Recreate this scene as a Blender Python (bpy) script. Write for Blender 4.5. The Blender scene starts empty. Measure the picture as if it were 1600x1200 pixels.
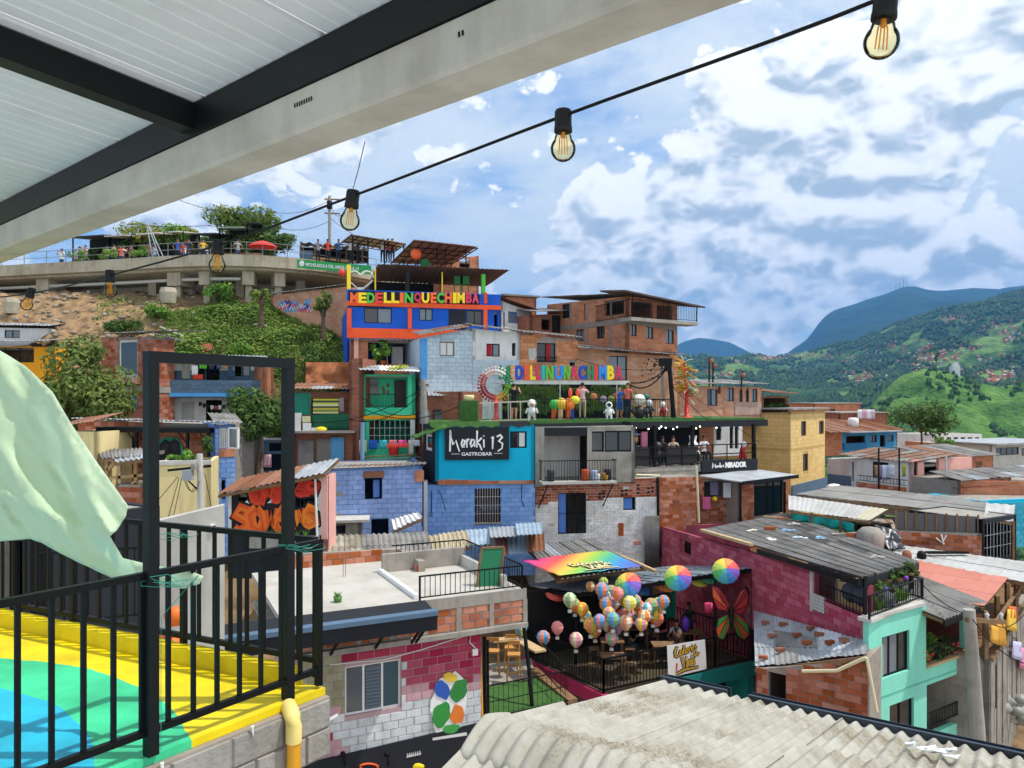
import bpy,bmesh,math,random
from mathutils import Vector as Vec,Matrix,noise
R=math.radians
rnd=random.Random(7)
SC=bpy.context.scene
COL=SC.collection
# ------------------------------------------------------------------ camera
F,HZ=1200.0,621.0
cam_d=bpy.data.cameras.new('camera')
cam_d.sensor_width=36.0
cam_d.lens=36.0*F/1600.0
cam_d.shift_y=(HZ-600.0)/1600.0
cam_d.clip_start,cam_d.clip_end=0.05,40000.0
cam=bpy.data.objects.new('camera',cam_d)
COL.objects.link(cam)
cam.rotation_euler=(R(90),0,0)
SC.camera=cam
# ------------------------------------------------------------------ sky and sun
SUN_EL,SUN_AZ=62.0,90.0
SKY_STRENGTH,SUN_STRENGTH,EXPOSURE=0.15,2.3,0.78
sun_dir=Vec((math.sin(R(SUN_AZ))*math.cos(R(SUN_EL)),math.cos(R(SUN_AZ))*math.cos(R(SUN_EL)),math.sin(R(SUN_EL))))
W=bpy.data.worlds.new('World'); SC.world=W; W.use_nodes=True
def world_sky():
 nt=W.node_tree; N=nt.nodes; L=nt.links; N.clear()
 out=N.new('ShaderNodeOutputWorld'); bg=N.new('ShaderNodeBackground')
 L.new(bg.outputs[0],out.inputs[0])
 sky=N.new('ShaderNodeTexSky'); sky.sky_type='NISHITA'; sky.sun_disc=False
 sky.sun_elevation=R(SUN_EL); sky.sun_rotation=R(SUN_AZ)
 sky.air_density=1.35; sky.dust_density=0.15; sky.ozone_density=2.2; sky.altitude=1500
 tc=N.new('ShaderNodeTexCoord')
 def m(op,a,b=None,c=None,clamp=False):
  n=N.new('ShaderNodeMath'); n.operation=op; n.use_clamp=clamp
  for i,v in enumerate((a,b,c)):
   if v is None:continue
   if isinstance(v,(int,float)):n.inputs[i].default_value=v
   else:L.new(v,n.inputs[i])
  return n.outputs[0]
 def vm(op,a,b):
  n=N.new('ShaderNodeVectorMath'); n.operation=op
  for i,v in enumerate((a,b)):
   if isinstance(v,tuple):n.inputs[i].default_value=v
   else:L.new(v,n.inputs[i])
  return n.outputs[0]
 def noise_n(v,sc,det,rough,dist=0.0):
  n=N.new('ShaderNodeTexNoise'); n.inputs['Scale'].default_value=sc; n.inputs['Detail'].default_value=det
  n.inputs['Roughness'].default_value=rough; n.inputs['Distortion'].default_value=dist
  L.new(v,n.inputs['Vector']); return n.outputs['Fac']
 def puff(v,sc,fine):
  a=m('ABSOLUTE',m('SUBTRACT',noise_n(v,sc,0.0,0.5),0.5)); b=m('ABSOLUTE',m('SUBTRACT',noise_n(v,sc*2.3,0.0,0.5),0.5))
  s_=m('ADD',m('MULTIPLY',a,1.0),m('MULTIPLY',b,0.55))
  c=m('ABSOLUTE',m('SUBTRACT',noise_n(v,sc*5.3,2.0 if fine else 0.0,0.6),0.5))
  return m('ADD',s_,m('MULTIPLY',c,0.34))
 def ss(v,a,b):
  n=N.new('ShaderNodeMapRange'); n.interpolation_type='SMOOTHSTEP'
  L.new(v,n.inputs['Value']); n.inputs['From Min'].default_value=a; n.inputs['From Max'].default_value=b
  return n.outputs['Result']
 d=tc.outputs['Generated']
 sep=N.new('ShaderNodeSeparateXYZ'); L.new(d,sep.inputs[0]); dz=sep.outputs[2]
 zc=m('MAXIMUM',dz,0.0)
 # ---- heaped clouds, upright puffs (direction space, squeezed vertically)
 base=vm('MULTIPLY',d,(1.0,1.0,1.5))
 warp=N.new('ShaderNodeTexNoise'); warp.inputs['Scale'].default_value=5.0; warp.inputs['Detail'].default_value=4.0
 L.new(base,warp.inputs['Vector'])
 wv=vm('MULTIPLY',vm('SUBTRACT',warp.outputs['Color'],(0.5,0.5,0.5)),(0.05,0.05,0.05))
 cv=vm('ADD',vm('ADD',base,wv),(3.1,0.4,1.7))
 def cum(v,fine=True):
  a=noise_n(v,2.6,3.0,0.5)
  return m('ADD',m('MULTIPLY',a,0.85),m('MULTIPLY',puff(v,9.0,fine),1.05))
 def blob(px,py,w,h,amp):
 # one heap of cloud with its own direction in the sky
  c=Vec(((px-800)/F,1,(HZ-py)/F)).normalized()
  dv=vm('MULTIPLY',vm('SUBTRACT',d,tuple(c)),(F/w,F/w,F/h))
  n=N.new('ShaderNodeVectorMath'); n.operation='LENGTH'; L.new(dv,n.inputs[0])
  return m('MULTIPLY',ss(n.outputs['Value'],1.25,0.0),amp)
 extra=None
 for b in ((1000,330,260,150,.13),(1260,290,230,150,.14),(1430,330,170,110,.11),(1150,420,300,90,.05),(1480,60,260,130,.30),(1490,410,240,60,.22),(1200,120,330,130,.10),(330,350,120,60,.20),(640,300,60,35,.16),(560,240,110,40,.10),(760,410,90,30,.12),(1150,500,200,60,.16),(690,395,200,60,-.22),(640,200,160,40,-.08)):
  e=blob(*b); extra=e if extra is None else m('ADD',extra,e)
 n0=m('ADD',cum(cv),extra)
 up=(0.014,0.0,0.032)
 n1=m('ADD',cum(vm('ADD',cv,up),False),extra)
 cover=ss(n0,0.68,0.745)
 lit=m('ADD',m('MULTIPLY',m('SUBTRACT',n0,n1),4.4),0.62)
 thick=ss(n0,0.76,1.15)
 lit=ss(m('SUBTRACT',lit,m('MULTIPLY',thick,0.42)),-0.35,0.95)
 # ---- thin high sheet, on a plane overhead
 den=m('ADD',zc,0.16)
 inv=m('DIVIDE',1.0,den)
 comb=N.new('ShaderNodeCombineXYZ'); L.new(inv,comb.inputs[0]); L.new(inv,comb.inputs[1]); comb.inputs[2].default_value=0.0
 pl=vm('ADD',vm('MULTIPLY',d,comb.outputs[0]),(11.3,4.2,0.0))
 pw=N.new('ShaderNodeVectorMath'); pw.operation='MULTIPLY'; L.new(pl,pw.inputs[0]); pw.inputs[1].default_value=(1.0,1.0,0.0)
 hi=noise_n(pw.outputs[0],2.3,10.0,0.66,0.25)
 hi2=noise_n(pw.outputs[0],0.75,3.0,0.5)
 side=m('MULTIPLY',sep.outputs[0],0.16)
 hcov=ss(m('ADD',m('ADD',hi,m('MULTIPLY',hi2,0.6)),side),0.45,0.88)
 hcov=m('MULTIPLY',hcov,0.92)
 # ---- colours, in sky radiance
 def col(r,g,b):
  n=N.new('ShaderNodeRGB'); n.outputs[0].default_value=(r,g,b,1); return n.outputs[0]
 def mix(f,a,b):
  n=N.new('ShaderNodeMix'); n.data_type='RGBA'; L.new(f,n.inputs[0]); L.new(a,n.inputs[6]); L.new(b,n.inputs[7]); return n.outputs[2]
 tint=N.new('ShaderNodeMix'); tint.data_type='RGBA'; tint.blend_type='MULTIPLY'; tint.inputs[0].default_value=1.0
 L.new(sky.outputs[0],tint.inputs[6]); tint.inputs[7].default_value=(0.19,0.45,0.68,1)
 c_sky=tint.outputs[2]
 white=col(5.4,5.4,5.3); grey=col(2.3,2.7,3.05); veil=col(3.8,4.1,4.2)
 c=mix(hcov,c_sky,veil)
 c=mix(cover,c,mix(lit,grey,white))
 L.new(c,bg.inputs['Color']); bg.inputs['Strength'].default_value=SKY_STRENGTH
world_sky()
W.cycles.sampling_method='MANUAL'; W.cycles.sample_map_resolution=512
sl=bpy.data.lights.new('sun','SUN'); sl.energy=SUN_STRENGTH; sl.angle=R(0.6); sl.color=(1.0,0.955,0.89)
so=bpy.data.objects.new('sun',sl); COL.objects.link(so)
so.rotation_euler=(-sun_dir).to_track_quat('-Z','Y').to_euler(); so.location=(20,20,60)
vs=SC.view_settings
vs.view_transform='Standard'; vs.look='None'; vs.exposure=EXPOSURE; vs.gamma=1.0; vs.use_curve_mapping=False
cy=SC.cycles
cy.max_bounces=6; cy.diffuse_bounces=3; cy.glossy_bounces=2; cy.transmission_bounces=4; cy.transparent_max_bounces=8; cy.volume_bounces=0
cy.use_denoising=True
cy.caustics_reflective=False ; cy.caustics_refractive=False
try:cy.use_light_tree=False
except Exception:pass
# ------------------------------------------------------------------ helpers
def C(h,k=1.1):
 h=h.lstrip('#'); v=[int(h[i:i+2],16)/255 for i in (0,2,4)]
 return tuple(min(1,k*(x/12.92 if x<=.04045 else ((x+.055)/1.055)**2.4)) for x in v)+(1.0,)
def P(px,py,d):return Vec(((px-800)/F*d,d,(HZ-py)/F*d))
WO={}
class MB:
 0
 def __init__(s):s.v=[]; s.f=[]; s.m=[]; s.sm=[]
 def face(s,pts,mi=0,smooth=False):
  n=len(s.v); s.v+=[Vec(p) for p in pts]; s.f.append(tuple(range(n,n+len(pts)))); s.m.append(mi); s.sm.append(smooth)
 def add(s,vs,fs,mi=0,smooth=False):
  n=len(s.v); s.v+=[Vec(p) for p in vs]
  for f in fs:s.f.append(tuple(n+i for i in f)); s.m.append(mi); s.sm.append(smooth)
 def hexa(s,b,mi=0):
  s.add(b,[(3,2,1,0),(4,5,6,7),(0,1,5,4),(1,2,6,5),(2,3,7,6),(3,0,4,7)],mi)
 def box(s,a,b,mi=0):
  (x0,y0,z0),(x1,y1,z1)=a,b
  s.hexa([(x0,y0,z0),(x1,y0,z0),(x1,y1,z0),(x0,y1,z0),(x0,y0,z1),(x1,y0,z1),(x1,y1,z1),(x0,y1,z1)],mi)
 def bar(s,a,b,w,h=None,mi=0,up=None):
  a,b=Vec(a),Vec(b); h=h or w; d=(b-a).normalized()
  up=Vec(up) if up is not None else Vec((0,0,1))
  if abs(d.dot(up))>.97:up=Vec((0,1,0)) if abs(d.y)<.9 else Vec((1,0,0))
  r=d.cross(up).normalized()*(w/2); t=r.cross(d).normalized()*(h/2)
  s.hexa([a-r-t,b-r-t,b+r-t,a+r-t,a-r+t,b-r+t,b+r+t,a+r+t],mi)
 def tube(s,pts,r,n=6,mi=0,cap=True,smooth=True):
  pts=[Vec(p) for p in pts]; k=len(pts)
  rs=r if isinstance(r,(list,tuple)) else [r]*k
  vs=[]; ref=Vec((0,0,1))
  for i,p in enumerate(pts):
   d=(pts[min(i+1,k-1)]-pts[max(i-1,0)])
   d=d.normalized() if d.length>1e-9 else Vec((0,0,1))
   u=ref if abs(d.dot(ref))<.95 else Vec((1,0,0))
   x=d.cross(u).normalized(); y=x.cross(d).normalized()
   vs+=[p+(x*math.cos(2*math.pi*j/n)+y*math.sin(2*math.pi*j/n))*rs[i] for j in range(n)]
  fs=[(i*n+j,i*n+(j+1)%n,(i+1)*n+(j+1)%n,(i+1)*n+j) for i in range(k-1) for j in range(n)]
  s.add(vs,fs,mi,smooth)
  if cap:
   s.face(vs[:n][::-1],mi); s.face(vs[-n:],mi)
 def lathe(s,c,prof,n=12,mi=0,smooth=True,axis=None,mis=None):
  c=Vec(c); ax=Vec(axis).normalized() if axis is not None else Vec((0,0,1))
  u=Vec((1,0,0)) if abs(ax.x)<.9 else Vec((0,1,0)); x=(u-ax*u.dot(ax)).normalized(); y=ax.cross(x)
  vs=[c+ax*z+(x*math.cos(2*math.pi*j/n)+y*math.sin(2*math.pi*j/n))*r for r,z in prof for j in range(n)]
  k=len(prof); base=len(s.v); s.v+=vs
  for i in range(k-1):
   for j in range(n):
    s.f.append((base+i*n+j,base+i*n+(j+1)%n,base+(i+1)*n+(j+1)%n,base+(i+1)*n+j))
    s.m.append(mis[j%len(mis)] if mis else mi); s.sm.append(smooth)
 def prism(s,pts,vec,mi=0):
  pts=[Vec(p) for p in pts]; vec=Vec(vec); q=[p+vec for p in pts]; n=len(pts)
  s.face(pts,mi); s.face(q[::-1],mi)
  for i in range(n):s.face([pts[i],q[i],q[(i+1)%n],pts[(i+1)%n]],mi)
 def ball(s,c,r,mi=0,n=8,sq=(1,1,1)):
  c=Vec(c); k=max(4,n//2+1)
  vs=[];
  for i in range(k+1):
   a=math.pi*i/k
   for j in range(n):
    t=2*math.pi*j/n
    vs.append(c+Vec((math.sin(a)*math.cos(t)*sq[0],math.sin(a)*math.sin(t)*sq[1],-math.cos(a)*sq[2]))*r)
  s.add(vs,[(i*n+j,i*n+(j+1)%n,(i+1)*n+(j+1)%n,(i+1)*n+j) for i in range(k) for j in range(n)],mi,True)
 def mk(s,name,mats,parent=None,origin=None,kind=None,fix=True):
  me=bpy.data.meshes.new(name)
  if not s.v:s.v=[Vec((0,0,0))]
  if origin is None:
   mn=[min(v[i] for v in s.v) for i in range(3)]; mx=[max(v[i] for v in s.v) for i in range(3)]
   origin=Vec(((mn[0]+mx[0])/2,(mn[1]+mx[1])/2,mn[2]))
  origin=Vec(origin)
  me.from_pydata([tuple(v-origin) for v in s.v],[],s.f)
  for mm in (mats if isinstance(mats,(list,tuple)) else [mats]):me.materials.append(mm)
  me.polygons.foreach_set('material_index',s.m); me.polygons.foreach_set('use_smooth',s.sm)
  if not any(mm.name.endswith('courses') for mm in me.materials):return link(name,me,parent,origin,kind)
  uv=me.uv_layers.new(name='UVMap').data
  for p in me.polygons:
   n=p.normal
   if abs(n.z)>.72:ax,ay=Vec((1,0,0)),Vec((0,1,0))
   else:
    t=Vec((-n.y,n.x,0)); t=t.normalized() if t.length>1e-6 else Vec((1,0,0))
    ax,ay=t,Vec((0,0,1))
   for li in p.loop_indices:
    w=s.v[me.loops[li].vertex_index]; uv[li].uv=(w.dot(ax),w.dot(ay))
  return link(name,me,parent,origin,kind)
def link(name,me,parent,origin,kind=None):
 o=bpy.data.objects.new(name,me); COL.objects.link(o); WO[o.name]=Vec(origin)
 if parent is not None:
  o.parent=parent; o.location=Vec(origin)-WO[parent.name]
 else:o.location=origin
 if kind:o['kind']=kind
 return o
def tag(o,label,cat,group=None):
 o['label']=label; o['category']=cat
 if group:o['group']=group
 return o
def thing(name,label,cat,loc,group=None):
 o=bpy.data.objects.new(name,None); COL.objects.link(o); o.location=loc; o.empty_display_size=.2
 WO[o.name]=Vec(loc); return tag(o,label,cat,group)
class Face:
 0
 def __init__(s,pxL,dL,pxR,dR,A=None,B=None):
  s.A=Vec(A) if A is not None else Vec(((pxL-800)/F*dL,dL)); s.B=Vec(B) if B is not None else Vec(((pxR-800)/F*dR,dR))
  e=s.B-s.A; s.W=e.length; s.u=e/s.W; s.n=Vec((s.u.y,-s.u.x))
 def uz(s,px,py):
  k=(px-800)/F
  # A + u t = (k y, y)
  t=(k*s.A.y-s.A.x)/(s.u.x-k*s.u.y); y=s.A.y+s.u.y*t
  return t,(HZ-py)/F*y
 def w(s,u,z,o=0.0):
  p=s.A+s.u*u+s.n*o; return Vec((p.x,p.y,z))
 def p(s,px,py,o=0.0):
  u,z=s.uz(px,py); return s.w(u,z,o)
 def rect(s,px0,py0,px1,py1):
  ym=(py0+py1)/2; pm=(px0+px1)/2
  u0=s.uz(px0,ym)[0]; u1=s.uz(px1,ym)[0]; zt=s.uz(pm,py0)[1]; zb=s.uz(pm,py1)[1]
  return u0,u1,zb,zt
 def off(s,o):
  return Face(0,0,0,0,s.A+s.n*o,s.B+s.n*o)
 def box(s,mb,u0,u1,z0,z1,o0,o1,mi=0):
  a=[s.w(u0,z0,o1),s.w(u1,z0,o1),s.w(u1,z0,o0),s.w(u0,z0,o0)]
  b=[s.w(u0,z1,o1),s.w(u1,z1,o1),s.w(u1,z1,o0),s.w(u0,z1,o0)]
  mb.hexa(a+b,mi)
 def pbox(s,mb,px0,py0,px1,py1,o0,o1,mi=0):
  u0,u1,z0,z1=s.rect(px0,py0,px1,py1); s.box(mb,u0,u1,z0,z1,o0,o1,mi)
 def right(s,D):
  return Face(0,0,0,0,s.B,s.B-s.n*D)
 def left(s,D):
  return Face(0,0,0,0,s.A-s.n*D,s.A)
  # ------------------------------------------------------------------ materials
MATS={}
def newmat(name):
 m=bpy.data.materials.new(name); m.use_nodes=True ; nt=m.node_tree
 return m,nt,nt.nodes['Principled BSDF']
def nd(nt,t,**k):
 n=nt.nodes.new(t)
 for a,v in k.items():setattr(n,a,v)
 return n
def flat(name,col,rough=.6,metal=0.0,spec=.4,emit=None,alpha=None,trans=None):
 if name in MATS:return MATS[name]
 m,nt,b=newmat(name); b.inputs['Base Color'].default_value=col; b.inputs['Roughness'].default_value=rough
 b.inputs['Metallic'].default_value=metal; b.inputs['Specular IOR Level'].default_value=spec
 if emit:b.inputs['Emission Color'].default_value=col; b.inputs['Emission Strength'].default_value=emit
 if trans:b.inputs['Transmission Weight'].default_value=trans
 if alpha is not None:b.inputs['Alpha'].default_value=alpha
 MATS[name]=m; return m
def worn(name,col,col2=None,amt=.5,scale=1.5,rough=.85,streak=.25,var=.0,bump=.15,bscale=30,spec=.25,dirt=C('#4a4238')):
 0
 if name in MATS:return MATS[name]
 m,nt,b=newmat(name); L=nt.links
 col2=col2 or tuple(c*.72 for c in col[:3])+(1,)
 tc=nd(nt,'ShaderNodeTexCoord'); geo=nd(nt,'ShaderNodeNewGeometry')
 n1=nd(nt,'ShaderNodeTexNoise'); n1.inputs['Scale'].default_value=scale; n1.inputs['Detail'].default_value=7; n1.inputs['Roughness'].default_value=.62
 L.new(geo.outputs['Position'],n1.inputs['Vector'])
 r1=nd(nt,'ShaderNodeMapRange'); r1.inputs['From Min'].default_value=.42; r1.inputs['From Max'].default_value=.68; r1.inputs['To Max'].default_value=amt
 L.new(n1.outputs['Fac'],r1.inputs['Value'])
 mx=nd(nt,'ShaderNodeMix',data_type='RGBA'); mx.inputs[6].default_value=col; mx.inputs[7].default_value=col2; L.new(r1.outputs[0],mx.inputs[0])
 cur=mx.outputs[2]
 if streak>0:
  mp=nd(nt,'ShaderNodeVectorMath',operation='MULTIPLY'); mp.inputs[1].default_value=(3.2,3.2,.35); L.new(geo.outputs['Position'],mp.inputs[0])
  n2=nd(nt,'ShaderNodeTexNoise'); n2.inputs['Scale'].default_value=1.6; n2.inputs['Detail'].default_value=6; n2.inputs['Roughness'].default_value=.65; L.new(mp.outputs[0],n2.inputs['Vector'])
  r2=nd(nt,'ShaderNodeMapRange'); r2.inputs['From Min'].default_value=.5; r2.inputs['From Max'].default_value=.78; r2.inputs['To Max'].default_value=streak; L.new(n2.outputs['Fac'],r2.inputs['Value'])
  m2=nd(nt,'ShaderNodeMix',data_type='RGBA'); L.new(r2.outputs[0],m2.inputs[0]); L.new(cur,m2.inputs[6]); m2.inputs[7].default_value=dirt; cur=m2.outputs[2]
 if var>0:
  oi=nd(nt,'ShaderNodeObjectInfo'); ad=nd(nt,'ShaderNodeMath',operation='ADD'); L.new(oi.outputs['Random'],ad.inputs[0]); L.new(geo.outputs['Random Per Island'],ad.inputs[1])
  fr=nd(nt,'ShaderNodeMath',operation='FRACT'); L.new(ad.outputs[0],fr.inputs[0])
  r3=nd(nt,'ShaderNodeMapRange'); r3.inputs['To Min'].default_value=1-var; r3.inputs['To Max'].default_value=1+var*.8; L.new(fr.outputs[0],r3.inputs['Value'])
  hs=nd(nt,'ShaderNodeHueSaturation'); L.new(cur,hs.inputs['Color']); L.new(r3.outputs[0],hs.inputs['Value'])
  r4=nd(nt,'ShaderNodeMapRange'); r4.inputs['To Min'].default_value=1+var*.5; r4.inputs['To Max'].default_value=1-var*.6; L.new(fr.outputs[0],r4.inputs['Value']); L.new(r4.outputs[0],hs.inputs['Saturation'])
  cur=hs.outputs[0]
 L.new(cur,b.inputs['Base Color']); b.inputs['Roughness'].default_value=rough; b.inputs['Specular IOR Level'].default_value=spec
 if bump>0:
  n3=nd(nt,'ShaderNodeTexNoise'); n3.inputs['Scale'].default_value=bscale; n3.inputs['Detail'].default_value=5; L.new(geo.outputs['Position'],n3.inputs['Vector'])
  bp=nd(nt,'ShaderNodeBump'); bp.inputs['Strength'].default_value=bump; bp.inputs['Distance'].default_value=.02
  L.new(n3.outputs['Fac'],bp.inputs['Height']); L.new(bp.outputs[0],b.inputs['Normal'])
 MATS[name]=m; return m
def brickmat(name,c1,c2,mortar,bw=.33,bh=.2,ms=.012,bump=.5,stain=.3):
 0
 if name in MATS:return MATS[name]
 m,nt,b=newmat(name); L=nt.links
 tc=nd(nt,'ShaderNodeTexCoord'); geo=nd(nt,'ShaderNodeNewGeometry')
 br=nd(nt,'ShaderNodeTexBrick'); br.inputs['Scale'].default_value=1; br.inputs['Brick Width'].default_value=bw; br.inputs['Row Height'].default_value=bh
 br.inputs['Mortar Size'].default_value=ms; br.inputs['Mortar Smooth'].default_value=.2; br.inputs['Bias'].default_value=0
 br.inputs['Color1'].default_value=c1; br.inputs['Color2'].default_value=c2; br.inputs['Mortar'].default_value=mortar
 L.new(tc.outputs['UV'],br.inputs['Vector'])
 n1=nd(nt,'ShaderNodeTexNoise'); n1.inputs['Scale'].default_value=1.1; n1.inputs['Detail'].default_value=7; n1.inputs['Roughness'].default_value=.65; L.new(geo.outputs['Position'],n1.inputs['Vector'])
 r1=nd(nt,'ShaderNodeMapRange'); r1.inputs['From Min'].default_value=.42; r1.inputs['From Max'].default_value=.72; r1.inputs['To Max'].default_value=stain; L.new(n1.outputs['Fac'],r1.inputs['Value'])
 mx=nd(nt,'ShaderNodeMix',data_type='RGBA'); L.new(r1.outputs[0],mx.inputs[0]); L.new(br.outputs['Color'],mx.inputs[6]); mx.inputs[7].default_value=C('#5b4a40')
 L.new(mx.outputs[2],b.inputs['Base Color']); b.inputs['Roughness'].default_value=.9; b.inputs['Specular IOR Level'].default_value=.15
 bp=nd(nt,'ShaderNodeBump'); bp.inputs['Strength'].default_value=bump; bp.inputs['Distance'].default_value=.02; bp.invert=True
 L.new(br.outputs['Fac'],bp.inputs['Height']); L.new(bp.outputs[0],b.inputs['Normal'])
 MATS[name]=m; return m
M={}
M['terra']=worn('terracotta brick',C('#bf7350'),C('#99593e'),.6,2.5,streak=.12,var=.28,bump=.25)
M['terra_dk']=worn('dark terracotta brick',C('#ac6448'),C('#7b4b3a'),.6,2.5,streak=.15,var=.3,bump=.25)
M['mortar']=worn('cement mortar',C('#9b9086'),C('#7d736a'),.6,3,streak=.2,bump=.3)
M['concrete']=worn('raw concrete',C('#a09a90'),C('#7a746b'),.7,1.6,streak=.35,bump=.25,bscale=18)
M['concrete_lt']=worn('pale concrete',C('#c3c0b8'),C('#a5a096'),.6,1.2,streak=.18,bump=.15)
M['block_blue']=worn('blue painted block',C('#7fa6dc'),C('#6c90c6'),.6,1.4,streak=.16,var=.09,bump=.3)
M['block_blue2']=worn('periwinkle painted block',C('#93abdd'),C('#7f95c4'),.6,1.4,streak=.22,var=.10,bump=.3)
M['joint_blue']=worn('deep blue joint',C('#6d8cc0'),C('#5b76a4'),.5,2,bump=.3)  # joint colour, a deeper blue than the blocks
M['block_white']=worn('whitewashed brick',C('#ecebe8'),C('#bfb2a8'),.7,1.6,streak=.3,var=.10,bump=.35)
M['joint_white']=worn('whitewashed joint',C('#cfccc6'),C('#a59a90'),.6,2,bump=.3)
M['block_lt']=worn('pale blue painted block',C('#c3d0da'),C('#a9b8c6'),.6,1.3,streak=.2,var=.07,bump=.3)
M['joint_lt']=worn('pale blue joint',C('#aab8c4'),C('#98a5b2'),.5,2,bump=.3)
M['pinkbrick']=worn('crimson painted brick',C('#be5a6b'),C('#a3475a'),.6,1.4,streak=.18,var=.16,bump=.35)
M['pinkjoint']=worn('crimson joint',C('#9c4657'),C('#873b4a'),.5,2,bump=.3)
M['yellowb']=worn('ochre painted block',C('#e4c382'),C('#d2ae70'),.6,.8,streak=.16,var=.06,bump=.25)
M['yellowj']=worn('ochre joint',C('#c9a568'),C('#b08f5a'),.5,2,bump=.3)
M['farbrick']=brickmat('brick courses',C('#cb8661'),C('#b46c4c'),C('#a08b7c'),.4,.2,.014)
M['farbrick2']=brickmat('pale brick courses',C('#d09c7e'),C('#bf8263'),C('#ab988a'),.4,.2,.012)
M['farbrick3']=brickmat('dark brick courses',C('#a8664c'),C('#92543d'),C('#8a7466'),.3,.12,.012)
M['steel']=flat('black painted steel',C('#0b0d0d'),.5,spec=.22)
M['steel_b']=flat('blue black steel',C('#101414'),.45,spec=.25)
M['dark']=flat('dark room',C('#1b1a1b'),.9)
M['glass']=flat('window glass',C('#20262c'),.06,spec=.8)
M['glass_lt']=flat('pale window glass',C('#6b7680'),.1,spec=.8)
M['white']=worn('white paint',C('#dddbd8'),C('#b9b5ae'),.5,1.2,streak=.22,bump=.1)
M['whitecl']=flat('white cloth',C('#e4e2e0'),.9)
M['alu']=flat('aluminium',C('#b9bcc0'),.4,.7)
M['wood']=worn('weathered timber',C('#8a6a4a'),C('#5f4833'),.7,5,streak=.2,var=.2,bump=.3)
M['wood_lt']=worn('pale timber',C('#c3a478'),C('#9d7f58'),.6,5,streak=.1,var=.15,bump=.2)
M['whiteroof']=worn('white roof sheet',C('#b4b3b0'),C('#97958f'),.6,1.2,streak=.25,var=.08,bump=.05)
M['zinc']=worn('zinc sheet',C('#a3a8ac'),C('#7c7e80'),.7,1.2,rough=.55,streak=.3,var=.12,bump=.05,spec=.5,dirt=C('#6b5a4a'))
M['zinc_dk']=worn('old grey fibre cement',C('#8b8884'),C('#605d59'),.8,1.3,streak=.25,var=.16,bump=.3)
M['rust']=worn('rusty sheet',C('#8f6048'),C('#6b4c3c'),.8,1.8,streak=.3,var=.2,bump=.15)
M['fibre']=None
# ------------------------------------------------------------------ builders
def wall_panel(parent,name,fc,u0,u1,z0,zL,zR,ops,mat,th=.16):
 0
 mb=MB()
 us=sorted({u0,u1}|{min(max(x,u0),u1) for o in ops for x in o[:2]})
 top=lambda u:zL+(zR-zL)*(u-u0)/(u1-u0)
 for a,b in zip(us,us[1:]):
  if b-a<1e-4:continue
  spans=sorted((o[2],o[3]) for o in ops if o[0]<(a+b)/2<o[1])
  z=z0; segs=[]
  for s,e in spans:
   if s>z+1e-4:segs.append((z,s,False))
   z=max(z,e)
  segs.append((z,None,True))
  for s,e,last in segs:
   ta,tb=(top(a),top(b)) if last else (e,e)
   if last and ta<=s and tb<=s:continue
   f=[fc.w(a,s),fc.w(b,s),fc.w(b,tb),fc.w(a,ta)]
   k=[fc.w(a,s,-th),fc.w(b,s,-th),fc.w(b,tb,-th),fc.w(a,ta,-th)]
   mb.face(f); mb.face(k[::-1])
   mb.face([f[3],f[2],k[2],k[3]]); mb.face([f[0],k[0],k[1],f[1]])
 edges=[(u0,z0,top(u0),1),(u1,z0,top(u1),-1)]+[(o[0],o[2],o[3],-1) for o in ops]+[(o[1],o[2],o[3],1) for o in ops]
 for u,a,b,sgn in edges:
  b=min(b,top(u))
  if b<=a:continue
  q=[fc.w(u,a),fc.w(u,b),fc.w(u,b,-th),fc.w(u,a,-th)]
  mb.face(q if sgn>0 else q[::-1])
 return mb.mk(name,mat,parent)
UNIT={}
def unit_brick(mat):
 if mat.name not in UNIT:
  i=.47; mb=MB()
  mb.add([(-.5,.5,-.5),(.5,.5,-.5),(.5,.5,.5),(-.5,.5,.5),(-.5,-.2,-.5),(.5,-.2,-.5),(.5,-.2,.5),(-.5,-.2,.5),(-i,-.5,-i),(i,-.5,-i),(i,-.5,i),(-i,-.5,i)],[(0,1,5,4),(1,2,6,5),(2,3,7,6),(3,0,4,7),(4,5,9,8),(5,6,10,9),(6,7,11,10),(7,4,8,11),(8,9,10,11)])
  me=bpy.data.meshes.new('brick'); me.from_pydata([tuple(v) for v in mb.v],[],mb.f); me.materials.append(mat); UNIT[mat.name]=me
 return UNIT[mat.name]
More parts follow.
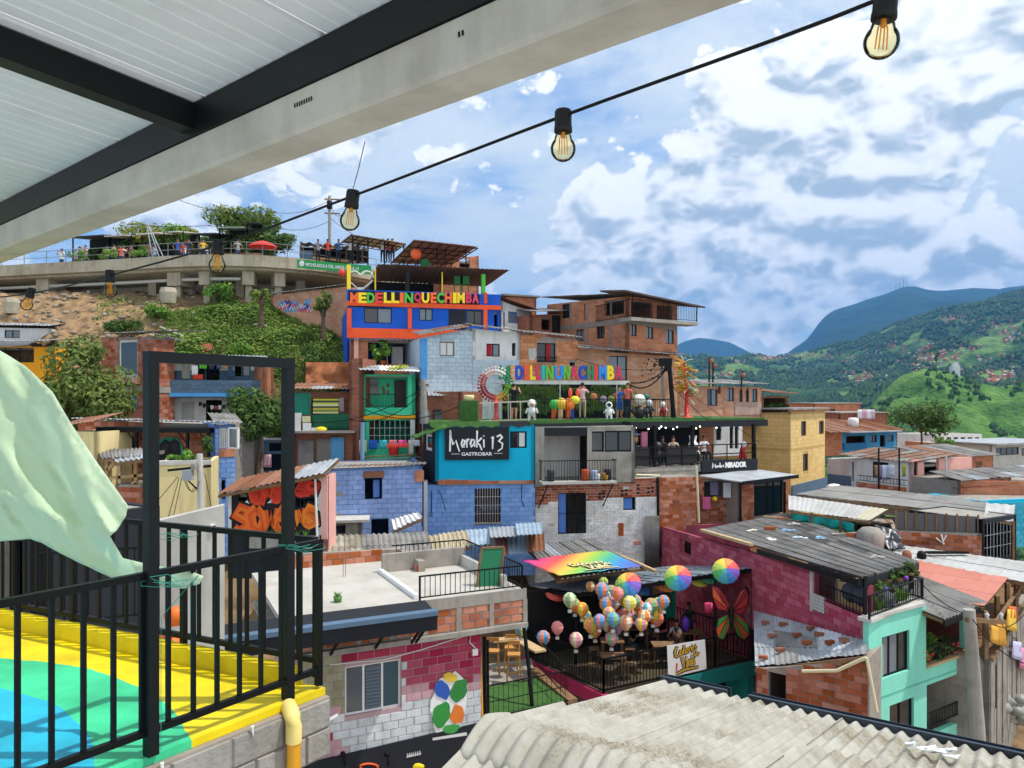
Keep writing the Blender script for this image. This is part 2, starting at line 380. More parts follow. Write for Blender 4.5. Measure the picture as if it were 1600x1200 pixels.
def bricks(parent,fc,u0,u1,z0,zL,zR,ops,bw,bh,mats,joint=.014,proud=.014,limit=300,name='brick',hole=0.0,regs=None,seed=1,base_o=0.0):
 0
 r=random.Random(seed); out=[]
 top=lambda u:zL+(zR-zL)*(u-u0)/max(1e-6,u1-u0)
 z=z0; row=0
 while z<max(zL,zR)-bh*.4:
  zb,zt=z+joint/2,z+bh-joint/2; x=u0-(bw/2 if row%2 else 0)+r.uniform(-.02,.02)
  while x<u1:
   segs=[(max(x,u0),min(x+bw,u1))]
   for o in ops:
    if o[3]>zb+.02 and o[2]<zt-.02:
     ns=[]
     for a,b in segs:
      if o[1]<=a or o[0]>=b:ns.append((a,b)); continue
      if o[0]-a>.05:ns.append((a,o[0]))
      if b-o[1]>.05:ns.append((o[1],b))
     segs=ns
   for a,b in segs:
    if b-a<.06 or zt>top((a+b)/2)+.03 or r.random()<hole:continue
    out.append(((a+b)/2,(zb+zt)/2,b-a-joint,zt-zb))
   x+=bw
  z+=bh; row+=1
 if regs:mat_of=regs
 else:mat_of=lambda u,zz:mats[0] if len(mats)==1 or r.random()<.8 else r.choice(mats[1:])
 out.sort(key=lambda t:fc.w(t[0],t[1]).length)
 rot=math.atan2(fc.u.y,fc.u.x); rest={}
 for i,(u,zz,w,h) in enumerate(out):
  mt=mat_of(u,zz)
  if mt is None:continue
  pr=proud+r.uniform(-.004,.006); th=.05
  c=fc.w(u,zz,base_o+pr-th/2)
  if i<limit:
   o=link(name,unit_brick(mt),parent,c); o.scale=(w,th,h); o.rotation_euler=(0,r.uniform(-.006,.006),rot)
  else:
   mb=rest.setdefault(mt.name,(MB(),mt))[0]; fc.box(mb,u-w/2,u+w/2,zz-h/2,zz+h/2,base_o+pr-th,base_o+pr)
 for mb,mt in rest.values():mb.mk(name+'_courses',mt,parent,kind='stuff')
def window(parent,fc,rect,kind='glass',n=2,frame=None,fw=.045,pane=None,curtain=None,rec=.07,door=None,bars=0,hbars=0,sill=False):
 u0,u1,z0,z1=rect; frame=frame or M['steel']
 if kind=='open':return None
 if kind=='door':
  mb=MB(); fc.box(mb,u0,u1,z0,z1,-rec-.04,-rec)
  for k in range(3):fc.box(mb,u0+.08,u1-.08,z0+(z1-z0)*(k*.31+.06),z0+(z1-z0)*(k*.31+.30),-rec,-rec+.015)
  o=mb.mk('door',door or M['wood'],parent)
  h=MB(); fc.box(h,u1-.12,u1-.07,(z0+z1)/2-.06,(z0+z1)/2+.04,-rec,-rec+.05); h.mk('handle',M['alu'],o)
  return o
 mb=MB()
 for a,b,c,d in ((u0,u1,z0,z0+fw),(u0,u1,z1-fw,z1),(u0,u0+fw,z0+fw,z1-fw),(u1-fw,u1,z0+fw,z1-fw)):
  fc.box(mb,a,b,c,d,-rec-.05,-rec)
 for i in range(1,n):
  x=u0+(u1-u0)*i/n; fc.box(mb,x-fw/2,x+fw/2,z0+fw,z1-fw,-rec-.05,-rec+.002)
 w=mb.mk('window',frame,parent)
 if kind=='glass':
  for i in range(n):
   a=u0+(u1-u0)*i/n+fw*.6; b=u0+(u1-u0)*(i+1)/n-fw*.6
   g=MB(); fc.box(g,a,b,z0+fw*.9,z1-fw*.9,-rec-.035,-rec-.025); g.mk('pane',(pane[i%len(pane)] if isinstance(pane,list) else pane) or M['glass'],w)
 if curtain:
  cm,a,b=curtain
  g=MB(); k=10; ua=u0+(u1-u0)*a; ub=u0+(u1-u0)*b; o=-rec-.02 if kind=='glass' else -rec-.06
  pts=[(ua+(ub-ua)*i/k,o+.015*(i%2)) for i in range(k+1)]
  for (x,p),(y,q) in zip(pts,pts[1:]):g.face([fc.w(x,z0+.04,p),fc.w(y,z0+.04,q),fc.w(y,z1-.03,q),fc.w(x,z1-.03,p)])
  g.mk('curtain',cm,w)
 if bars or hbars:
  g=MB()
  for i in range(1,bars+1):
   x=u0+(u1-u0)*i/(bars+1); fc.box(g,x-.009,x+.009,z0,z1,-.03,-.012)
  for i in range(1,hbars+1):
   z=z0+(z1-z0)*i/(hbars+1); fc.box(g,u0,u1,z-.009,z+.009,-.045,-.03)
  g.mk('grille',M['alu'] if bars>5 else frame,w)
 if sill:
  g=MB(); fc.box(g,u0-.06,u1+.06,z0-.06,z0,-.1,.06); g.mk('sill',M['concrete'],w)
 return w
def house(name,label,fc,pyT,pyB,D,mat,wins=(),pyTR=None,side=None,lwins=None,rwins=None,brick=None,sbrick=None,cat='house',group=None,deep=0.0,px0=None,roof_slab=True,regs=None,seed=1,limit=300,ltop=None,rtop=None,skip=()):
 0
 z1L=fc.uz(800+F*fc.A.x/fc.A.y,pyT)[1]; z1R=fc.uz(800+F*fc.B.x/fc.B.y,pyTR if pyTR is not None else pyT*1.0)[1] if pyTR is not None else z1L
 z0=fc.uz(800+F*fc.A.x/fc.A.y,pyB)[1]-deep
 t=thing(name,label,cat,fc.w(fc.W/2,z0,-D/2),group)
 def one(f,ws,nm,m,zl,zr,bk):
  rs=[f.rect(*w[:4]) for w in ws]; rs=[(max(r[0],.02),min(r[1],f.W-.02),max(r[2],z0+.02),r[3]) for r in rs]
  w_=wall_panel(t,nm,f,0,f.W,z0,zl,zr,rs,m)
  for r,w in zip(rs,ws):window(t,f,r,**(w[4] if len(w)>4 else {}))
  if bk:bricks(w_,f,0,f.W,z0,zl,zr,rs,bk[0],bk[1],bk[2],seed=seed+len(nm),limit=limit,regs=regs if nm=='wall' else None,hole=bk[3] if len(bk)>3 else 0.0)
  return w_
 one(fc,wins,'wall',mat,z1L,z1R,brick)
 side=side or mat
 if 'left' not in skip:one(fc.left(D),lwins or (),'side_wall',side if not isinstance(side,tuple) else side[0],ltop if ltop is not None else z1L,z1L,sbrick if lwins is not None else None)
 if 'right' not in skip:one(fc.right(D),rwins or (),'side_wall',side if not isinstance(side,tuple) else side[1],z1R,rtop if rtop is not None else z1R,sbrick if rwins is not None else None)
 if 'back' not in skip:bk=MB(); fc.box(bk,.17,fc.W-.17,z0,min(z1L,z1R),-D,-D+.15); bk.mk('back_wall',side if not isinstance(side,tuple) else side[0],t)
 s=MB(); fc.box(s,.17,fc.W-.17,z0+.01,z0+.12,-D+.16,-.17); s.mk('floor_slab',M['concrete'],t)
 if roof_slab:s=MB(); fc.box(s,.17,fc.W-.17,min(z1L,z1R)-.14,min(z1L,z1R)-.02,-D+.16,-.17); s.mk('ceiling_slab',M['concrete'],t)
 return t
def corr(parent,name,a,b,c,d,mat,pitch=.18,amp=.025,rows=2,seg=6,th=.012,n=None):
 0
 a,b,c,d=map(Vec,(a,b,c,d)); wdt=(b-a).length; nw=n or max(1,round(wdt/pitch)); k=nw*seg
 nrm=(b-a).cross(d-a).normalized()
 if nrm.z<0:nrm=-nrm
 mb=MB(); vs=[]
 for j in range(rows):
  t=j/(rows-1)
  for i in range(k+1):
   s=i/k; p=(a+(b-a)*s)*(1-t)+(d+(c-d)*s)*t
   vs.append(p+nrm*(amp*math.cos(2*math.pi*nw*s)))
 n0=len(vs); vs2=[v-nrm*th for v in vs]
 q=[(j*(k+1)+i,j*(k+1)+i+1,(j+1)*(k+1)+i+1,(j+1)*(k+1)+i) for j in range(rows-1) for i in range(k)]
 mb.add(vs,q,0,True); mb.add(vs2,[f[::-1] for f in q],0,True)
 e1=list(range(k+1)); e2=[(rows-1)*(k+1)+i for i in range(k+1)]
 for e in (e1,e2):
  for i,j in zip(e,e[1:]):mb.face([vs[i],vs[j],vs2[j],vs2[i]])
 return mb.mk(name,mat,parent)
def roof_sheets(parent,a,b,c,d,nx,ny,mats,pitch=.18,amp=.022,jit=.03,seed=1,lap=.12,name='roof_sheet',waves=None,seg=6):
 0
 r=random.Random(seed); a,b,c,d=map(Vec,(a,b,c,d))
 nrm=(b-a).cross(d-a).normalized()
 if nrm.z<0:nrm=-nrm
 dn=((d-a)+(c-b)).normalized()
 def q(s,t):return (a+(b-a)*s)*(1-t)+(d+(c-d)*s)*t
 for j in range(ny):
  for i in range(nx):
   s0,s1=i/nx,(i+1)/nx; s1=min(1.0,s1+.012)
   t0,t1=j/ny,(j+1)/ny
   up=nrm*(.028*(ny-1-j)/max(1,ny-1)*.9+.006*(i%2)+r.uniform(0,.006)); e=dn*(r.uniform(-jit,jit)+(lap if j<ny-1 else 0)); e0=dn*r.uniform(-jit,jit)*.2
   mt=mats[0] if len(mats)==1 or r.random()<.6 else r.choice(mats)
   corr(parent,name,q(s0,t0)+up+e0,q(s1,t0)+up+e0,q(s1,t1)+up*.8+e,q(s0,t1)+up*.8+e,mt,pitch,amp,n=waves,seg=seg)
def slab_quad(parent,name,a,b,c,d,th,mat):
 mb=MB(); up=Vec((0,0,-th)); q=[Vec(x) for x in (a,b,c,d)]
 mb.hexa([p+up for p in q]+q); return mb.mk(name,mat,parent)
def railing(parent,a,b,h,step,mat=None,bw=.018,rail=.035,bottom=.08,post=None,name='baluster',joined=False):
 0
 a,b=Vec(a),Vec(b); mat=mat or M['steel']; L_=(b-a).length; n=max(1,round(L_/step)); Z=Vec((0,0,1))
 m=MB(); m.bar(a+Z*h,b+Z*h,rail,rail); m.mk('top_rail',mat,parent)
 m=MB(); m.bar(a+Z*bottom,b+Z*bottom,rail*.8,rail*.8); m.mk('bottom_rail',mat,parent)
 if post:
  for p in (a,b):
   m=MB(); m.bar(p,p+Z*(h+.01),post,post); m.mk('post',mat,parent)
 me=None ; origin=None ; J=MB()
 for i in range(1,n):
  p=a+(b-a)*(i/n)
  if joined:J.bar(p+Z*bottom,p+Z*(h-rail/2),bw,bw); continue
  if me is None:
   m=MB(); m.bar(p+Z*bottom,p+Z*(h-rail/2),bw,bw); o=m.mk(name,mat,parent); me=o.data; origin=WO[o.name]-p
  else:
   q=p+origin
   link(name,me,parent,q)
 if joined:J.mk('balusters',mat,parent,kind='stuff')
def leafmat(name,c1,c2,sc=1.0):
 if name in MATS:return MATS[name]
 m,nt,b=newmat(name); L=nt.links; geo=nd(nt,'ShaderNodeNewGeometry')
 n1=nd(nt,'ShaderNodeTexNoise'); n1.inputs['Scale'].default_value=1.1*sc; n1.inputs['Detail'].default_value=3; L.new(geo.outputs['Position'],n1.inputs['Vector'])
 ad=nd(nt,'ShaderNodeMath',operation='MULTIPLY_ADD'); L.new(geo.outputs['Random Per Island'],ad.inputs[0]); ad.inputs[1].default_value=.55;
 sb=nd(nt,'ShaderNodeMath',operation='SUBTRACT'); L.new(n1.outputs['Fac'],sb.inputs[0]); sb.inputs[1].default_value=.3; L.new(sb.outputs[0],ad.inputs[2])
 cr=nd(nt,'ShaderNodeMix',data_type='RGBA'); cr.clamp_factor=True ; L.new(ad.outputs[0],cr.inputs[0]); cr.inputs[6].default_value=c1; cr.inputs[7].default_value=c2
 L.new(cr.outputs[2],b.inputs['Base Color']); b.inputs['Roughness'].default_value=.62; b.inputs['Specular IOR Level'].default_value=.25
 tr=nd(nt,'ShaderNodeBsdfTranslucent'); L.new(cr.outputs[2],tr.inputs[0]); ms=nd(nt,'ShaderNodeMixShader'); ms.inputs[0].default_value=.3
 L.new(b.outputs[0],ms.inputs[1]); L.new(tr.outputs[0],ms.inputs[2]); L.new(ms.outputs[0],nt.nodes['Material Output'].inputs[0])
 MATS[name]=m; return m
M['leaf_a']=leafmat('mango leaves',C('#3c5426'),C('#8c9c4c'))
M['leaf_b']=leafmat('bush leaves',C('#3c6428'),C('#8fb84a'))
M['leaf_c']=leafmat('dark leaves',C('#2a4420'),C('#66843c'))
M['leaf_d']=leafmat('yellow green leaves',C('#4c6426'),C('#a9a33c'))
M['bark']=worn('bark',C('#6a5845'),C('#443829'),.7,6,streak=.1,bump=.4)
def leaves(mb,r,c,rad,n,size,sq=(1,1,1),lump=6,droop=0.0,shell=.35):
 c=Vec(c); cl=[]
 for _ in range(lump):
  d=Vec((r.gauss(0,1),r.gauss(0,1),r.gauss(0,.9))).normalized()*r.uniform(.35,.8)
  cl.append((Vec((d.x*rad*sq[0],d.y*rad*sq[1],d.z*rad*sq[2])),r.uniform(.32,.55)*rad))
 for _ in range(n):
  o,rr=r.choice(cl); d=Vec((r.gauss(0,1),r.gauss(0,1),r.gauss(0,1))).normalized(); k=(shell+(1-shell)*r.random())**.6
  p=c+o+Vec((d.x*sq[0],d.y*sq[1],d.z*min(1,sq[2])))*rr*k
  nn=(d+Vec((r.gauss(0,.5),r.gauss(0,.5),r.gauss(0,.5)+.35))).normalized()
  t=nn.cross(Vec((r.gauss(0,1),r.gauss(0,1),r.gauss(0,1)))).normalized(); b=nn.cross(t); s=size*r.uniform(.6,1.35)
  t.z-=droop; mb.face([p-t*s,p+b*s*.42,p+t*s,p-b*s*.42])
 return cl
def tree(name,label,base,h,rad,n=2500,size=.16,mat=None,sq=(1,1,.8),lump=9,seed=1,group=None,cat='tree',trunk=.12,crown_z=None):
 r=random.Random(seed); base=Vec(base); t=thing(name,label,cat,base,group)
 cz=crown_z if crown_z is not None else h-rad*sq[2]*.85
 mb=MB(); cl=leaves(mb,r,base+Vec((0,0,cz)),rad,n,size,sq,lump)
 mb.mk('crown',mat or M['leaf_a'],t)
 tk=MB(); top=base+Vec((r.uniform(-.1,.1),0,cz*.75))
 tk.tube([base-Vec((0,0,.3)),base+(top-base)*.5+Vec((r.uniform(-.08,.08),0,0)),top],[trunk,trunk*.8,trunk*.55],7)
 for o,rr in cl[:6]:
  e=base+Vec((0,0,cz))+o; tk.tube([top-Vec((0,0,cz*.15)),(top+e)/2+Vec((0,0,-.05)),e],[trunk*.45,trunk*.3,trunk*.12],5)
 tk.mk('trunk',M['bark'],t); return t
GLYPH={}
def text_mesh(s,size,th=.02,bold=0.0,font=None):
 if (s,bold) not in GLYPH:
  cu=bpy.data.curves.new('txt','FONT'); cu.body=s; cu.size=size; cu.extrude=th/2; cu.offset=bold; cu.resolution_u=3; cu.align_x='CENTER'
  o=bpy.data.objects.new('txt',cu); COL.objects.link(o); dg=bpy.context.evaluated_depsgraph_get(); dg.update()
  GLYPH[(s,bold)]=bpy.data.meshes.new_from_object(o.evaluated_get(dg)); bpy.data.objects.remove(o); bpy.data.curves.remove(cu)
 return GLYPH[(s,bold)]
for s_ in 'MEDLINQUCHBA':
 for b_ in (.045,.02):text_mesh(s_,1.0,.1,b_)
text_mesh('GASTROBAR',1.0,.1,.02); text_mesh('MIRADOR',1.0,.1,.06); text_mesh('MICHELADULA DEL AMOR DE LA 13',1.0,.1,.02)
def text_on(parent,name,s,fc,px0,py0,px1,py1,mat,th=.03,o=0.0,bold=0.0):
 0
 me=text_mesh(s,1.0,.1,bold); xs=[v.co.x for v in me.vertices]; ys=[v.co.y for v in me.vertices]; zs=[v.co.z for v in me.vertices]
 u0,u1,z0,z1=fc.rect(px0,py0,px1,py1); mb=MB()
 for v in me.vertices:
  u=u0+(v.co.x-min(xs))/(max(xs)-min(xs))*(u1-u0); z=z0+(v.co.y-min(ys))/(max(ys)-min(ys))*(z1-z0)
  mb.v.append(fc.w(u,z,o+(th if v.co.z>0 else 0)))
 for p in me.polygons:mb.f.append(tuple(p.vertices)); mb.m.append(0); mb.sm.append(False)
 return mb.mk(name,mat,parent)
def strokes(parent,name,lines,fc,px0,py0,px1,py1,w,mat,o=.01,th=.012):
 0
 u0,u1,z0,z1=fc.rect(px0,py0,px1,py1); mb=MB()
 for ln in lines:
  pts=[Vec((u0+x*(u1-u0),z0+y*(z1-z0))) for x,y in ln]; L_,Rr=[],[]
  for i,p in enumerate(pts):
   d=pts[min(i+1,len(pts)-1)]-pts[max(i-1,0)]; d=d.normalized() if d.length>0 else Vec((1,0)); nn=Vec((-d.y,d.x))
   t=i/max(1,len(pts)-1); ww=w*(.75+.5*math.sin(math.pi*min(1,t+.15)))
   L_.append(p+nn*ww/2); Rr.append(p-nn*ww/2)
  for i in range(len(pts)-1):
   q=[L_[i],L_[i+1],Rr[i+1],Rr[i]]
   a=[fc.w(x.x,x.y,o+th) for x in q]; b=[fc.w(x.x,x.y,o) for x in q]
   mb.face(a[::-1]); mb.face([a[0],a[1],b[1],b[0]]); mb.face([a[2],a[3],b[3],b[2]])
 return mb.mk(name,mat,parent)
def cable(name,label,pts,r=.012,sag=0.0,mat=None,n=10,cat='cable',group=None):
 mb=MB(); out=[]
 pts=[Vec(p) for p in pts]
 for a,b in zip(pts,pts[1:]):
  for i in range(n):t=i/n; out.append(a+(b-a)*t-Vec((0,0,sag*4*t*(1-t))))
 out.append(pts[-1]); mb.tube(out,r,5)
 return tag(mb.mk(name,mat or M['steel'],None),label,cat,group)
BODY={}
def body_mesh(arms,sit):
 key=(arms,sit)
 if key in BODY:return BODY[key]
 k=1.0; V=[]; E=[]; RR=[]
 def v(x,y,z,r,p=None):
  V.append((x*k,y*k,z*k)); RR.append(r*k)
  if p is not None:E.append((p,len(V)-1))
  return len(V)-1
 hz=.48 if sit else .93
 pel=v(0,0,hz,.125); wa=v(0,0,hz+.17,.115,pel); ch=v(0,.01,hz+.37,.135,wa); nk=v(0,0,hz+.53,.055,ch);
 h0=v(0,-.01,hz+.62,.085,nk); h1=v(0,0,hz+.72,.085,h0)
 for s in (-1,1):
  hp=v(s*.095,0,hz-.06,.095,pel)
  if sit:kn=v(s*.11,-.42,hz-.02,.068,hp); an=v(s*.11,-.45,.09,.045,kn)
  else:kn=v(s*.10,-.02,.49,.065,hp); an=v(s*.105,.01,.08,.043,kn)
  v(s*.115,(-.6 if sit else -.15),.04,.038,an)
  sh=v(s*.19,0,hz+.45,.06,ch)
  if arms=='photo':el=v(s*.30,-.12,hz+.30,.045,sh); ha=v(s*.10,-.26,hz+.58,.036,el)
  elif arms=='hip':el=v(s*.36,.05,hz+.22,.045,sh); ha=v(s*.2,-.06,hz+.06,.036,el)
  elif arms=='table':el=v(s*.27,-.12,hz+.2,.045,sh); ha=v(s*.12,-.34,hz+.2,.036,el)
  else:el=v(s*.25,.02,hz+.18,.045,sh); ha=v(s*.25,-.05,hz-.06,.035,el)
  v(ha and V[ha][0]/k*.97,V[ha][1]/k-.05,V[ha][2]/k-(.07 if arms=='down' else -.03),.03,ha)
 me=bpy.data.meshes.new('person'); me.from_pydata(V,E,[]); o=bpy.data.objects.new('tmp',me); COL.objects.link(o)
 md=o.modifiers.new('s','SKIN'); md.use_smooth_shade=True ; me.skin_vertices
 for i,sv in enumerate(me.skin_vertices[0].data):sv.radius=(RR[i],RR[i]*(.72 if i in (pel,wa,ch) else 1)); sv.use_root=(i==pel)
 ss=o.modifiers.new('d','SUBSURF'); ss.levels=1; ss.render_levels=1
 dg=bpy.context.evaluated_depsgraph_get(); dg.update(); bm=bpy.data.meshes.new_from_object(o.evaluated_get(dg)); bpy.data.objects.remove(o)
 BODY[key]=bm; return bm
for k_ in (('down',False),('hip',False),('photo',False),('table',True)):body_mesh(*k_)
def person(label,loc,yaw,h=1.68,shirt='#d9a6a0',legs='#2b2f3a',skin='#b57f62',hair='#1d1613',arms='down',sit=False,shorts=None,group=None,hat=None):
 0
 k=h/1.7; loc=Vec(loc); hz=.48 if sit else .93
 bm=body_mesh(arms,sit).copy(); bm.transform(Matrix.Scale(k,4))
 bm.name='person'; bm.materials.clear()
 for mm in (flat('skin '+skin,C(skin),.6),flat('cloth '+shirt,C(shirt),.9),flat('cloth '+legs,C(legs),.9),flat('shoe',C('#2a2624'),.7),flat('hair '+hair,C(hair),.7)):bm.materials.append(mm)
 for p in bm.polygons:
  c=p.center/k; i=0; ax=abs(c.x)
  if c.z<.075:i=3
  elif c.z>hz+.70 or (c.z>hz+.60 and c.y>.03):i=4
  elif c.z>hz+.52 and ax<.14:i=0
  elif ax>.21 and c.z<hz+.33 or (arms!='down' and c.y<-.14 and c.z>hz-.0 and not (sit and c.z<hz+.1)):i=0
  elif c.z>hz-.01 and not (sit and c.y<-.12):i=1
  elif shorts is not None and not sit and c.z<shorts:i=0
  else:i=2
  p.material_index=i; p.use_smooth=True
 ob=link('person',bm,None,loc); ob.rotation_euler=(0,0,yaw); tag(ob,label,'person',group)
 hm=MB(); hm.ball((0,.025*k,(hz+.735)*k),.088*k,sq=(1,1.1,.82)); hh=hm.mk('hair',flat('hair '+hair,C(hair),.7) if not hat else flat('hat '+hat,C(hat),.8),None,origin=(0,0,0)); hh.parent=ob; hh.location=(0,0,0)
 fm=MB()
 fm.ball((0,-.105*k,(hz+.655)*k),.016*k,n=6);
 for s in (-1,1):fm.ball((s*.032*k,-.088*k,(hz+.685)*k),.011*k,1,n=6)
 ff=fm.mk('face',[flat('skin '+skin,C(skin),.6),flat('eye',C('#201a18'),.4)],None,origin=(0,0,0)); ff.parent=ob; ff.location=(0,0,0)
 return ob
 # ------------------------------------------------------------------ the setting: ground, hills, mountains, haze
GD=[2,10,18,26,32,38,41,44,47,50,53,60,68,85,130,300,600,3000,12500]
GPX=[-1500,150,420,560,700,900,1080,1250,1500,3200]
GZ={-1500:[-15,-14,-12,-9,-6.5,-3.5,-1.5,.6,3.2,5.4,6.6,8.2,9.25,10,14,20,-60,-120,-140],150:[-15,-14,-12,-10,-9,-7,-4.5,-.6,3.0,5.4,6.9,8.0,9.25,10,14,5,-90,-140,-145],420:[-15,-14,-12,-10.5,-9,-7,-4.5,-.4,3.1,5.3,7.0,8.0,9.25,10,12,-10,-110,-140,-145],560:[-15,-14,-12,-11,-8.5,-5.5,-3,0,2.4,4.6,6.6,8.0,9.2,10,8,-40,-130,-140,-145],700:[-15,-14,-13,-11.5,-9,-6,-4.5,-2,0,2,4,6,8,8,0,-60,-140,-142,-145],900:[-15,-14,-13,-12,-10.5,-8.5,-7,-5,-3,-1.5,0,1.0,1,-2,-20,-80,-140,-142,-145],1080:[-15,-14,-13.5,-12.6,-12,-10.5,-10,-9,-8,-7,-6,-6,-7,-12,-32,-100,-142,-143,-145],1250:[-15,-14,-13.5,-13,-12.6,-12.3,-12,-12,-11.5,-11,-11,-11.5,-13,-20,-45,-110,-145,-145,-145],1500:[-15,-14.5,-14,-13.6,-13.2,-13,-13,-13,-13,-13,-13.5,-14.5,-17,-26,-55,-120,-145,-145,-145],3200:[-16,-15,-15,-15,-15,-15,-15,-15,-15,-15,-16,-17,-20,-30,-60,-120,-145,-145,-145]}
def lerp_tab(xs,ys,x):
 if x<=xs[0]:return ys[0]
 for i in range(len(xs)-1):
  if x<=xs[i+1]:
   t=(x-xs[i])/(xs[i+1]-xs[i]); return ys[i]+(ys[i+1]-ys[i])*t
 return ys[-1]
def ground_z(px,d):
 zs=[lerp_tab(GD,GZ[p],d) for p in GPX]
 return lerp_tab(GPX,zs,px)
def gz(x,y):return ground_z(800+F*x/max(y,.5),y)
def ground():
 mb=MB(); ds=[]
 for a,b in zip(GD,GD[1:]):
  k=8 if b<=70 else (4 if b<400 else 3)
  ds+=[a+(b-a)*i/k for i in range(k)]
 ds.append(GD[-1]); pxs=[-1500+35*i for i in range(135)]; vs=[]
 for d in ds:
  for px in pxs:
   x=(px-800)/F*d; z=ground_z(px,d)
   a=.35 if 40<d<58 and px<620 else (.1 if d<70 else 1.0)
   z+=(noise.fractal(Vec((x*.35,d*.35,0)),1,2,5) if d<90 else 0)*a
   vs.append((x,d,z))
 n=len(pxs)
 mb.add(vs,[(j*n+i,j*n+i+1,(j+1)*n+i+1,(j+1)*n+i) for j in range(len(ds)-1) for i in range(n-1)],0,True)
 m=worn('hillside earth',C('#94795a'),C('#5c4a35'),.9,.9,rough=.95,streak=0,bump=.9,bscale=3,spec=.1)
 mb.mk('ground',m,None,origin=(0,0,0),kind='structure')
ground()
def landmat(name,cols,sc,bump=.6,bs=None,det=6):
 m,nt,b=newmat(name); L=nt.links; geo=nd(nt,'ShaderNodeNewGeometry')
 n1=nd(nt,'ShaderNodeTexNoise'); n1.inputs['Scale'].default_value=sc; n1.inputs['Detail'].default_value=det; n1.inputs['Roughness'].default_value=.62; L.new(geo.outputs['Position'],n1.inputs['Vector'])
 cr=nd(nt,'ShaderNodeValToRGB'); e=cr.color_ramp.elements
 for i,(p,c) in enumerate(cols):
  el=e[i] if i<2 else e.new(p)
  el.position=p; el.color=c
 L.new(n1.outputs['Fac'],cr.inputs[0]); L.new(cr.outputs[0],b.inputs['Base Color']); b.inputs['Roughness'].default_value=.95; b.inputs['Specular IOR Level'].default_value=.05
 n2=nd(nt,'ShaderNodeTexNoise'); n2.inputs['Scale'].default_value=bs or sc*4; n2.inputs['Detail'].default_value=6; L.new(geo.outputs['Position'],n2.inputs['Vector'])
 bp=nd(nt,'ShaderNodeBump'); bp.inputs['Strength'].default_value=bump; bp.inputs['Distance'].default_value=1/(bs or sc*4); L.new(n2.outputs['Fac'],bp.inputs['Height']); L.new(bp.outputs[0],b.inputs['Normal'])
 return m
class Ridge:
 def __init__(s,crest,dc,db,zb,ease=1.0,gul=(0,1),bumps=(0,1),seed=0):
  s.k=crest; s.dc=dc; s.db=db; s.zb=zb; s.e=ease; s.g=gul; s.b=bumps; s.seed=seed
 def pt(s,px,t):
  pc=lerp_tab([k[0] for k in s.k],[k[1] for k in s.k],px); d=s.db+(s.dc-s.db)*t; x=(px-800)/F*d
  zc=(HZ-pc)/F*s.dc; z=s.zb+(zc-s.zb)*(t**s.e)
  h=min(1,4*t*(1-t)+.1)
  z+=s.b[0]*h*noise.fractal(Vec((x/s.b[1],d/s.b[1],s.seed)),1,2,6)
  gx=x/s.g[1]+.35*d/s.g[1]; z-=s.g[0]*h*abs(noise.noise(Vec((gx,d/s.g[1]*.25,s.seed+5))))*2
  z+=.15*s.b[0]*noise.fractal(Vec((x/s.b[1]*3,d/s.b[1]*3,s.seed+9)),1,2,4)*t
  return Vec((x,d,z))
 def mk(s,name,p0,p1,step,nt_,mat):
  mb=MB(); pxs=[p0+step*i for i in range(int((p1-p0)/step)+1)]; vs=[]; n=len(pxs)
  for j in range(nt_+1):
   for px in pxs:vs.append(s.pt(px,j/nt_))
  for px in pxs:
   c=s.pt(px,1.0); vs.append(c+Vec((c.x*.12,c.y*.12,-abs(c.z)*.5-60)))
  mb.add(vs,[(j*n+i,j*n+i+1,(j+1)*n+i+1,(j+1)*n+i) for j in range(nt_+1) for i in range(n-1)],0,True)
  return mb.mk(name,mat,None,origin=(0,0,0),kind='structure')
R_hill=Ridge([(1180,760),(1300,700),(1335,655),(1375,612),(1410,588),(1445,575),(1490,582),(1560,600),(1640,592),(1800,560),(2400,540)],820,430,-95,.9,(46,62),(14,130),3)
R_mid=Ridge([(300,575),(900,560),(1060,552),(1130,556),(1200,557),(1260,550),(1330,531),(1400,506),(1470,486),(1540,468),(1600,452),(1800,420),(2400,390)],3300,850,-140,1.0,(70,420),(75,520),11)
R_big=Ridge([(1000,660),(1150,600),(1190,566),(1230,551),(1262,528),(1285,497),(1305,482),(1340,472),(1380,460),(1412,449),(1430,448),(1455,453),(1475,453),(1520,448),(1560,450),(1600,445),(1750,430),(2400,415)],8600,4600,60,.75,(190,1300),(110,1500),21)
R_small=Ridge([(900,640),(1000,585),(1045,548),(1065,534),(1090,526),(1110,528),(1140,534),(1165,547),(1185,557),(1260,590),(1400,640)],11000,9300,150,.8,(150,1200),(40,1500),31)
forest=landmat('mountain forest',[(.35,C('#20301f')),(.62,C('#2f4326'))],.004)
R_small.mk('mountain',900,1400,8,14,forest)
R_big.mk('mountain',1000,2400,10,40,forest)
R_mid.mk('hill_slope',300,2400,9,70,landmat('valley slope',[(.36,C('#2f4a28')),(.48,C('#435f30')),(.57,C('#6f8a48')),(.68,C('#4f6c38'))],.006,.8,.03))
R_hill.mk('hill',1180,2400,6,60,landmat('grassy hill',[(.34,C('#3c5c2a')),(.52,C('#557a38')),(.7,C('#74904a'))],.03,.9,.2))
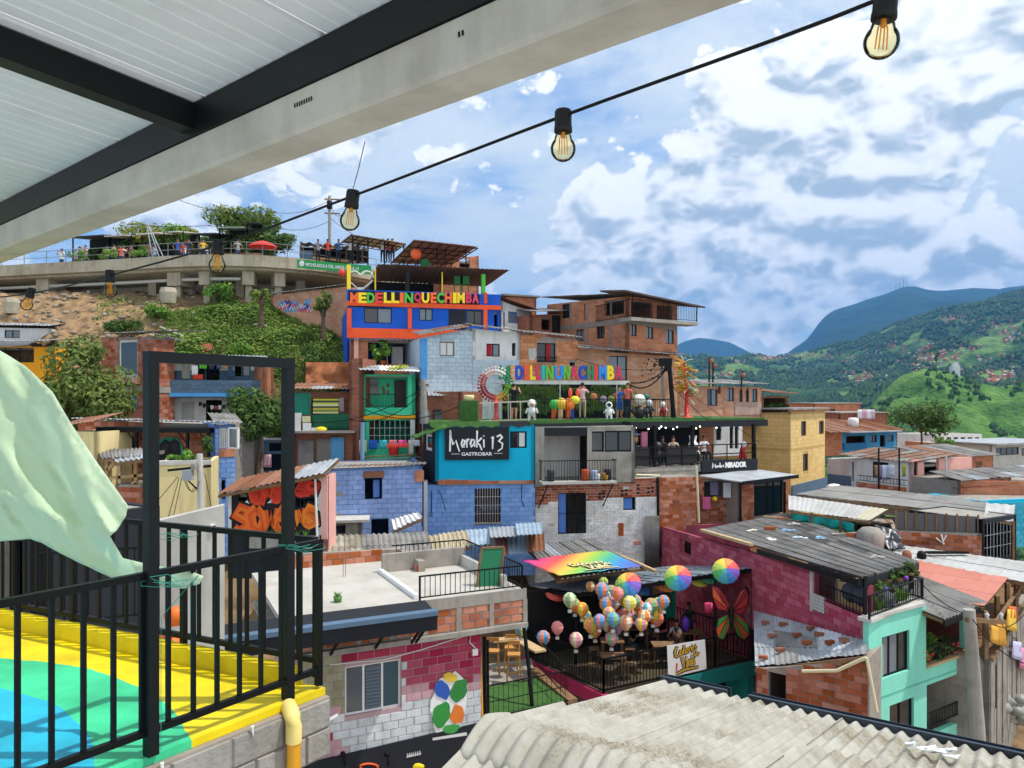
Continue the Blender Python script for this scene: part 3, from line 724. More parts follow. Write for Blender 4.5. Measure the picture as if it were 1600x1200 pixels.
def far_cover():
 r=random.Random(5); tr=MB(); ho=MB(); n=0
 def blobtree(p,s):
  k=[p+Vec((s*.5*math.cos(a)*r.uniform(.7,1.2),s*.5*math.sin(a)*r.uniform(.7,1.2),s*r.uniform(.25,.5))) for a in (0,1.26,2.5,3.8,5.0)]
  b=[q+Vec((0,0,-s*.6)) for q in k]; tp=p+Vec((r.uniform(-.1,.1)*s,0,s*r.uniform(.75,1.1)))
  for i in range(5):
   j=(i+1)%5; tr.face([k[i],k[j],tp]); tr.face([b[i],b[j],k[j],k[i]])
 clusters=[(1500,560,120,28),(1575,520,60,30),(1345,590,40,13),(1260,556,70,9),(1200,562,60,8),(1420,545,70,14),(1120,585,60,10),(1480,500,60,6),(1560,590,60,20),(1310,560,70,10)]
 def town(px,py):return max(math.exp(-((px-a)/c)**2-((py-b)/e)**2) for a,b,c,e in clusters)
 for _ in range(60000):
  px=r.uniform(1000,1750); t=r.random()**1.5; p=R_mid.pt(px,t); py=HZ-F*p.z/p.y
  if py>720:continue
  q=town(px,py); f=noise.fractal(Vec((p.x/170,p.y/170,2)),1,2,4)
  if q>.35 and r.random()<q*.55*(.45+f):
   s=r.uniform(4,7.5); h=r.uniform(3,6); a=r.uniform(-.5,.5); c,d=math.cos(a),math.sin(a)
   e=[Vec((c*x*s/2-d*y*s/2,d*x*s/2+c*y*s/2,0)) for x,y in ((-1,-1),(1,-1),(1,1),(-1,1))]
   mi=0 if r.random()<.62 else r.choice((1,2,3)); b0=[p+k-Vec((0,0,3)) for k in e]; b1=[p+k+Vec((0,0,h)) for k in e]
   for i in range(4):ho.face([b0[i],b0[(i+1)%4],b1[(i+1)%4],b1[i]],mi)
   g=p+Vec((0,0,h+r.uniform(.6,2)))
   ho.face([b1[0]*1.0,b1[1],g+(e[1]+e[2])/2,g+(e[0]+e[3])/2],r.choice((0,0,4,4,1))); ho.face([b1[2],b1[3],g+(e[0]+e[3])/2,g+(e[1]+e[2])/2],4)
  elif f>-.16 and q<.75 and n<24000:
   blobtree(p,r.uniform(7,13)*(1+.25*t)); n+=1
 for _ in range(1800):
  px=r.uniform(1200,1720); t=r.random(); p=R_hill.pt(px,t)
  if noise.noise(Vec((p.x/60,p.y/60,7)))>.05 or px<1345:blobtree(p,r.uniform(3,6.5))
 tag(tr.mk('woodland',leafmat('far woodland',C('#26401f'),C('#56793a'),.01),None,origin=(0,0,-100),kind='stuff'),'far green woodland scattered over the valley slopes','woodland')
 tag(ho.mk('hillside_town',[flat('far brick',C('#b06a4a'),.9),flat('far white wall',C('#d6cfc6'),.9),flat('far grey wall',C('#a39488'),.9),flat('far ochre',C('#c69566'),.9),flat('far tile roof',C('#9c5f45'),.9)],None,origin=(0,0,-100),kind='stuff'),'far brick houses spread over the opposite hillside','town')
far_cover()
def far_masts():
 r=random.Random(2)
 for i,px in enumerate((1400,1405,1412,1417)):
  p=R_big.pt(px,1.0); mb=MB(); hgt=(55,70,95,60)[i]
  mb.tube([p-Vec((0,0,10)),p+Vec((0,0,hgt))],[4,1.5],4); mb.bar(p+Vec((-6,0,hgt*.6)),p+Vec((6,0,hgt*.6)),3)
  tag(mb.mk('radio_mast',M['steel'],None),('shorter leftmost','second shortest','tallest','rightmost')[i]+' radio mast on the highest crest of the blue mountain','mast','radio masts on the mountain crest')
 p=R_hill.pt(1492,.995); mb=MB(); mb.box(p+Vec((-4,-3,-3)),p+Vec((4,3,9))); mb.box(p+Vec((-2,-2,9)),p+Vec((3,2,13)))
 tag(mb.mk('tower_house',M['white'],None),'small pale tower house on the crest of the green hill','house')
 p=R_hill.pt(1463,.97); tree('pine_tree','slim dark tree above the green hill crest',p,26,4,300,1.4,M['leaf_c'],(.7,.7,2.2),5,3,trunk=.5)
far_masts()
def haze():
 m=bpy.data.materials.new('haze'); m.use_nodes=True ; nt=m.node_tree; nt.nodes.clear()
 out=nt.nodes.new('ShaderNodeOutputMaterial'); v=nt.nodes.new('ShaderNodeVolumePrincipled')
 v.inputs['Color'].default_value=(.15,.46,1.0,1); v.inputs['Density'].default_value=0.000085; v.inputs['Anisotropy'].default_value=.0
 nt.links.new(v.outputs[0],out.inputs['Volume'])
 mb=MB(); mb.box((-15000,-700,-175),(15000,14000,1750))
 tag(mb.mk('haze',m,None,kind='stuff'),'thin blue haze filling the valley air','haze')
haze()
# ------------------------------------------------------------------ foreground: terrace roof, lights, painted slab, railings, plastic sheet
def terrace_roof():
 dv=Vec((-.757,.653,0)); nv=Vec((.653,.757,0)); h=1.05
 t=thing('terrace_roof','white ribbed metal roof on dark steel beams over the viewer','roof',(-1.5,2.0,h))
 def at(s,o,z):
  y0=2.198*h; return Vec((0,y0,0))+dv*s+nv*o+Vec((0,0,z))
 gal=worn('galvanised grey beam',C('#c6c0b4'),C('#a59d90'),.7,2.2,rough=.6,streak=.22,bump=.12,spec=.35)
 a,b=-4.0,9.0
 mb=MB(); w=.205; z0,z1=h,h+.165; r=.015
 prof=[(r,z0),(w-r,z0),(w,z0+r),(w,z1),(0,z1),(0,z0+r)]
 p0=[at(a,o,z) for o,z in prof]; mb.prism(p0,dv*(b-a)); mb.mk('edge_channel',gal,t)
 mb=MB(); prof=[(-.012,z1+.004),(.08,z1+.004),(.08,z1+.155),(-.012,z1+.155)]
 mb.prism([at(a,o,z) for o,z in prof],dv*(b-a)); mb.mk('steel_beam',M['steel_b'],t)
 sl=math.tan(R(5.5))
 # rafter, running inwards and up
 s0=1.99
 mb=MB(); q=[]
 for o in (-.012,-3.5):
  zb=z1+.03-o*sl; q.append([at(s0-.05,o,zb),at(s0+.05,o,zb),at(s0+.05,o,zb+.12),at(s0-.05,o,zb+.12)])
 mb.hexa([q[0][0],q[0][1],q[1][1],q[1][0],q[0][3],q[0][2],q[1][2],q[1][3]]); mb.mk('rafter',M['steel_b'],t)
 wm=worn('white enamelled sheet',C('#e4e6e7'),C('#d4d6d7'),.5,1.5,rough=.45,streak=.1,bump=.02,spec=.4)
 wd=.92
 for k in range(-4,10):
  mb=MB(); x0=k*wd; prof=[]
  for i in range(4):
   b_=x0+i*wd/4; prof+=[(b_,0),(b_+.012,.004 if i else .035),(b_+.035,.004 if i else .035),(b_+.047,0),(b_+.12,0),(b_+.125,.003),(b_+.14,.003),(b_+.145,0)]
  prof.append((x0+wd-.004,0))
  def pt(s,o,z):return at(s,o,z1+.158-o*sl+z)
  lo=[(pt(s,.32,z),pt(s,-4.0,z)) for s,z in prof]
  for (a0,a1),(b0,b1) in zip(lo,lo[1:]):mb.face([a0,b0,b1,a1]); mb.face([v+Vec((0,0,.01)) for v in (a1,b1,b0,a0)])
  mb.mk('roof_sheet',wm,t)
  # ink stamps on the channel
 for s,l in ((1.02,.12),(.2,.035),(.98,.0)):
  if not l:continue
  mb=MB()
  for i in range(int(l/.014)):
   x=s+i*.016; mb.face([at(x,-.0015,z0+.10),at(x+.010,-.0015,z0+.10),at(x+.012,-.0015,z0+.118),at(x+.002,-.0015,z0+.118)])
  mb.mk('ink_stamp',M['steel'],t)
terrace_roof()
def string_lights():
 sock=[(1385,-12,1.1),(880,175,1.48),(552,300,1.88),(341,377,2.3),(172,424,2.78),(50,452,3.3)]
 t=thing('string_lights','black cable of amber filament bulbs strung under the roof edge','string lights',P(700,250,1.7))
 pts=[P(1720,-190,.92)]+[P(x,y+6,d) for x,y,d in sock]+[P(-60,470,3.8)]
 full=[]
 for i in range(len(pts)-1):
  for k in range(6):
   u=k/6; p0=pts[max(i-1,0)]; p1=pts[i]; p2=pts[i+1]; p3=pts[min(i+2,len(pts)-1)]
   full.append(.5*((2*p1)+(p2-p0)*u+(2*p0-5*p1+4*p2-p3)*u*u+(3*p1-p0-3*p2+p3)*u**3))
 mb=MB(); mb.tube(full,.0032,6); mb.mk('cable',M['steel'],t)
 gl,nt,b=newmat('amber glass'); nt.nodes.remove(b); trn=nd(nt,'ShaderNodeBsdfTransparent'); trn.inputs[0].default_value=(1.0,.93,.70,1)
 gs=nd(nt,'ShaderNodeBsdfGlossy'); gs.inputs['Roughness'].default_value=.04; ms=nd(nt,'ShaderNodeMixShader'); fr=nd(nt,'ShaderNodeFresnel'); fr.inputs['IOR'].default_value=1.25
 nt.links.new(fr.outputs[0],ms.inputs[0]); nt.links.new(trn.outputs[0],ms.inputs[1]); nt.links.new(gs.outputs[0],ms.inputs[2]); nt.links.new(ms.outputs[0],nt.nodes['Material Output'].inputs[0])
 fil=flat('filament',C('#e89a2c'),.5); ru=flat('black rubber',C('#0e0e10'),.55)
 tilt=[(.10,-1),(.0,-1),(.12,-1),(.05,-1),(.02,-1),(.25,-1)]
 for (x,y,d),(tx,_) in zip(sock,tilt):
  c=P(x,y,d); ax=Vec((-tx,0,-1)).normalized() if x not in (50,) else Vec((-.35,0,-1)).normalized()
  mb=MB(); mb.lathe(c-ax*.004,[(.0,-.003),(.014,0),(.0165,.004),(.0165,.03),(.0175,.034),(.0175,.043),(.0,.043)],16,axis=ax)
  for i in range(8):pass
  s=mb.mk('socket',ru,t)
  g=MB(); R_=.0245
  prof=[(.0125,.040),(.0135,.046),(.0165,.052)]+[(R_*math.sin(a),.075-R_*math.cos(a)) for a in [R(45+13.5*i) for i in range(11)]]
  g.lathe(c-ax*.004,prof,18,axis=ax); bl=g.mk('bulb',gl,t)
  f=MB(); x1=ax.cross(Vec((0,1,0))).normalized()
  for sx in (-.007,-.0025,.0025,.007):f.tube([c+ax*.042+x1*sx*.4,c+ax*.052+x1*sx,c+ax*.082+x1*sx*1.2],.0011,5)
  f.tube([c+ax*.036,c+ax*.05],.004,6)
  f.mk('filament',fil,bl)
string_lights()
DZ=-2.05
def painted_slab():
 m,nt,b=newmat('painted slab'); L=nt.links; geo=nd(nt,'ShaderNodeNewGeometry')
 # concentric painted bands
 (ax,ay),(bx,by),(cx,cy_)=(-4.03,6.04),(-2.62,5.42),(-1.9,4.55)
 dd=2*(ax*(by-cy_)+bx*(cy_-ay)+cx*(ay-by))
 ux=((ax*ax+ay*ay)*(by-cy_)+(bx*bx+by*by)*(cy_-ay)+(cx*cx+cy_*cy_)*(ay-by))/dd
 uy=((ax*ax+ay*ay)*(cx-bx)+(bx*bx+by*by)*(ax-cx)+(cx*cx+cy_*cy_)*(bx-ax))/dd
 rad=math.hypot(ax-ux,ay-uy)
 g1=P(0,1075,1); g1*=DZ/g1.z; r2=math.hypot(g1.x-ux,g1.y-uy); g2=P(120,1128,1); g2*=DZ/g2.z; r2=(r2+math.hypot(g2.x-ux,g2.y-uy))/2
 sub=nd(nt,'ShaderNodeVectorMath',operation='SUBTRACT'); L.new(geo.outputs['Position'],sub.inputs[0]); sub.inputs[1].default_value=(ux,uy,DZ)
 mu=nd(nt,'ShaderNodeVectorMath',operation='MULTIPLY'); L.new(sub.outputs[0],mu.inputs[0]); mu.inputs[1].default_value=(1,1,0)
 ln=nd(nt,'ShaderNodeVectorMath',operation='LENGTH'); L.new(mu.outputs[0],ln.inputs[0])
 nz=nd(nt,'ShaderNodeTexNoise'); nz.inputs['Scale'].default_value=3; nz.inputs['Detail'].default_value=4; L.new(geo.outputs['Position'],nz.inputs['Vector'])
 ad=nd(nt,'ShaderNodeMath',operation='MULTIPLY_ADD'); L.new(nz.outputs['Fac'],ad.inputs[0]); ad.inputs[1].default_value=.08; L.new(ln.outputs['Value'],ad.inputs[2])
 def gt(v):
  n=nd(nt,'ShaderNodeMath',operation='GREATER_THAN'); L.new(ad.outputs[0],n.inputs[0]); n.inputs[1].default_value=v; return n.outputs[0]
 def mix(f,a,c):
  n=nd(nt,'ShaderNodeMix',data_type='RGBA'); L.new(f,n.inputs[0])
  for i,v in ((6,a),(7,c)):
   if isinstance(v,tuple):n.inputs[i].default_value=v
   else:L.new(v,n.inputs[i])
  return n.outputs[2]
 c1=mix(gt(r2+.04),C('#21b6d4'),C('#3fd093')); c1=mix(gt(rad+.04),c1,C('#f6d800'))
 wv=nd(nt,'ShaderNodeTexNoise'); wv.inputs['Scale'].default_value=2.2; wv.inputs['Detail'].default_value=7; L.new(geo.outputs['Position'],wv.inputs['Vector'])
 hs=nd(nt,'ShaderNodeHueSaturation'); L.new(c1,hs.inputs['Color']); rr=nd(nt,'ShaderNodeMapRange'); L.new(wv.outputs['Fac'],rr.inputs['Value']); rr.inputs['From Min'].default_value=.3; rr.inputs['From Max'].default_value=.7; rr.inputs['To Min'].default_value=.62; rr.inputs['To Max'].default_value=1.1; L.new(rr.outputs[0],hs.inputs['Value'])
 L.new(hs.outputs[0],b.inputs['Base Color']); b.inputs['Roughness'].default_value=.55
 mp=nd(nt,'ShaderNodeVectorMath',operation='MULTIPLY'); mp.inputs[1].default_value=(9,26,1); L.new(geo.outputs['Position'],mp.inputs[0])
 n3=nd(nt,'ShaderNodeTexNoise'); n3.inputs['Scale'].default_value=1.2; n3.inputs['Detail'].default_value=6; L.new(mp.outputs[0],n3.inputs['Vector']); bp=nd(nt,'ShaderNodeBump'); bp.inputs['Strength'].default_value=.35; bp.inputs['Distance'].default_value=.02; L.new(n3.outputs['Fac'],bp.inputs['Height']); L.new(bp.outputs[0],b.inputs['Normal'])
 k=Vec((-1.32,5.43)); f1=Vec((-.72,-1.0)).normalized(); b1=Vec((-2.754,1.30)).normalized()
 t=thing('painted_roof_slab','flat roof slab painted in yellow, green and turquoise bands behind black railings','roof slab',(-3,5,DZ-.2))
 A=k; B=k+f1*4.2; D=k+b1*7.0; Cc=B+b1*7.0
 mb=MB(); v=lambda q,z:Vec((q.x,q.y,z))
 mb.hexa([v(A,DZ-.05),v(D,DZ-.05),v(Cc,DZ-.05),v(B,DZ-.05),v(A,DZ),v(D,DZ),v(Cc,DZ),v(B,DZ)]); mb.mk('slab',m,t)
 # block courses under the front edge, one object per block, and the blocks of the back upstand
 fc=Face(0,0,0,0,B+Vec((.04,-.03)),A+Vec((.04,-.03)))
 gy=worn('grey slab block',C('#9a958c'),C('#76716a'),.7,3,streak=.3,var=.12,bump=.5)
 mb=MB(); fc.box(mb,0,fc.W,DZ-.46,DZ-.052,-.3,-.002); wl=mb.mk('edge_wall',M['mortar'],t)
 bricks(wl,fc,0,fc.W,DZ-.45,DZ-.06,DZ-.06,[],.40,.195,[gy],proud=.016,name='block')
 fb=Face(0,0,0,0,D,A-b1*-.22)
 mb=MB()
 seg=26; rr_=random.Random(3)
 for i in range(seg):
  a0=fb.W*i/seg; a1=fb.W*(i+1)/seg; hh=.12+rr_.uniform(-.006,.006)
  fb.box(mb,a0,a1,DZ-.3,DZ+hh,-.02,.09)
 mb.mk('upstand',m,t)
 # paint runs on the edge
 mb=MB()
 for u,l in ((2.35,.09),(2.95,.14),(3.55,.06),(3.9,.1),(1.9,.08)):
  mb.tube([fc.w(u,DZ-.03,.022),fc.w(u+.005,DZ-.03-l,.022)],[.012,.004],5)
 mb.mk('paint_run',flat('white paint run',C('#e9e7d8'),.6),t)
 # railings
 A3=Vec((-1.365,5.42,DZ)); B3=A3+Vec((f1.x,f1.y,0))*4.0
 rl=thing('front_railing','near black square tube railing crossing the painted slab in front','railing',(A3+B3)/2)
 L_=(B3-A3).length; nb=25; Z=Vec((0,0,1)); ch=.035
 m2=MB(); m2.bar(A3+Z*1.03,B3+Z*1.03,.04,.04); m2.mk('top_rail',M['steel'],rl)
 m2=MB(); m2.bar(A3+Z*.13,B3+Z*.13,.035,.04); m2.mk('bottom_rail',M['steel'],rl)
 for i in range(nb+1):
  q=A3+(B3-A3)*(i/nb); w_=.042 if i in (0,13,24) else .024
  m2=MB(); m2.bar(q+Z*(.02 if w_>.03 else .13),q+Z*1.02,w_,w_,up=(f1.x,f1.y,0)); m2.mk('post' if w_>.03 else 'baluster',M['steel'],rl)
 A4=Vec((-1.40,5.50,DZ+.10)); B4=A4+Vec((b1.x,b1.y,0))*5.6
 rl=thing('rear_railing','black square tube railing along the yellow upstand behind the slab','railing',(A4+B4)/2)
 m2=MB(); m2.bar(A4+Z*.93,B4+Z*.93,.04,.04); m2.mk('top_rail',M['steel'],rl)
 m2=MB(); m2.bar(A4+Z*.07,B4+Z*.07,.035,.04); m2.mk('bottom_rail',M['steel'],rl)
 nb=34
 for i in range(nb+1):
  q=A4+(B4-A4)*(i/nb); w_=.042 if i%8==0 else .024
  m2=MB(); m2.bar(q+Z*(-.05 if w_>.03 else .07),q+Z*.92,w_,w_,up=(b1.x,b1.y,0)); m2.mk('post' if w_>.03 else 'baluster',M['steel'],rl)
  # tall portal frame
 g=thing('portal_frame','tall black steel frame of two posts and a lintel on the painted slab','frame',P(240,1180,4.4))
 q1=P(236,1180,4.4); q2=P(450,1092,5.22)
 for q in (q1,q2):
  m2=MB(); m2.bar(Vec((q.x,q.y,DZ+.003)),Vec((q.x,q.y,.20)),.064,.064,up=(f1.x,f1.y,0)); m2.mk('post',M['steel_b'],g)
 m2=MB(); m2.bar(Vec((q1.x,q1.y,.232))+Vec((f1.x,f1.y,0))*.032,Vec((q2.x,q2.y,.232))-Vec((f1.x,f1.y,0))*.032,.064,.064); m2.mk('lintel',M['steel_b'],g)
 # loose green wire round the rails
 gw=flat('green wire',C('#2f8d7d'),.5)
 for i,(px,py,d) in enumerate(((240,905,4.38),(450,855,5.18),(258,836,5.9))):
  p=P(px,py,d); rr2=random.Random(i+4); pts=[p+Vec((.10*math.cos(a*1.3)+a*.012,.05*math.sin(a*1.3)-.04,rr2.uniform(-.03,.03))) for a in range(16)]
  if i==0:pts+=[p+Vec((.07,-.06,-.2-.15*k+0)) for k in range(6)]
  mb=MB(); mb.tube(pts,.002,5)
  tag(mb.mk('binding_wire',gw,None),('green binding wire hanging from the near frame post','green binding wire wound round the farther frame post','small green wire tie on the rear rail')[i],'wire')
  # yellow drain pipe
 o=thing('drain_pipe','orange yellow plastic drain pipe with elbow below the slab corner','pipe',P(459,1250,5.0))
 ye=flat('orange pvc',C('#dd9a1f'),.4); yl=flat('cream pvc',C('#e9cf7a'),.4)
 mb=MB(); a=P(459,1150,5.05); mb.tube([a+Vec((0,0,-1.2)),a],.045,14); mb.mk('pipe',ye,o)
 mb=MB(); mb.tube([a+Vec((0,0,-.04)),a+Vec((0,0,.07)),a+Vec((-.012,.02,.115)),a+Vec((-.04,.06,.145)),a+Vec((-.07,.12,.15))],[.052,.052,.053,.052,.052],14); mb.mk('elbow',yl,o)
painted_slab()
def plastic_sheet():
 0
 outline=[(-260,420),(0,548),(40,572),(82,612),(110,660),(150,720),(200,790),(197,806),(183,828),(172,838),(192,872),(225,880),(300,893),(318,900),(312,912),(288,920),(250,915),(215,906),(175,903),(130,882),(95,865),(65,848),(48,842),(0,846),(-260,850)]
 import mathutils
 pts=[Vec(p) for p in outline]; step=6
 ins=[]
 def inside(x,y):
  c=False ; n=len(outline)
  for i in range(n):
   (x1,y1),(x2,y2)=outline[i],outline[(i+1)%n]
   if (y1>y)!=(y2>y) and x<(x2-x1)*(y-y1)/(y2-y1)+x1:c=not c
  return c
 bd=[]
 for (x1,y1),(x2,y2) in zip(outline,outline[1:]+outline[:1]):
  k=max(1,int(math.hypot(x2-x1,y2-y1)/step)); bd+=[Vec((x1+(x2-x1)*i/k,y1+(y2-y1)*i/k)) for i in range(k)]
 r=random.Random(4)
 y=425
 while y<920:
  x=-255
  while x<320:
   a,b=x+r.uniform(-2,2),y+r.uniform(-2,2)
   if inside(a,b) and min((Vec((a,b))-q).length for q in bd)>4:ins.append(Vec((a,b)))
   x+=step
  y+=step
 nb=len(bd); ed=[(i,(i+1)%nb) for i in range(nb)]
 vo,eo,fo,*_=mathutils.geometry.delaunay_2d_cdt(bd+ins,ed,[list(range(nb))],1,1e-4)
 mb=MB(); vs=[]
 def seg(px,py,a,b):
  a,b=Vec(a),Vec(b); q=Vec((px,py)); t=max(0,min(1,(q-a).dot(b-a)/(b-a).length_squared)); return (q-a-(b-a)*t)
 folds=[((-40,560),(60,848),60,.16),((82,612),(190,872),40,.22),((20,560),(150,893),26,-.07),((60,600),(172,838),24,.10),((-150,480),(-60,850),60,.15),((0,700),(130,882),20,.06),((-20,760),(310,905),14,.10),((120,690),(183,828),18,-.09),((30,700),(40,848),16,-.05),((60,845),(300,915),9,-.05)]
 for v in vo:
  px,py=v; d=5.05+.0012*(200-px)-(py-600)*.0010
  for a,b,w,amp in folds:
   e=seg(px,py,a,b).length; d-=amp*.45*math.exp(-(e/w)**1.3)
  q=Vec((px*.02,py*.012,1)); d+=.03*noise.fractal(q*.6,1,2,1)+.09*abs(noise.noise(Vec(((px*.85-py*.52)*.022,(py*.85+px*.52)*.003,3))))+.045*abs(noise.noise(Vec(((px*.80-py*.60)*.055,(py*.80+px*.60)*.006,7))))+.012*abs(noise.noise(Vec(((px*.9-py*.43)*.12,(py*.9+px*.43)*.012,11))))
  vs.append(P(px,py,d))
 mb.add(vs,[tuple(f) for f in fo],0,True)
 m,nt,b=newmat('pale green film'); b.inputs['Base Color'].default_value=C('#dcebd4'); b.inputs['Roughness'].default_value=.4; b.inputs['Specular IOR Level'].default_value=.35
 gg=nd(nt,'ShaderNodeNewGeometry'); vr=nd(nt,'ShaderNodeVectorRotate'); vr.inputs['Axis'].default_value=(0,1,0); vr.inputs['Angle'].default_value=.55; nt.links.new(gg.outputs['Position'],vr.inputs['Vector']); vmul=nd(nt,'ShaderNodeVectorMath',operation='MULTIPLY'); vmul.inputs[1].default_value=(3.2,1,.8); nt.links.new(vr.outputs[0],vmul.inputs[0])
 wn=nd(nt,'ShaderNodeTexNoise',noise_type='RIDGED_MULTIFRACTAL'); wn.inputs['Scale'].default_value=1.3; wn.inputs['Detail'].default_value=5; nt.links.new(vmul.outputs[0],wn.inputs['Vector']); bp=nd(nt,'ShaderNodeBump'); bp.inputs['Strength'].default_value=.3; bp.inputs['Distance'].default_value=.04; nt.links.new(wn.outputs['Fac'],bp.inputs['Height']); nt.links.new(bp.outputs[0],b.inputs['Normal'])
 tr=nd(nt,'ShaderNodeBsdfTranslucent'); tr.inputs[0].default_value=C('#e6f4de'); ms=nd(nt,'ShaderNodeMixShader'); ms.inputs[0].default_value=.5
 nt.links.new(b.outputs[0],ms.inputs[1]); nt.links.new(tr.outputs[0],ms.inputs[2]); nt.links.new(ms.outputs[0],nt.nodes['Material Output'].inputs[0])
 o=mb.mk('plastic_sheet',m,None); sd=o.modifiers.new('thick','SOLIDIFY'); sd.thickness=.003
 tag(o,'large crumpled pale green plastic sheet draped over the railing','plastic sheet')
plastic_sheet()
def corrugated_roof():
 0
 m,nt,b=newmat('weathered fibre cement'); L=nt.links; geo=nd(nt,'ShaderNodeNewGeometry')
 e=Vec((.833,-.554,0)); dn=Vec((.554,.833,-.2034)); base=Vec((3.04,7.3,-3.05))
 oi=nd(nt,'ShaderNodeObjectInfo')
 n1=nd(nt,'ShaderNodeTexNoise'); n1.inputs['Scale'].default_value=2.2; n1.inputs['Detail'].default_value=8; n1.inputs['Roughness'].default_value=.7; L.new(geo.outputs['Position'],n1.inputs['Vector'])
 mx=nd(nt,'ShaderNodeMix',data_type='RGBA'); mx.inputs[6].default_value=C('#b0ada2'); mx.inputs[7].default_value=C('#8e897b'); r1=nd(nt,'ShaderNodeMapRange'); r1.inputs['From Min'].default_value=.35; r1.inputs['From Max'].default_value=.7; L.new(n1.outputs['Fac'],r1.inputs['Value']); L.new(r1.outputs[0],mx.inputs[0])
 n2=nd(nt,'ShaderNodeTexNoise'); n2.inputs['Scale'].default_value=42; n2.inputs['Detail'].default_value=6; n2.inputs['Roughness'].default_value=.75; L.new(geo.outputs['Position'],n2.inputs['Vector'])
 n3=nd(nt,'ShaderNodeTexNoise'); n3.inputs['Scale'].default_value=1.1; n3.inputs['Detail'].default_value=5; L.new(geo.outputs['Position'],n3.inputs['Vector'])
 ad=nd(nt,'ShaderNodeMath',operation='MULTIPLY_ADD'); L.new(n3.outputs['Fac'],ad.inputs[0]); ad.inputs[1].default_value=.75; L.new(n2.outputs['Fac'],ad.inputs[2])
 ad2=nd(nt,'ShaderNodeMath',operation='MULTIPLY_ADD'); L.new(oi.outputs['Random'],ad2.inputs[0]); ad2.inputs[1].default_value=.10; L.new(ad.outputs[0],ad2.inputs[2])
 r2=nd(nt,'ShaderNodeMapRange'); r2.inputs['From Min'].default_value=.97; r2.inputs['From Max'].default_value=1.12; r2.inputs['To Max'].default_value=.8; L.new(ad2.outputs[0],r2.inputs['Value'])
 m2=nd(nt,'ShaderNodeMix',data_type='RGBA'); L.new(r2.outputs[0],m2.inputs[0]); L.new(mx.outputs[2],m2.inputs[6]); m2.inputs[7].default_value=C('#6f6047')
 L.new(m2.outputs[2],b.inputs['Base Color']); b.inputs['Roughness'].default_value=.9; b.inputs['Specular IOR Level'].default_value=.15
 bp=nd(nt,'ShaderNodeBump'); bp.inputs['Strength'].default_value=.25; bp.inputs['Distance'].default_value=.006; L.new(n2.outputs['Fac'],bp.inputs['Height']); L.new(bp.outputs[0],b.inputs['Normal'])
 M['fibre']=m; MATS['weathered fibre cement']=m
 t=thing('corrugated_roof','pale weathered corrugated roof with rolled ridge just below the viewer','roof',base+Vec((-1,-2,0)))
 pitch,amp=.177,.022
 wd=pitch*5
 S=3.3
 def pt(s,q,z=0):return base+e*s-dn*q+Vec((0,0,z))
 r=random.Random(8)
 for i in range(-2,9):
  x0=i*wd+.08; x1=x0+wd
  lo0=-.02+r.uniform(-.02,.02); zz=.006*(i%2)
  mid=1.7+r.uniform(-.06,.06)+(.55 if i in (-2,-1) else 0)
  corr(t,'roof_sheet',pt(x0,mid+.1,zz),pt(x1+.02,mid+.1,zz),pt(x1+.02,lo0,zz),pt(x0,lo0,zz),m,pitch,amp,seg=10,n=7)
  zz+=.046
  corr(t,'roof_sheet',pt(x0,S,zz),pt(x1+.02,S,zz),pt(x1+.02,mid-.12,zz),pt(x0,mid-.12,zz),m,pitch,amp,seg=10,n=7)
  # ridge tile, rolled over the top
  mb=MB(); vs=[]; k=70; prof=[]
  for j in range(13):
   a=-.5+j/12.0; prof.append((S+a*.62,.055+.03*math.cos(a*math.pi)-(.10*a*a*4*.62 if a>0 else 0)))
  for q,z in prof:
   for u in range(k+1):
    s=x0+(wd+.02)*u/k; base_pt=pt(s,min(q,S),z) if q<=S else pt(s,S,z)+Vec((-.554,-.833,-.22))*(q-S)
    vs.append(base_pt+Vec((0,0,.020*math.cos(2*math.pi*7*u/k))))
  mb.add(vs,[(j*(k+1)+u,j*(k+1)+u+1,(j+1)*(k+1)+u+1,(j+1)*(k+1)+u) for j in range(12) for u in range(k)],0,True)
  o=mb.mk('ridge_tile',m,t); sd=o.modifiers.new('t','SOLIDIFY'); sd.thickness=.012
  # far side slope
  top=[pt(x0,S,.02),pt(x1+.02,S,.02)]; dd=Vec((-.554,-.833,-.24))*1.6
  corr(t,'roof_sheet',top[0],top[1],top[1]+dd,top[0]+dd,m,pitch,amp,seg=8,n=7)
 gm=flat('dark gutter',C('#3a4450'),.4,.2)
 for a,b_ in ((-1.75,-1.02),(-.80,7.5)):
  mb=MB(); prof=[(-.02,.05),(-.05,.055),(-.05,-.05),(-.16,-.05),(-.16,.06),(-.175,.06),(-.175,-.065),(-.035,-.065),(-.035,.04),(-.02,.04)]
  mb.prism([pt(a,q,z) for q,z in prof],e*(b_-a)); mb.mk('gutter',gm,t)
  # wall carrying the roof
 fw=Face(0,0,0,0,(base-e*3.2+dn*-.2).xy,(base+e*7.5+dn*-.2).xy)
 mb=MB(); q0=pt(-1.45,.25); q1=pt(7.4,.25); q2=pt(7.4,3.2); q3=pt(-1.45,3.2)
 zt=-3.15
 mb.hexa([Vec((q.x,q.y,-13)) for q in (q0,q1,q2,q3)]+[Vec((q.x,q.y,zt)) for q in (q0,q1,q2,q3)]); mb.mk('wall',M['farbrick3'],t)
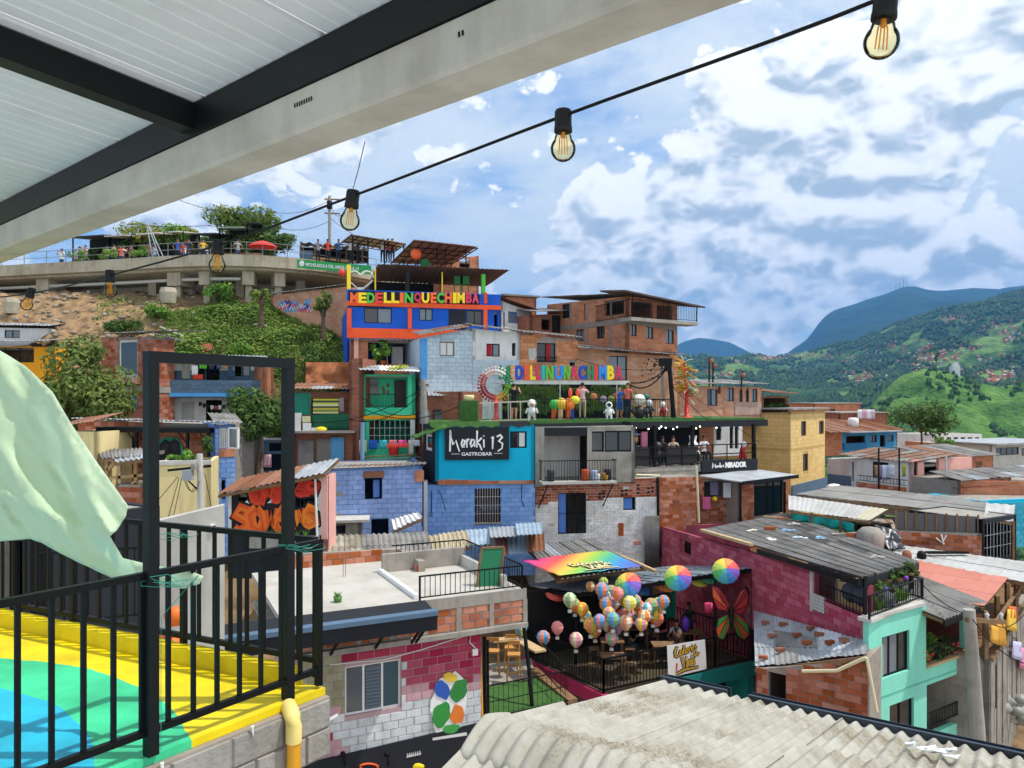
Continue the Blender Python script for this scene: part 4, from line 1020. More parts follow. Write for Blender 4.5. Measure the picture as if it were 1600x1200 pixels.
 # blown litter caught on the sheets
 for i,(px,py,d,c) in enumerate(((1442,1183,6.2,'#d9dde0'),)):
  mb=MB(); c0=P(px,py,6.0); rr=random.Random(3)
  hx=pt(0,0);
  # find the roof height under this pixel
  k_=Vec(((px-800)/F,1,(HZ-py)/F)); nrm=e.cross(dn).normalized(); tt=(base-Vec((0,0,0))).dot(nrm)/k_.dot(nrm); c0=k_*tt
  for _ in range(16):
   a=c0+e*rr.uniform(-.16,.2)+dn*rr.uniform(-.06,.06)+Vec((0,0,.045+rr.uniform(0,.05))); mb.face([a,a+e*rr.uniform(.05,.11)+Vec((0,0,rr.uniform(-.02,.03))),a+e*.08+dn*rr.uniform(.03,.06)+Vec((0,0,rr.uniform(0,.04))),a+dn*.05])
  tag(mb.mk('plastic_bag',flat('crumpled bag',C(c),.5),None),'crumpled white plastic bag lying on the pale corrugated roof','bag')
corrugated_roof()
# ------------------------------------------------------------------ middle of the photo: stacked houses, roof terraces, signs
paint=lambda n,h,**k:worn(n,C(h,1.28),None,.35,1.2,streak=k.pop('streak',.14),bump=.08,**k)
M['blue']=paint('royal blue paint','#1c53b4'); M['orange']=paint('orange paint','#d9542c'); M['cyan']=paint('cyan paint','#10a2c4',streak=.06)
M['mint']=paint('mint paint','#7fcdb6',streak=.08); M['green']=paint('sea green paint','#3fb98c'); M['ochre']=paint('orange ochre paint','#d8951f')
M['black']=paint('black paint','#24262b',streak=.05); M['cream']=paint('cream plaster','#d6c48f',streak=.3); M['slate']=paint('slate blue paint','#52687d')
M['pink']=paint('pale pink paint','#dba397'); M['grass']=leafmat('artificial turf',C('#2f6a24'),C('#4d8f35'),5)
M['turf']=worn('turf carpet',C('#446a32'),C('#304d26'),.7,8,streak=0,bump=.8,bscale=60)
LC={'orange':'#e8622e','yellow':'#f0c61c','green':'#4fae3a','red':'#cf3a30','crimson':'#c42f52','pink':'#cf4266','dgreen':'#1f7d50','tan':'#c98a52','dblue':'#1d3fae','teal':'#22a0a8','blue':'#1f86d8','ored':'#e0501f'}
lm=lambda k:flat('letter '+k,C(LC[k],1.25),.5)
RED_CURT=flat('red curtain',C('#b3232b'),.9); BLUE_CURT=flat('blue curtain',C('#5d86cf'),.9); WHITE_CURT=flat('white curtain',C('#d5d8d6'),.9)
def eave(parent,fc,pyL,pyR,back,front,mats,px0=None,px1=None,drop=.15,nx=None,seed=1,pitch=.2):
 0
 u0=0 if px0 is None else fc.uz(px0,pyL)[0]; u1=fc.W if px1 is None else fc.uz(px1,pyR)[0]
 pL=800+F*fc.w(u0,0).x/fc.w(u0,0).y; pR=800+F*fc.w(u1,0).x/fc.w(u1,0).y
 zL=fc.uz(pL,pyL)[1]+.05; zR=fc.uz(pR,pyR)[1]+.05
 k=drop/max(.5,front+back)
 roof_sheets(parent,fc.w(u0-.15,zL+drop*2,-back),fc.w(u1+.15,zR+drop*2,-back),fc.w(u1+.15,zR,front),fc.w(u0-.15,zL,front),nx or max(2,round((u1-u0)/.9)),2,mats,pitch,.02,seed=seed)
def medellin_house():
 fc=Face(542,42,782,44.2)
 t=house('orange_blue_house','royal blue house with orange bands and big coloured letters on its parapet',fc,480,640,6.5,M['blue'],[(569,481,612,505,dict(n=2,frame=M['steel'],pane=[M['glass'],M['glass_lt']])),(655,482,676,501,dict(n=2,pane=M['glass_lt'])),(729,485,754,507,dict(n=2)),(772,487,779,511,dict(kind='open'))],pyTR=481)
 W_=fc.W
 def band(nm,a,b,c,d,o,mt):
  mb=MB(); fc.pbox(mb,a,b,c,d,.002,o); return mb.mk(nm,mt,t)
 band('roller_door',701,484,728,515,.03,M['black'])
 band('beam',542,474,782,481,.10,M['orange']); band('beam',542,515,782,530,.09,M['orange'])
 for a,b in ((542,549),(637,643),(755,761)):band('column',a,482,b,514,.12,M['orange'])
 mb=MB(); zt=fc.uz(660,456)[1]; zb=fc.uz(660,474.5)[1]; fc.box(mb,0,W_,zb,zt,-.15,0); mb.mk('parapet',M['blue'],t)
 mb=MB(); fc.pbox(mb,545,457.5,749,474,.003,.03); mb.mk('letter_backing',M['black'],t)
 band('column',756,457,761,474,.05,M['orange'])
 xs=[(410,467),(470,530),(532,590),(592,650),(655,710),(712,770),(774,802),(808,872),(878,932),(934,990),(1000,1044),(1046,1100),(1104,1155),(1162,1190),(1195,1250),(1258,1302),(1306,1352)]
 cs='orange yellow green red yellow yellow orange green crimson yellow orange green orange yellow yellow crimson pink'.split()
 for ch,(a,b),c in zip('MEDELLINQUECHIMBA',xs,cs):text_on(t,'letter',ch,fc,460+a*.2125,457.5,460+b*.2125,474,lm(c),.10,.035,.045)
 # roof deck with posts and low dark canopy
 zf=fc.uz(660,470)[1]
 mb=MB(); fc.box(mb,.2,W_-.2,zf-.12,zf,-6.4,-.2); mb.mk('deck',M['concrete'],t)
 for px,y0,c,w in ((541.5,413,'yellow',.2),(587,417,'yellow',.07),(637,424,None,.22),(692,424,'yellow',.06),(756,428,'green',.22)):
  u=fc.uz(px,440)[0]; mb=MB(); zt_=fc.uz(px,y0)[1]; fc.box(mb,max(0.01,u-w/2),max(.01,u-w/2)+w,zf,zt_,-.28,-.28+w); mb.mk('post',lm(c) if c else M['steel_b'],t)
 zc=fc.uz(700,419)[1]
 roof_sheets(t,fc.w(fc.uz(590,420)[0],zc-.02,.3),fc.w(W_+.5,zc-.02,.3),fc.w(W_+.4,zc-.15,-5.5),fc.w(fc.uz(590,420)[0],zc-.05,-5.5),8,2,[worn('brown roof sheet',C('#6e5248'),C('#4d3a34'),.6,1.5,streak=.2,bump=.05)],.25,.02,seed=3)
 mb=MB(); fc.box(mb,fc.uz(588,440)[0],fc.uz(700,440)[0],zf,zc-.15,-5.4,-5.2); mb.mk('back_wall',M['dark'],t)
 mb=MB(); fc.box(mb,fc.uz(700,440)[0],W_-.3,zf,zf+1.1,-6.3,-6.1); mb.mk('back_wall',M['farbrick'],t)
 # second canopy above, on thin posts
 c=thing('roof_canopy','brown see-through sheet canopy on thin posts above the lettered house','canopy',P(680,455,48))
 bm_=flat('brown translucent sheet',C('#b98a78'),.6,trans=.0)
 roof_sheets(c,P(647,375,45),P(747,386,46),P(700,415,51),P(610,411,51),9,3,[bm_],.3,.015,seed=4,lap=.04)
 mb=MB()
 for k in range(8):
  s=k/7; a=P(647,375,45).lerp(P(747,386,46),s); b=P(610,411,51).lerp(P(700,415,51),s); mb.bar(a-Vec((0,0,.07)),b-Vec((0,0,.07)),.05)
 for k in range(6):
  s=k/5; a=P(647,375,45).lerp(P(610,411,51),s); b=P(747,386,46).lerp(P(700,415,51),s); mb.bar(a-Vec((0,0,.10)),b-Vec((0,0,.10)),.05)
 mb.mk('frame',M['steel'],c)
 for px,y0,y1,d in ((653,384,440,46),(683,390,440,46.3),(696,390,440,46.5),(728,391,440,47),(705,396,440,50)):
  mb=MB(); mb.bar(P(px,y0,d),P(px,y1,d),.07); mb.mk('post',M['steel'],c)
  # brick stair tower behind
 f2=Face(688,51,748,52); house('brick_stair_tower','unfinished red brick rooftop walls behind the lettered house',f2,405,480,3,M['farbrick'],[(718,404,734,418,dict(kind='open'))],pyTR=400,cat='wall')
 # hanging decorations
 mb=MB(); mb.ball(P(650,397,46),.33,n=12,sq=(1,.5,1)); tag(mb.mk('hanging_lantern',lm('orange'),None),'round orange lantern hanging under the brown canopy','lantern')
 mb=MB(); mb.ball(P(664,412,46),.30,n=12,sq=(1,.5,1)); tag(mb.mk('hanging_lantern',flat('green lantern',C('#1f6b38'),.8),None),'round dark green lantern under the brown canopy','lantern')
 mb=MB(); mb.ball(P(534.5,426,42.2),.2,n=12); tag(mb.mk('hanging_lantern',lm('red'),None),'small red ball lantern beside the yellow corner post','lantern')
 s_=thing('wire_star','white wire frame photo heart on the lettered house terrace','decoration',P(563,456,42.6)); mb=MB()
 pts=[P(563+20*math.sin(a)**3*1.0,437-(13*math.cos(a)-5*math.cos(2*a)-2*math.cos(3*a)-math.cos(4*a))*1.15,42.6) for a in [i*.2 for i in range(33)]]
 mb.tube(pts,.03,5); mb.tube([p+Vec((0,.2,0)) for p in pts],.03,5); mb.mk('hoop',M['whitecl'],s_)
 mb=MB(); mb.bar(P(563,456,42.7),P(563,449,42.7),.3,.05); mb.mk('foot',M['whitecl'],s_)
 for i,(px,c_) in enumerate(((716,'#2d7a3a'),(726,'#2d7a3a'))):
  ch=thing('plastic_chair',('green plastic chair left of its twin on the blue terrace','green plastic chair right of its twin on the blue terrace')[i],'chair',P(px,457,44.6),'green terrace chairs'); gm=flat('green plastic',C(c_),.5); b=P(px,456,44.6)
  mb=MB(); mb.box(b+Vec((-.25,-.2,.42)),b+Vec((.25,.2,.46))); mb.mk('seat',gm,ch)
  mb=MB(); mb.box(b+Vec((-.25,.2,.42)),b+Vec((.25,.24,.95))); mb.mk('backrest',gm,ch)
  for sx in (-.22,.22):
   for sy in (-.17,.2):mb=MB(); mb.bar(b+Vec((sx,sy,0)),b+Vec((sx,sy,.42)),.04); mb.mk('leg',gm,ch)
medellin_house()
def upper_houses():
# porch house under the lettered house
 fc=Face(548,39.6,656,40.4)
 t=house('brick_porch_house','bare brick house with a plant-filled porch under the orange blue house',fc,530,640,4,M['farbrick'],[(575,533,604,569,dict(kind='open')),(606,533,644,569,dict(kind='open'))],side=M['farbrick'])
 mb=MB(); fc.pbox(mb,553,529,560,640,.0,.14); mb.mk('column',M['pink'],t); mb=MB(); fc.pbox(mb,645,531,657,600,.0,.10); mb.mk('column',M['pink'],t)
 eave(t,fc,532,534,.3,.4,[M['zinc_dk']],seed=5,drop=.02)
 mb=MB(); fc.pbox(mb,614,540,632,569,-1.2,-1.0); mb.mk('inner_wall',M['white'],t)
 for i,px in enumerate((584,598)):
  p=thing('potted_plant',('spiky pale green potted plant at the left of the brick porch','bushy potted plant beside the spiky one on the brick porch')[i],'plant',fc.p(px,571,.05)); r=random.Random(i); b=fc.p(px,571,.1); mb=MB(); leaves(mb,r,b+Vec((0,0,.75)),.55,260,.14,(1,1,1.1),5); mb.mk('foliage',M['leaf_b'],p)
  mb=MB(); mb.lathe(b,[(0,0),(.12,0),(.16,.25),(.0,.25)],10); mb.mk('pot',M['terra'],p)
  # pale blue block house
 fc=Face(657,37.5,738,38.3)
 t=house('pale_blue_house','pale blue painted block house with one small curtained window',fc,528,662,5,M['joint_lt'],[(687,534,710,556,dict(n=2,frame=M['wood'],curtain=(WHITE_CURT,.06,.94)))],pyTR=513,brick=(.40,.20,[M['block_lt']]),side=M['joint_lt'])
 mb=MB(); fc.pbox(mb,657,529,667,594,.02,.05); mb.mk('painted_corner',paint('sky blue paint','#4f93cf'),t)
 eave(t,fc,526,511,2.0,.4,[M['zinc_dk'],M['rust']],seed=6)
 f3=Face(660,37.2,738,38.0); mb=MB(); a=fc.p(668,610,.05); b=fc.p(722,611,.05)
 roof_sheets(t,a,b,b+Vec((.1,-.9,-.25)),a+Vec((.1,-.9,-.25)),3,1,[M['zinc']],.2,.02,seed=9,name='awning_sheet')
 fc=Face(738,38.3,812,39.0)
 def regs(u,z):return M['block_lt'] if z<fc.uz(770,561)[1] else None
 t=house('white_top_house','white plastered house with a red curtain above the plant wall',fc,513,662,5,M['white'],[(735.5,533,742,556,dict(kind='open')),(760,537,781,557,dict(n=2,pane=M['glass_lt'],curtain=(RED_CURT,.0,.42))),(800,536,806,556,dict(kind='open'))],pyTR=521,brick=(.40,.20,[M['block_lt']]),regs=regs,seed=4)
 eave(t,fc,511,520,2.0,.4,[M['zinc_dk'],M['rust']],seed=7)
 fc=Face(812,39.0,903,40.2)
 t=house('orange_brick_house','orange brick house with a tall barred window behind the coloured letters',fc,522,665,5,M['mortar'],[(839,536,868,566,dict(n=2,curtain=(RED_CURT,.5,.75),pane=M['glass'])),(910-20,566,901,572,dict(kind='open'))],pyTR=531,brick=(.40,.20,[worn('pale terracotta',C('#c98258'),C('#b06d48'),.5,2,streak=.1,var=.12,bump=.2)]),seed=5,limit=300)
 eave(t,fc,520,529,2.0,.3,[M['zinc_dk']],seed=8)
 mb=MB(); u0,u1,z0,z1=fc.rect(838,558,870,566); g=thing('window_grille','black iron guard below the tall brick house window','grille',fc.w((u0+u1)/2,z0,.1)); railing(g,fc.w(u0,z0,.1),fc.w(u1,z0,.1),z1-z0,.14)
 mb=MB(); pts=[fc.p(x,y,.018) for x,y in ((826,545),(837,543),(838,556),(834,563),(827,562),(825,553))]; mb.prism(pts,fc.n.to_3d()*.01); mb.mk('plaster_patch',M['concrete_lt'],t)
 fc=Face(898,40.6,1062,43.4)
 t=house('low_brick_house','long brick house with a grey steel door under the tall brick building',fc,546,690,5,M['farbrick2'],[(952,556,980,594,dict(n=2,pane=M['glass_lt'])),(1021,567,1025,574,dict(kind='open'))],pyTR=558)
 eave(t,fc,545,557,1.5,.6,[M['zinc_dk'],M['rust']],seed=10)
 mb=MB()
 r=random.Random(3)
 for i in range(60):
  u,z=fc.uz(r.uniform(1002,1040),r.uniform(560,592)); fc.box(mb,u-.035,u+.035,z-.03,z+.03,.0,.012)
 mb.mk('vent_holes',M['dark'],t,kind='stuff')
 # tall corner building
 fc=Face(855,48,980,42)
 k=worn('concrete band',C('#8f857a'),C('#6f675e'),.6,2,streak=.3,bump=.2)
 t=house('tall_brick_building','tall bare brick building with a roofed corner balcony against the sky',fc,476,660,3.9,M['farbrick'],[(878,475,891,497,dict(n=1)),(900,515,913,533,dict(n=2,pane=M['glass_lt'])),(932,508,945,529,dict(n=2)),(944,468,975,492,dict(kind='open')),(912,474,915,500,dict(kind='open'))],pyTR=463,rwins=[(985,505,995,525,dict(n=2,pane=M['glass_lt'])),(1010,510,1021,529,dict(n=2,pane=M['glass_lt'])),(1040,515,1053,537,dict(n=2,pane=M['glass_lt'])),(986,472,1020,496,dict(kind='open')),(1026,478,1050,502,dict(kind='open'))])
 rf=fc.right(3.9)
 for f,a,b in ((fc,856,980),(rf,981,1056)):
  for y0,y1 in (((512,518),(497,503)) if f is fc else ((497,503),(510,516)),):
   ua,za=f.uz(a,y0[0]); ub,zb=f.uz(b,y1[0]); mb=MB(); mb.hexa([f.w(ua,za-.28,.03),f.w(ub,zb-.28,.03),f.w(ub,zb-.28,-.02),f.w(ua,za-.28,-.02),f.w(ua,za,.03),f.w(ub,zb,.03),f.w(ub,zb,-.02),f.w(ua,za,-.02)]); mb.mk('floor_band',k,t)
 for px in (892,918,955):mb=MB(); fc.pbox(mb,px-1.5,472,px+1.5,560,.0,.025); mb.mk('column',k,t)
 z=rf.uz(1000,499)[1]; mb=MB(); rf.box(mb,-.6,4.6,z-.22,z-.04,.03,.95); mb.mk('balcony_slab',M['concrete'],t)
 b=thing('balcony_railing','thin dark railing round the roofed balcony of the tall brick building','railing',rf.w(2,z,.9)); railing(b,rf.w(-.6,z-.04,.9),rf.w(4.6,z-.04,.9),.95,.13); railing(b,fc.w(fc.W-2.6,z-.04,.06),rf.w(-.6,z-.04,.9),.95,.13)
 zt=fc.uz(980,463)[1]
 roof_sheets(t,fc.w(-.4,zt+.75,.2),fc.w(-.4,zt+.75,-4.1),rf.w(1.2,zt+.7,.0)+Vec((.2,.3,-.5)),fc.w(fc.W+.2,zt+.12,.3),4,2,[M['zinc_dk'],M['rust']],.25,.02,seed=11)
 mb=MB(); a=[rf.w(-1.6,zt+.25,-.4),rf.w(-1.2,zt+.12,1.2),rf.w(4.9,zt-.35,1.2),rf.w(4.6,zt-.05,-.8)]; mb.hexa([p-Vec((0,0,.09)) for p in a]+a); mb.mk('balcony_roof',worn('brown sheet roof',C('#5d4a42'),C('#3d332e'),.6,2,streak=.2),t)
 for u in (-.5,2.2,4.5):mb=MB(); mb.bar(rf.w(u,z,.9),rf.w(u,zt-.05-u*.07,.95),.05); mb.mk('balcony_post',M['steel'],t)
 # small white house and dark lean-to to its right
 fc=Face(783,45,831,46.6)
 t=house('small_white_house','small white house with a blue window right of the orange blue house',fc,470,560,4,M['white'],[(794,487,809,505,dict(n=2,frame=paint('window blue','#3f6fb5'),pane=M['glass_lt'])),(783.5,488,789,513,dict(kind='open'))],pyTR=488)
 eave(t,fc,468,486,1.5,.5,[M['rust']],seed=12)
 f2=Face(789,50,838,51); t2=house('brick_attic','small brick attic showing over the small white house roof',f2,463,500,3,M['farbrick']); mb=MB(); f2.box(mb,-.2,f2.W+.2,f2.uz(800,463)[1],f2.uz(800,461.5)[1]+.05,-3,.25); mb.mk('roof',M['zinc_dk'],t2)
 fc=Face(830,45,882,47)
 t=house('dark_lean_to','dark cluttered lean-to with propped sheets beside the tall brick building',fc,492,570,3.5,M['farbrick3'],[(846,496,861,516,dict(kind='open')),(862,493,879,520,dict(n=3))],pyTR=490)
 eave(t,fc,489,487,2.0,.5,[M['zinc_dk']],seed=13)
upper_houses()
# ---------------- the roof terrace with statues and coloured letters, and what stands below it
FT=Face(830,34,1195,40)
FC_=Face(680,33,835,33.4)
ZT=-1.06
def gastro_house():
 fc=FC_
 zt=ZT-.12
 t=house('cyan_house','cyan painted upper house under the terrace carrying a black name board',fc,665,752,4.5,M['cyan'],[(797,674,823,700,dict(n=2,fw=.06,curtain=(WHITE_CURT,.45,.9)))])
 fd=Face(661,34.6,680,33); mb=MB(); z0=fc.uz(690,757)[1]; z1=fc.uz(690,664)[1]
 wall_panel(t,'dark_side',fd,0,fd.W-.01,z0,z1,z1,[fd.rect(664,678,675,704)],M['black']); window(t,fd,fd.rect(664,678,675,704),n=1,frame=M['white'],fw=.12)
 f2=Face(684,32.98,834,33.42); z0=f2.uz(700,757)[1]; z1=f2.uz(700,749)[1]; mb=MB(); f2.box(mb,0,f2.W,z0-.02,z1,-.12,-.02); w=mb.mk('sill_course',M['mortar'],t)
 bricks(w,f2,0,f2.W,z0,z1,z1,[],.33,.19,[M['terra']],base_o=-.02)
 s=thing('sign_board','black board lettered in white script on the cyan wall','sign',fc.p(745,716,.1)); mb=MB(); fc.pbox(mb,695,667,795,718,.06,.13); mb.mk('board',M['black'],s)
 wh=flat('white lettering',C('#eceae6'),.6); fo=fc.off(.13)
 L_=[[(.0,.05),(.01,.95),(.06,.35),(.11,.55),(.15,.25),(.18,.05)],[(.0,.95),(.015,1.0)],[(.21,.30),(.27,.36),(.28,.52),(.24,.58),(.215,.40),(.23,.24),(.28,.26)],[(.31,.60),(.32,.22)],[(.315,.45),(.345,.60),(.37,.58)],[(.46,.55),(.41,.58),(.385,.40),(.40,.25),(.45,.38),(.465,.55),(.465,.25)],[(.51,.98),(.505,.22)],[(.60,.66),(.51,.45),(.56,.34),(.60,.10)],[(.635,.58),(.64,.22)],[(.635,.72),(.64,.76)],[(.78,.62),(.81,.72),(.80,.15)],[(.88,.70),(.95,.78),(.985,.68),(.92,.50),(.99,.40),(.98,.18),(.90,.05)]]
 strokes(s,'script_lettering',L_,fo,703,672,786,707,.075,wh,.004)
 text_on(s,'lettering','GASTROBAR',fo,721,706.5,769,712,wh,.015,.004,.02)
 mb=MB(); fo.pbox(mb,705,709,718,709.6,.004,.015); fo.pbox(mb,772,708,785,708.6,.004,.015); mb.mk('rule',wh,s)
 # blue block house under it
 fc=Face(668,33.1,836,33.55)
 t=house('blue_block_house','bright blue painted block house with a white barred window below the cyan one',fc,757.5,848,4.5,M['joint_blue'],[(742,763,782,816,dict(n=2,bars=9,hbars=3,sill=True)),(671,768,675,802,dict(kind='open'))],brick=(.40,.20,[M['block_blue']]),seed=2,deep=1.5)
 mb=MB(); fc.pbox(mb,662,752,668,848,-.6,.06); mb.mk('corner_post',M['white'],t)
 mb=MB(); fc.tubes=None ; mb.tube([fc.p(685,765,.03),fc.p(690,775,.03),fc.p(696,797,.03)],.012,5); mb.tube([fc.p(815,757,.03),fc.p(815,783,.03),fc.p(819,792,.03)],.015,5); mb.mk('wire_run',M['steel'],t)
gastro_house()
def concrete_white_house():
 fc=Face(836,33.8,1030,34.8)
 zsplit=fc.uz(900,789)[1]
 def regs(u,z):
  zz=fc.uz(900,786-(u/fc.W)*9)[1]; return M['terra_dk'] if z>zz else M['block_white']
 t=house('white_brick_house','patchy whitewashed brick house with a blue curtain in its tall window',fc,757,872,4.5,M['joint_white'],[(872,770,916,834,dict(n=3,kind='bars',curtain=(BLUE_CURT,.02,.30),hbars=1)),(974,777,993,797,dict(n=1,kind='bars',curtain=(BLUE_CURT,.1,.8)))],brick=(.30,.12,[M['block_white']],.012),regs=regs,seed=6,pyTR=745,deep=1.5)
 mb=MB()
 for px,py in ((937,772),(943,771),(937,777),(943,776),(972,767),(978,766),(972,773),(978,772),(997,758),(997,764),(997,770),(1013,763),(1019,762),(1013,769),(1019,768)):fc.pbox(mb,px-2,py-1.6,px+2,py+1.6,.0,.03)
 mb.mk('vent_holes',M['dark'],t)
 mb=MB(); fc.pbox(mb,966,817,974,837,.0,.032); fc.pbox(mb,990,845,1001,851,.0,.032); mb.mk('bare_brick_patch',M['terra'],t)
 z=fc.uz(1015,885)[1]; z1=fc.uz(1015,805)[1]; a=fc.w(fc.uz(1004,840)[0],z1,.25); b=fc.w(fc.uz(1027,840)[0],z1,.25)
 p=thing('corrugated_panel','grey corrugated panel standing upright against the whitewashed wall','panel',Vec((a.x,a.y,z))); mb=MB(); n=72
 vs=[]
 for zz in (z1,z):
  for i in range(n+1):q=a.lerp(b,i/n); vs.append(Vec((q.x,q.y-.02*math.cos(i/n*12*2*math.pi),zz)))
 mb.add(vs,[(i,i+1,n+2+i,n+1+i) for i in range(n)],0,True); o=mb.mk('sheet',M['zinc_dk'],p); sd=o.modifiers.new('t','SOLIDIFY'); sd.thickness=.01
 mb=MB(); mb.tube([fc.p(1026,745,.12),fc.p(1027,820,.12),fc.p(1030,870,.12)],.06,10); tag(mb.mk('downpipe',M['steel'],None),'black downpipe between the whitewashed wall and the brick pier','pipe')
 # concrete storey above
 f2=Face(836,33.75,992,34.5)
 t=house('concrete_storey','raw concrete storey with a white room behind an iron balcony',f2,667,756,4.4,M['concrete'],[(851,672,922,751,dict(kind='open')),(923,674,944,706,dict(n=1,fw=.07)),(945,673,989,706,dict(n=2,fw=.07))])
 mb=MB(); f2.pbox(mb,852,681,921,752,-1.8,-1.7); mb.mk('inner_wall',M['white'],t)
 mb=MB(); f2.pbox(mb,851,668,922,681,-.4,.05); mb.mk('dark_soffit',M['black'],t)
 mb=MB(); f2.pbox(mb,917,666,924,752,.0,.08); f2.pbox(mb,836,667,850,760,.0,.05); mb.mk('column',M['concrete'],t)
 z=f2.uz(900,750)[1]; b0,b1=f2.uz(842,745)[0],f2.uz(956,745)[0]
 b=thing('iron_balcony','narrow balcony with black upright bars crowded with buckets and clothes','balcony',f2.w((b0+b1)/2,z,.4))
 mb=MB(); f2.box(mb,b0,b1,z-.10,z,.002,.75); mb.mk('floor_slab',M['concrete_lt'],b)
 railing(b,f2.w(b0,z,.72),f2.w(b1,z,.72),.92,.125); railing(b,f2.w(b0,z,.05),f2.w(b0,z,.72),.92,.14); railing(b,f2.w(b1,z,.05),f2.w(b1,z,.72),.92,.14)
 for px in (851,951):mb=MB(); u=f2.uz(px,750)[0]; mb.bar(f2.w(u,z-.1,.7),f2.w(u-.28,z-1.2,.03),.04); mb.mk('bracket',M['steel'],b)
 cl=[(930,'#d8d8dc',.3),(911,'#c7532f',.5),(938,'#8d6a2f',.35),(946,'#2a2c33',.5),(925,'#9fb3cf',.45),(858,'#3b3b3f',.5),(943,'#c0902c',.25)]
 for i,(px,c,h) in enumerate(cl):
  mb=MB(); u=f2.uz(px,745)[0]; c0=f2.w(u,z,.35); mb.lathe(c0,[(.0,0),(.14,0),(.17,h*.9),(.15,h),(0,h*.96)],10)
  tag(mb.mk('bucket',flat('bucket '+c,C(c),.6),None),('white','rust red','brown','large black','pale blue','dark grey','small yellow')[i]+' bucket standing on the crowded iron balcony','bucket')
concrete_white_house()
def mirador():
 fb=Face(990,35.4,1180,38.4)
 zf=fb.uz(1083,727)[1]; zc=fb.uz(1083,664)[1]
 t=thing('open_bar','open-sided black steel bar storey with tables under the terrace','bar',fb.w(fb.W/2,zf,-2))
 mb=MB(); fb.box(mb,-.2,fb.W+.1,zf-.22,zf,-4.5,.02); mb.mk('floor_slab',M['concrete'],t)
 mb=MB(); fb.box(mb,-.6,fb.uz(1091,700)[0],zf-.95,zf-.225,-.3,.0); mb.mk('concrete_beam',M['concrete'],t)
 for px in (992,1024,1083,1179):u=fb.uz(px,690)[0]; mb=MB(); fb.box(mb,u-.07,u+.07,zf,zc,-.14,.0); mb.mk('post',M['steel'],t)
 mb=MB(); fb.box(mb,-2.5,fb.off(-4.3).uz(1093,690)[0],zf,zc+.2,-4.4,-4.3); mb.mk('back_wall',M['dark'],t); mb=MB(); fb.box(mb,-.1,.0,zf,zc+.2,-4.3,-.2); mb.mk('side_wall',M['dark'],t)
 fw_=fb.off(-4.0)
 mb=MB(); fw_.box(mb,fw_.uz(1093,690)[0],fw_.uz(1115,690)[0],zf,zc+.1,-.1,0); mb.mk('brick_wall',M['farbrick'],t)
 ops=[fw_.rect(1119,674,1127,688),fw_.rect(1140,670,1146,701),fw_.rect(1148,669,1154,701)]
 ua,ub=fw_.uz(1115.5,690)[0],fw_.uz(1160,690)[0]; wall_panel(t,'arched_wall',fw_,ua,ub,zf,zc+.1,zc+.1,ops,M['white'])
 mb=MB()
 for o in ops:
  c=(o[0]+o[1])/2; w=(o[1]-o[0])/2; pts=[fw_.w(c+w*math.cos(a),o[3]+w*1.6*math.sin(a),.004) for a in [math.pi*i/8 for i in range(9)]]; mb.prism(pts,fw_.n.to_3d()*.01)
  fw_.box(mb,o[0],o[1],o[2],o[3],-.15,-.1)
 mb.mk('arched_window',M['dark'],t)
 r_=thing('bar_railing','black steel railing with horizontal bars along the open bar front','railing',fb.w(2,zf,.1))
 for h in (.1,.5,.95):mb=MB(); mb.bar(fb.w(0,zf+h,.03),fb.w(fb.W,zf+h,.03),.05); mb.mk('rail',M['steel'],r_)
 for k in range(9):u=fb.W*k/8; mb=MB(); mb.bar(fb.w(u,zf,.03),fb.w(u,zf+.95,.03),.045); mb.mk('upright',M['steel'],r_)
 pn=flat('dark mesh',C('#241f1e'),.7)
 for k in (0,2,3):mb=MB(); fb.box(mb,fb.W*k/8+.03,fb.W*(k+1)/8-.03,zf+.12,zf+.9,.0,.02); mb.mk('infill_panel',pn,r_)
 s=thing('name_board','long black board lettered in white below the open bar railing','sign',fb.p(1137,735,.1)); mb=MB(); fb.pbox(mb,1094,718,1181,736,.04,.12); mb.mk('board',M['black'],s); fo=fb.off(.12); wh=flat('white lettering',C('#eceae6'),.6)
 strokes(s,'script_lettering',[[(.0,.1),(.03,.95),(.14,.3),(.22,.8),(.26,.1)],[(.30,.3),(.38,.5),(.32,.55),(.33,.15),(.4,.2)],[(.44,.5),(.46,.15)],[(.52,.5),(.5,.3),(.58,.45),(.6,.2)],[(.65,.95),(.66,.15)],[(.75,.5),(.67,.35),(.76,.1)],[(.80,.5),(.81,.15)],[(.90,.4),(1.0,.4),(.95,.55),(.9,.3),(1,.2)]],fo,1113,722.5,1131,732,.05,wh,.004)
 text_on(s,'lettering','MIRADOR',fo,1133,721.5,1166,730.5,wh,.02,.004,.06)
 # terrace slab: turf on top, black fascia in front
 tt=thing('roof_terrace','turfed roof terrace slab with black fascia spanning the cyan house and the bar','terrace',FT.w(FT.W/2,ZT-.3,-3))
 mb=MB(); FT.box(mb,0,FT.W,ZT-.12,ZT,-6.5,-.02); FC_.box(mb,-.3,FC_.W-.05,ZT-.12,ZT-.005,-6,.0); mb.mk('slab',M['turf'],tt)
 mb=MB(); FT.box(mb,-.05,FT.W+.15,ZT-.42,ZT-.10,-.12,.06); mb.mk('fascia',M['black'],tt)
 mb=MB(); FT.box(mb,0,FT.W-3.6,ZT-.10,ZT+.06,-.1,.05); mb.mk('turf_edge',M['turf'],tt)
 r=random.Random(6); mb=MB()
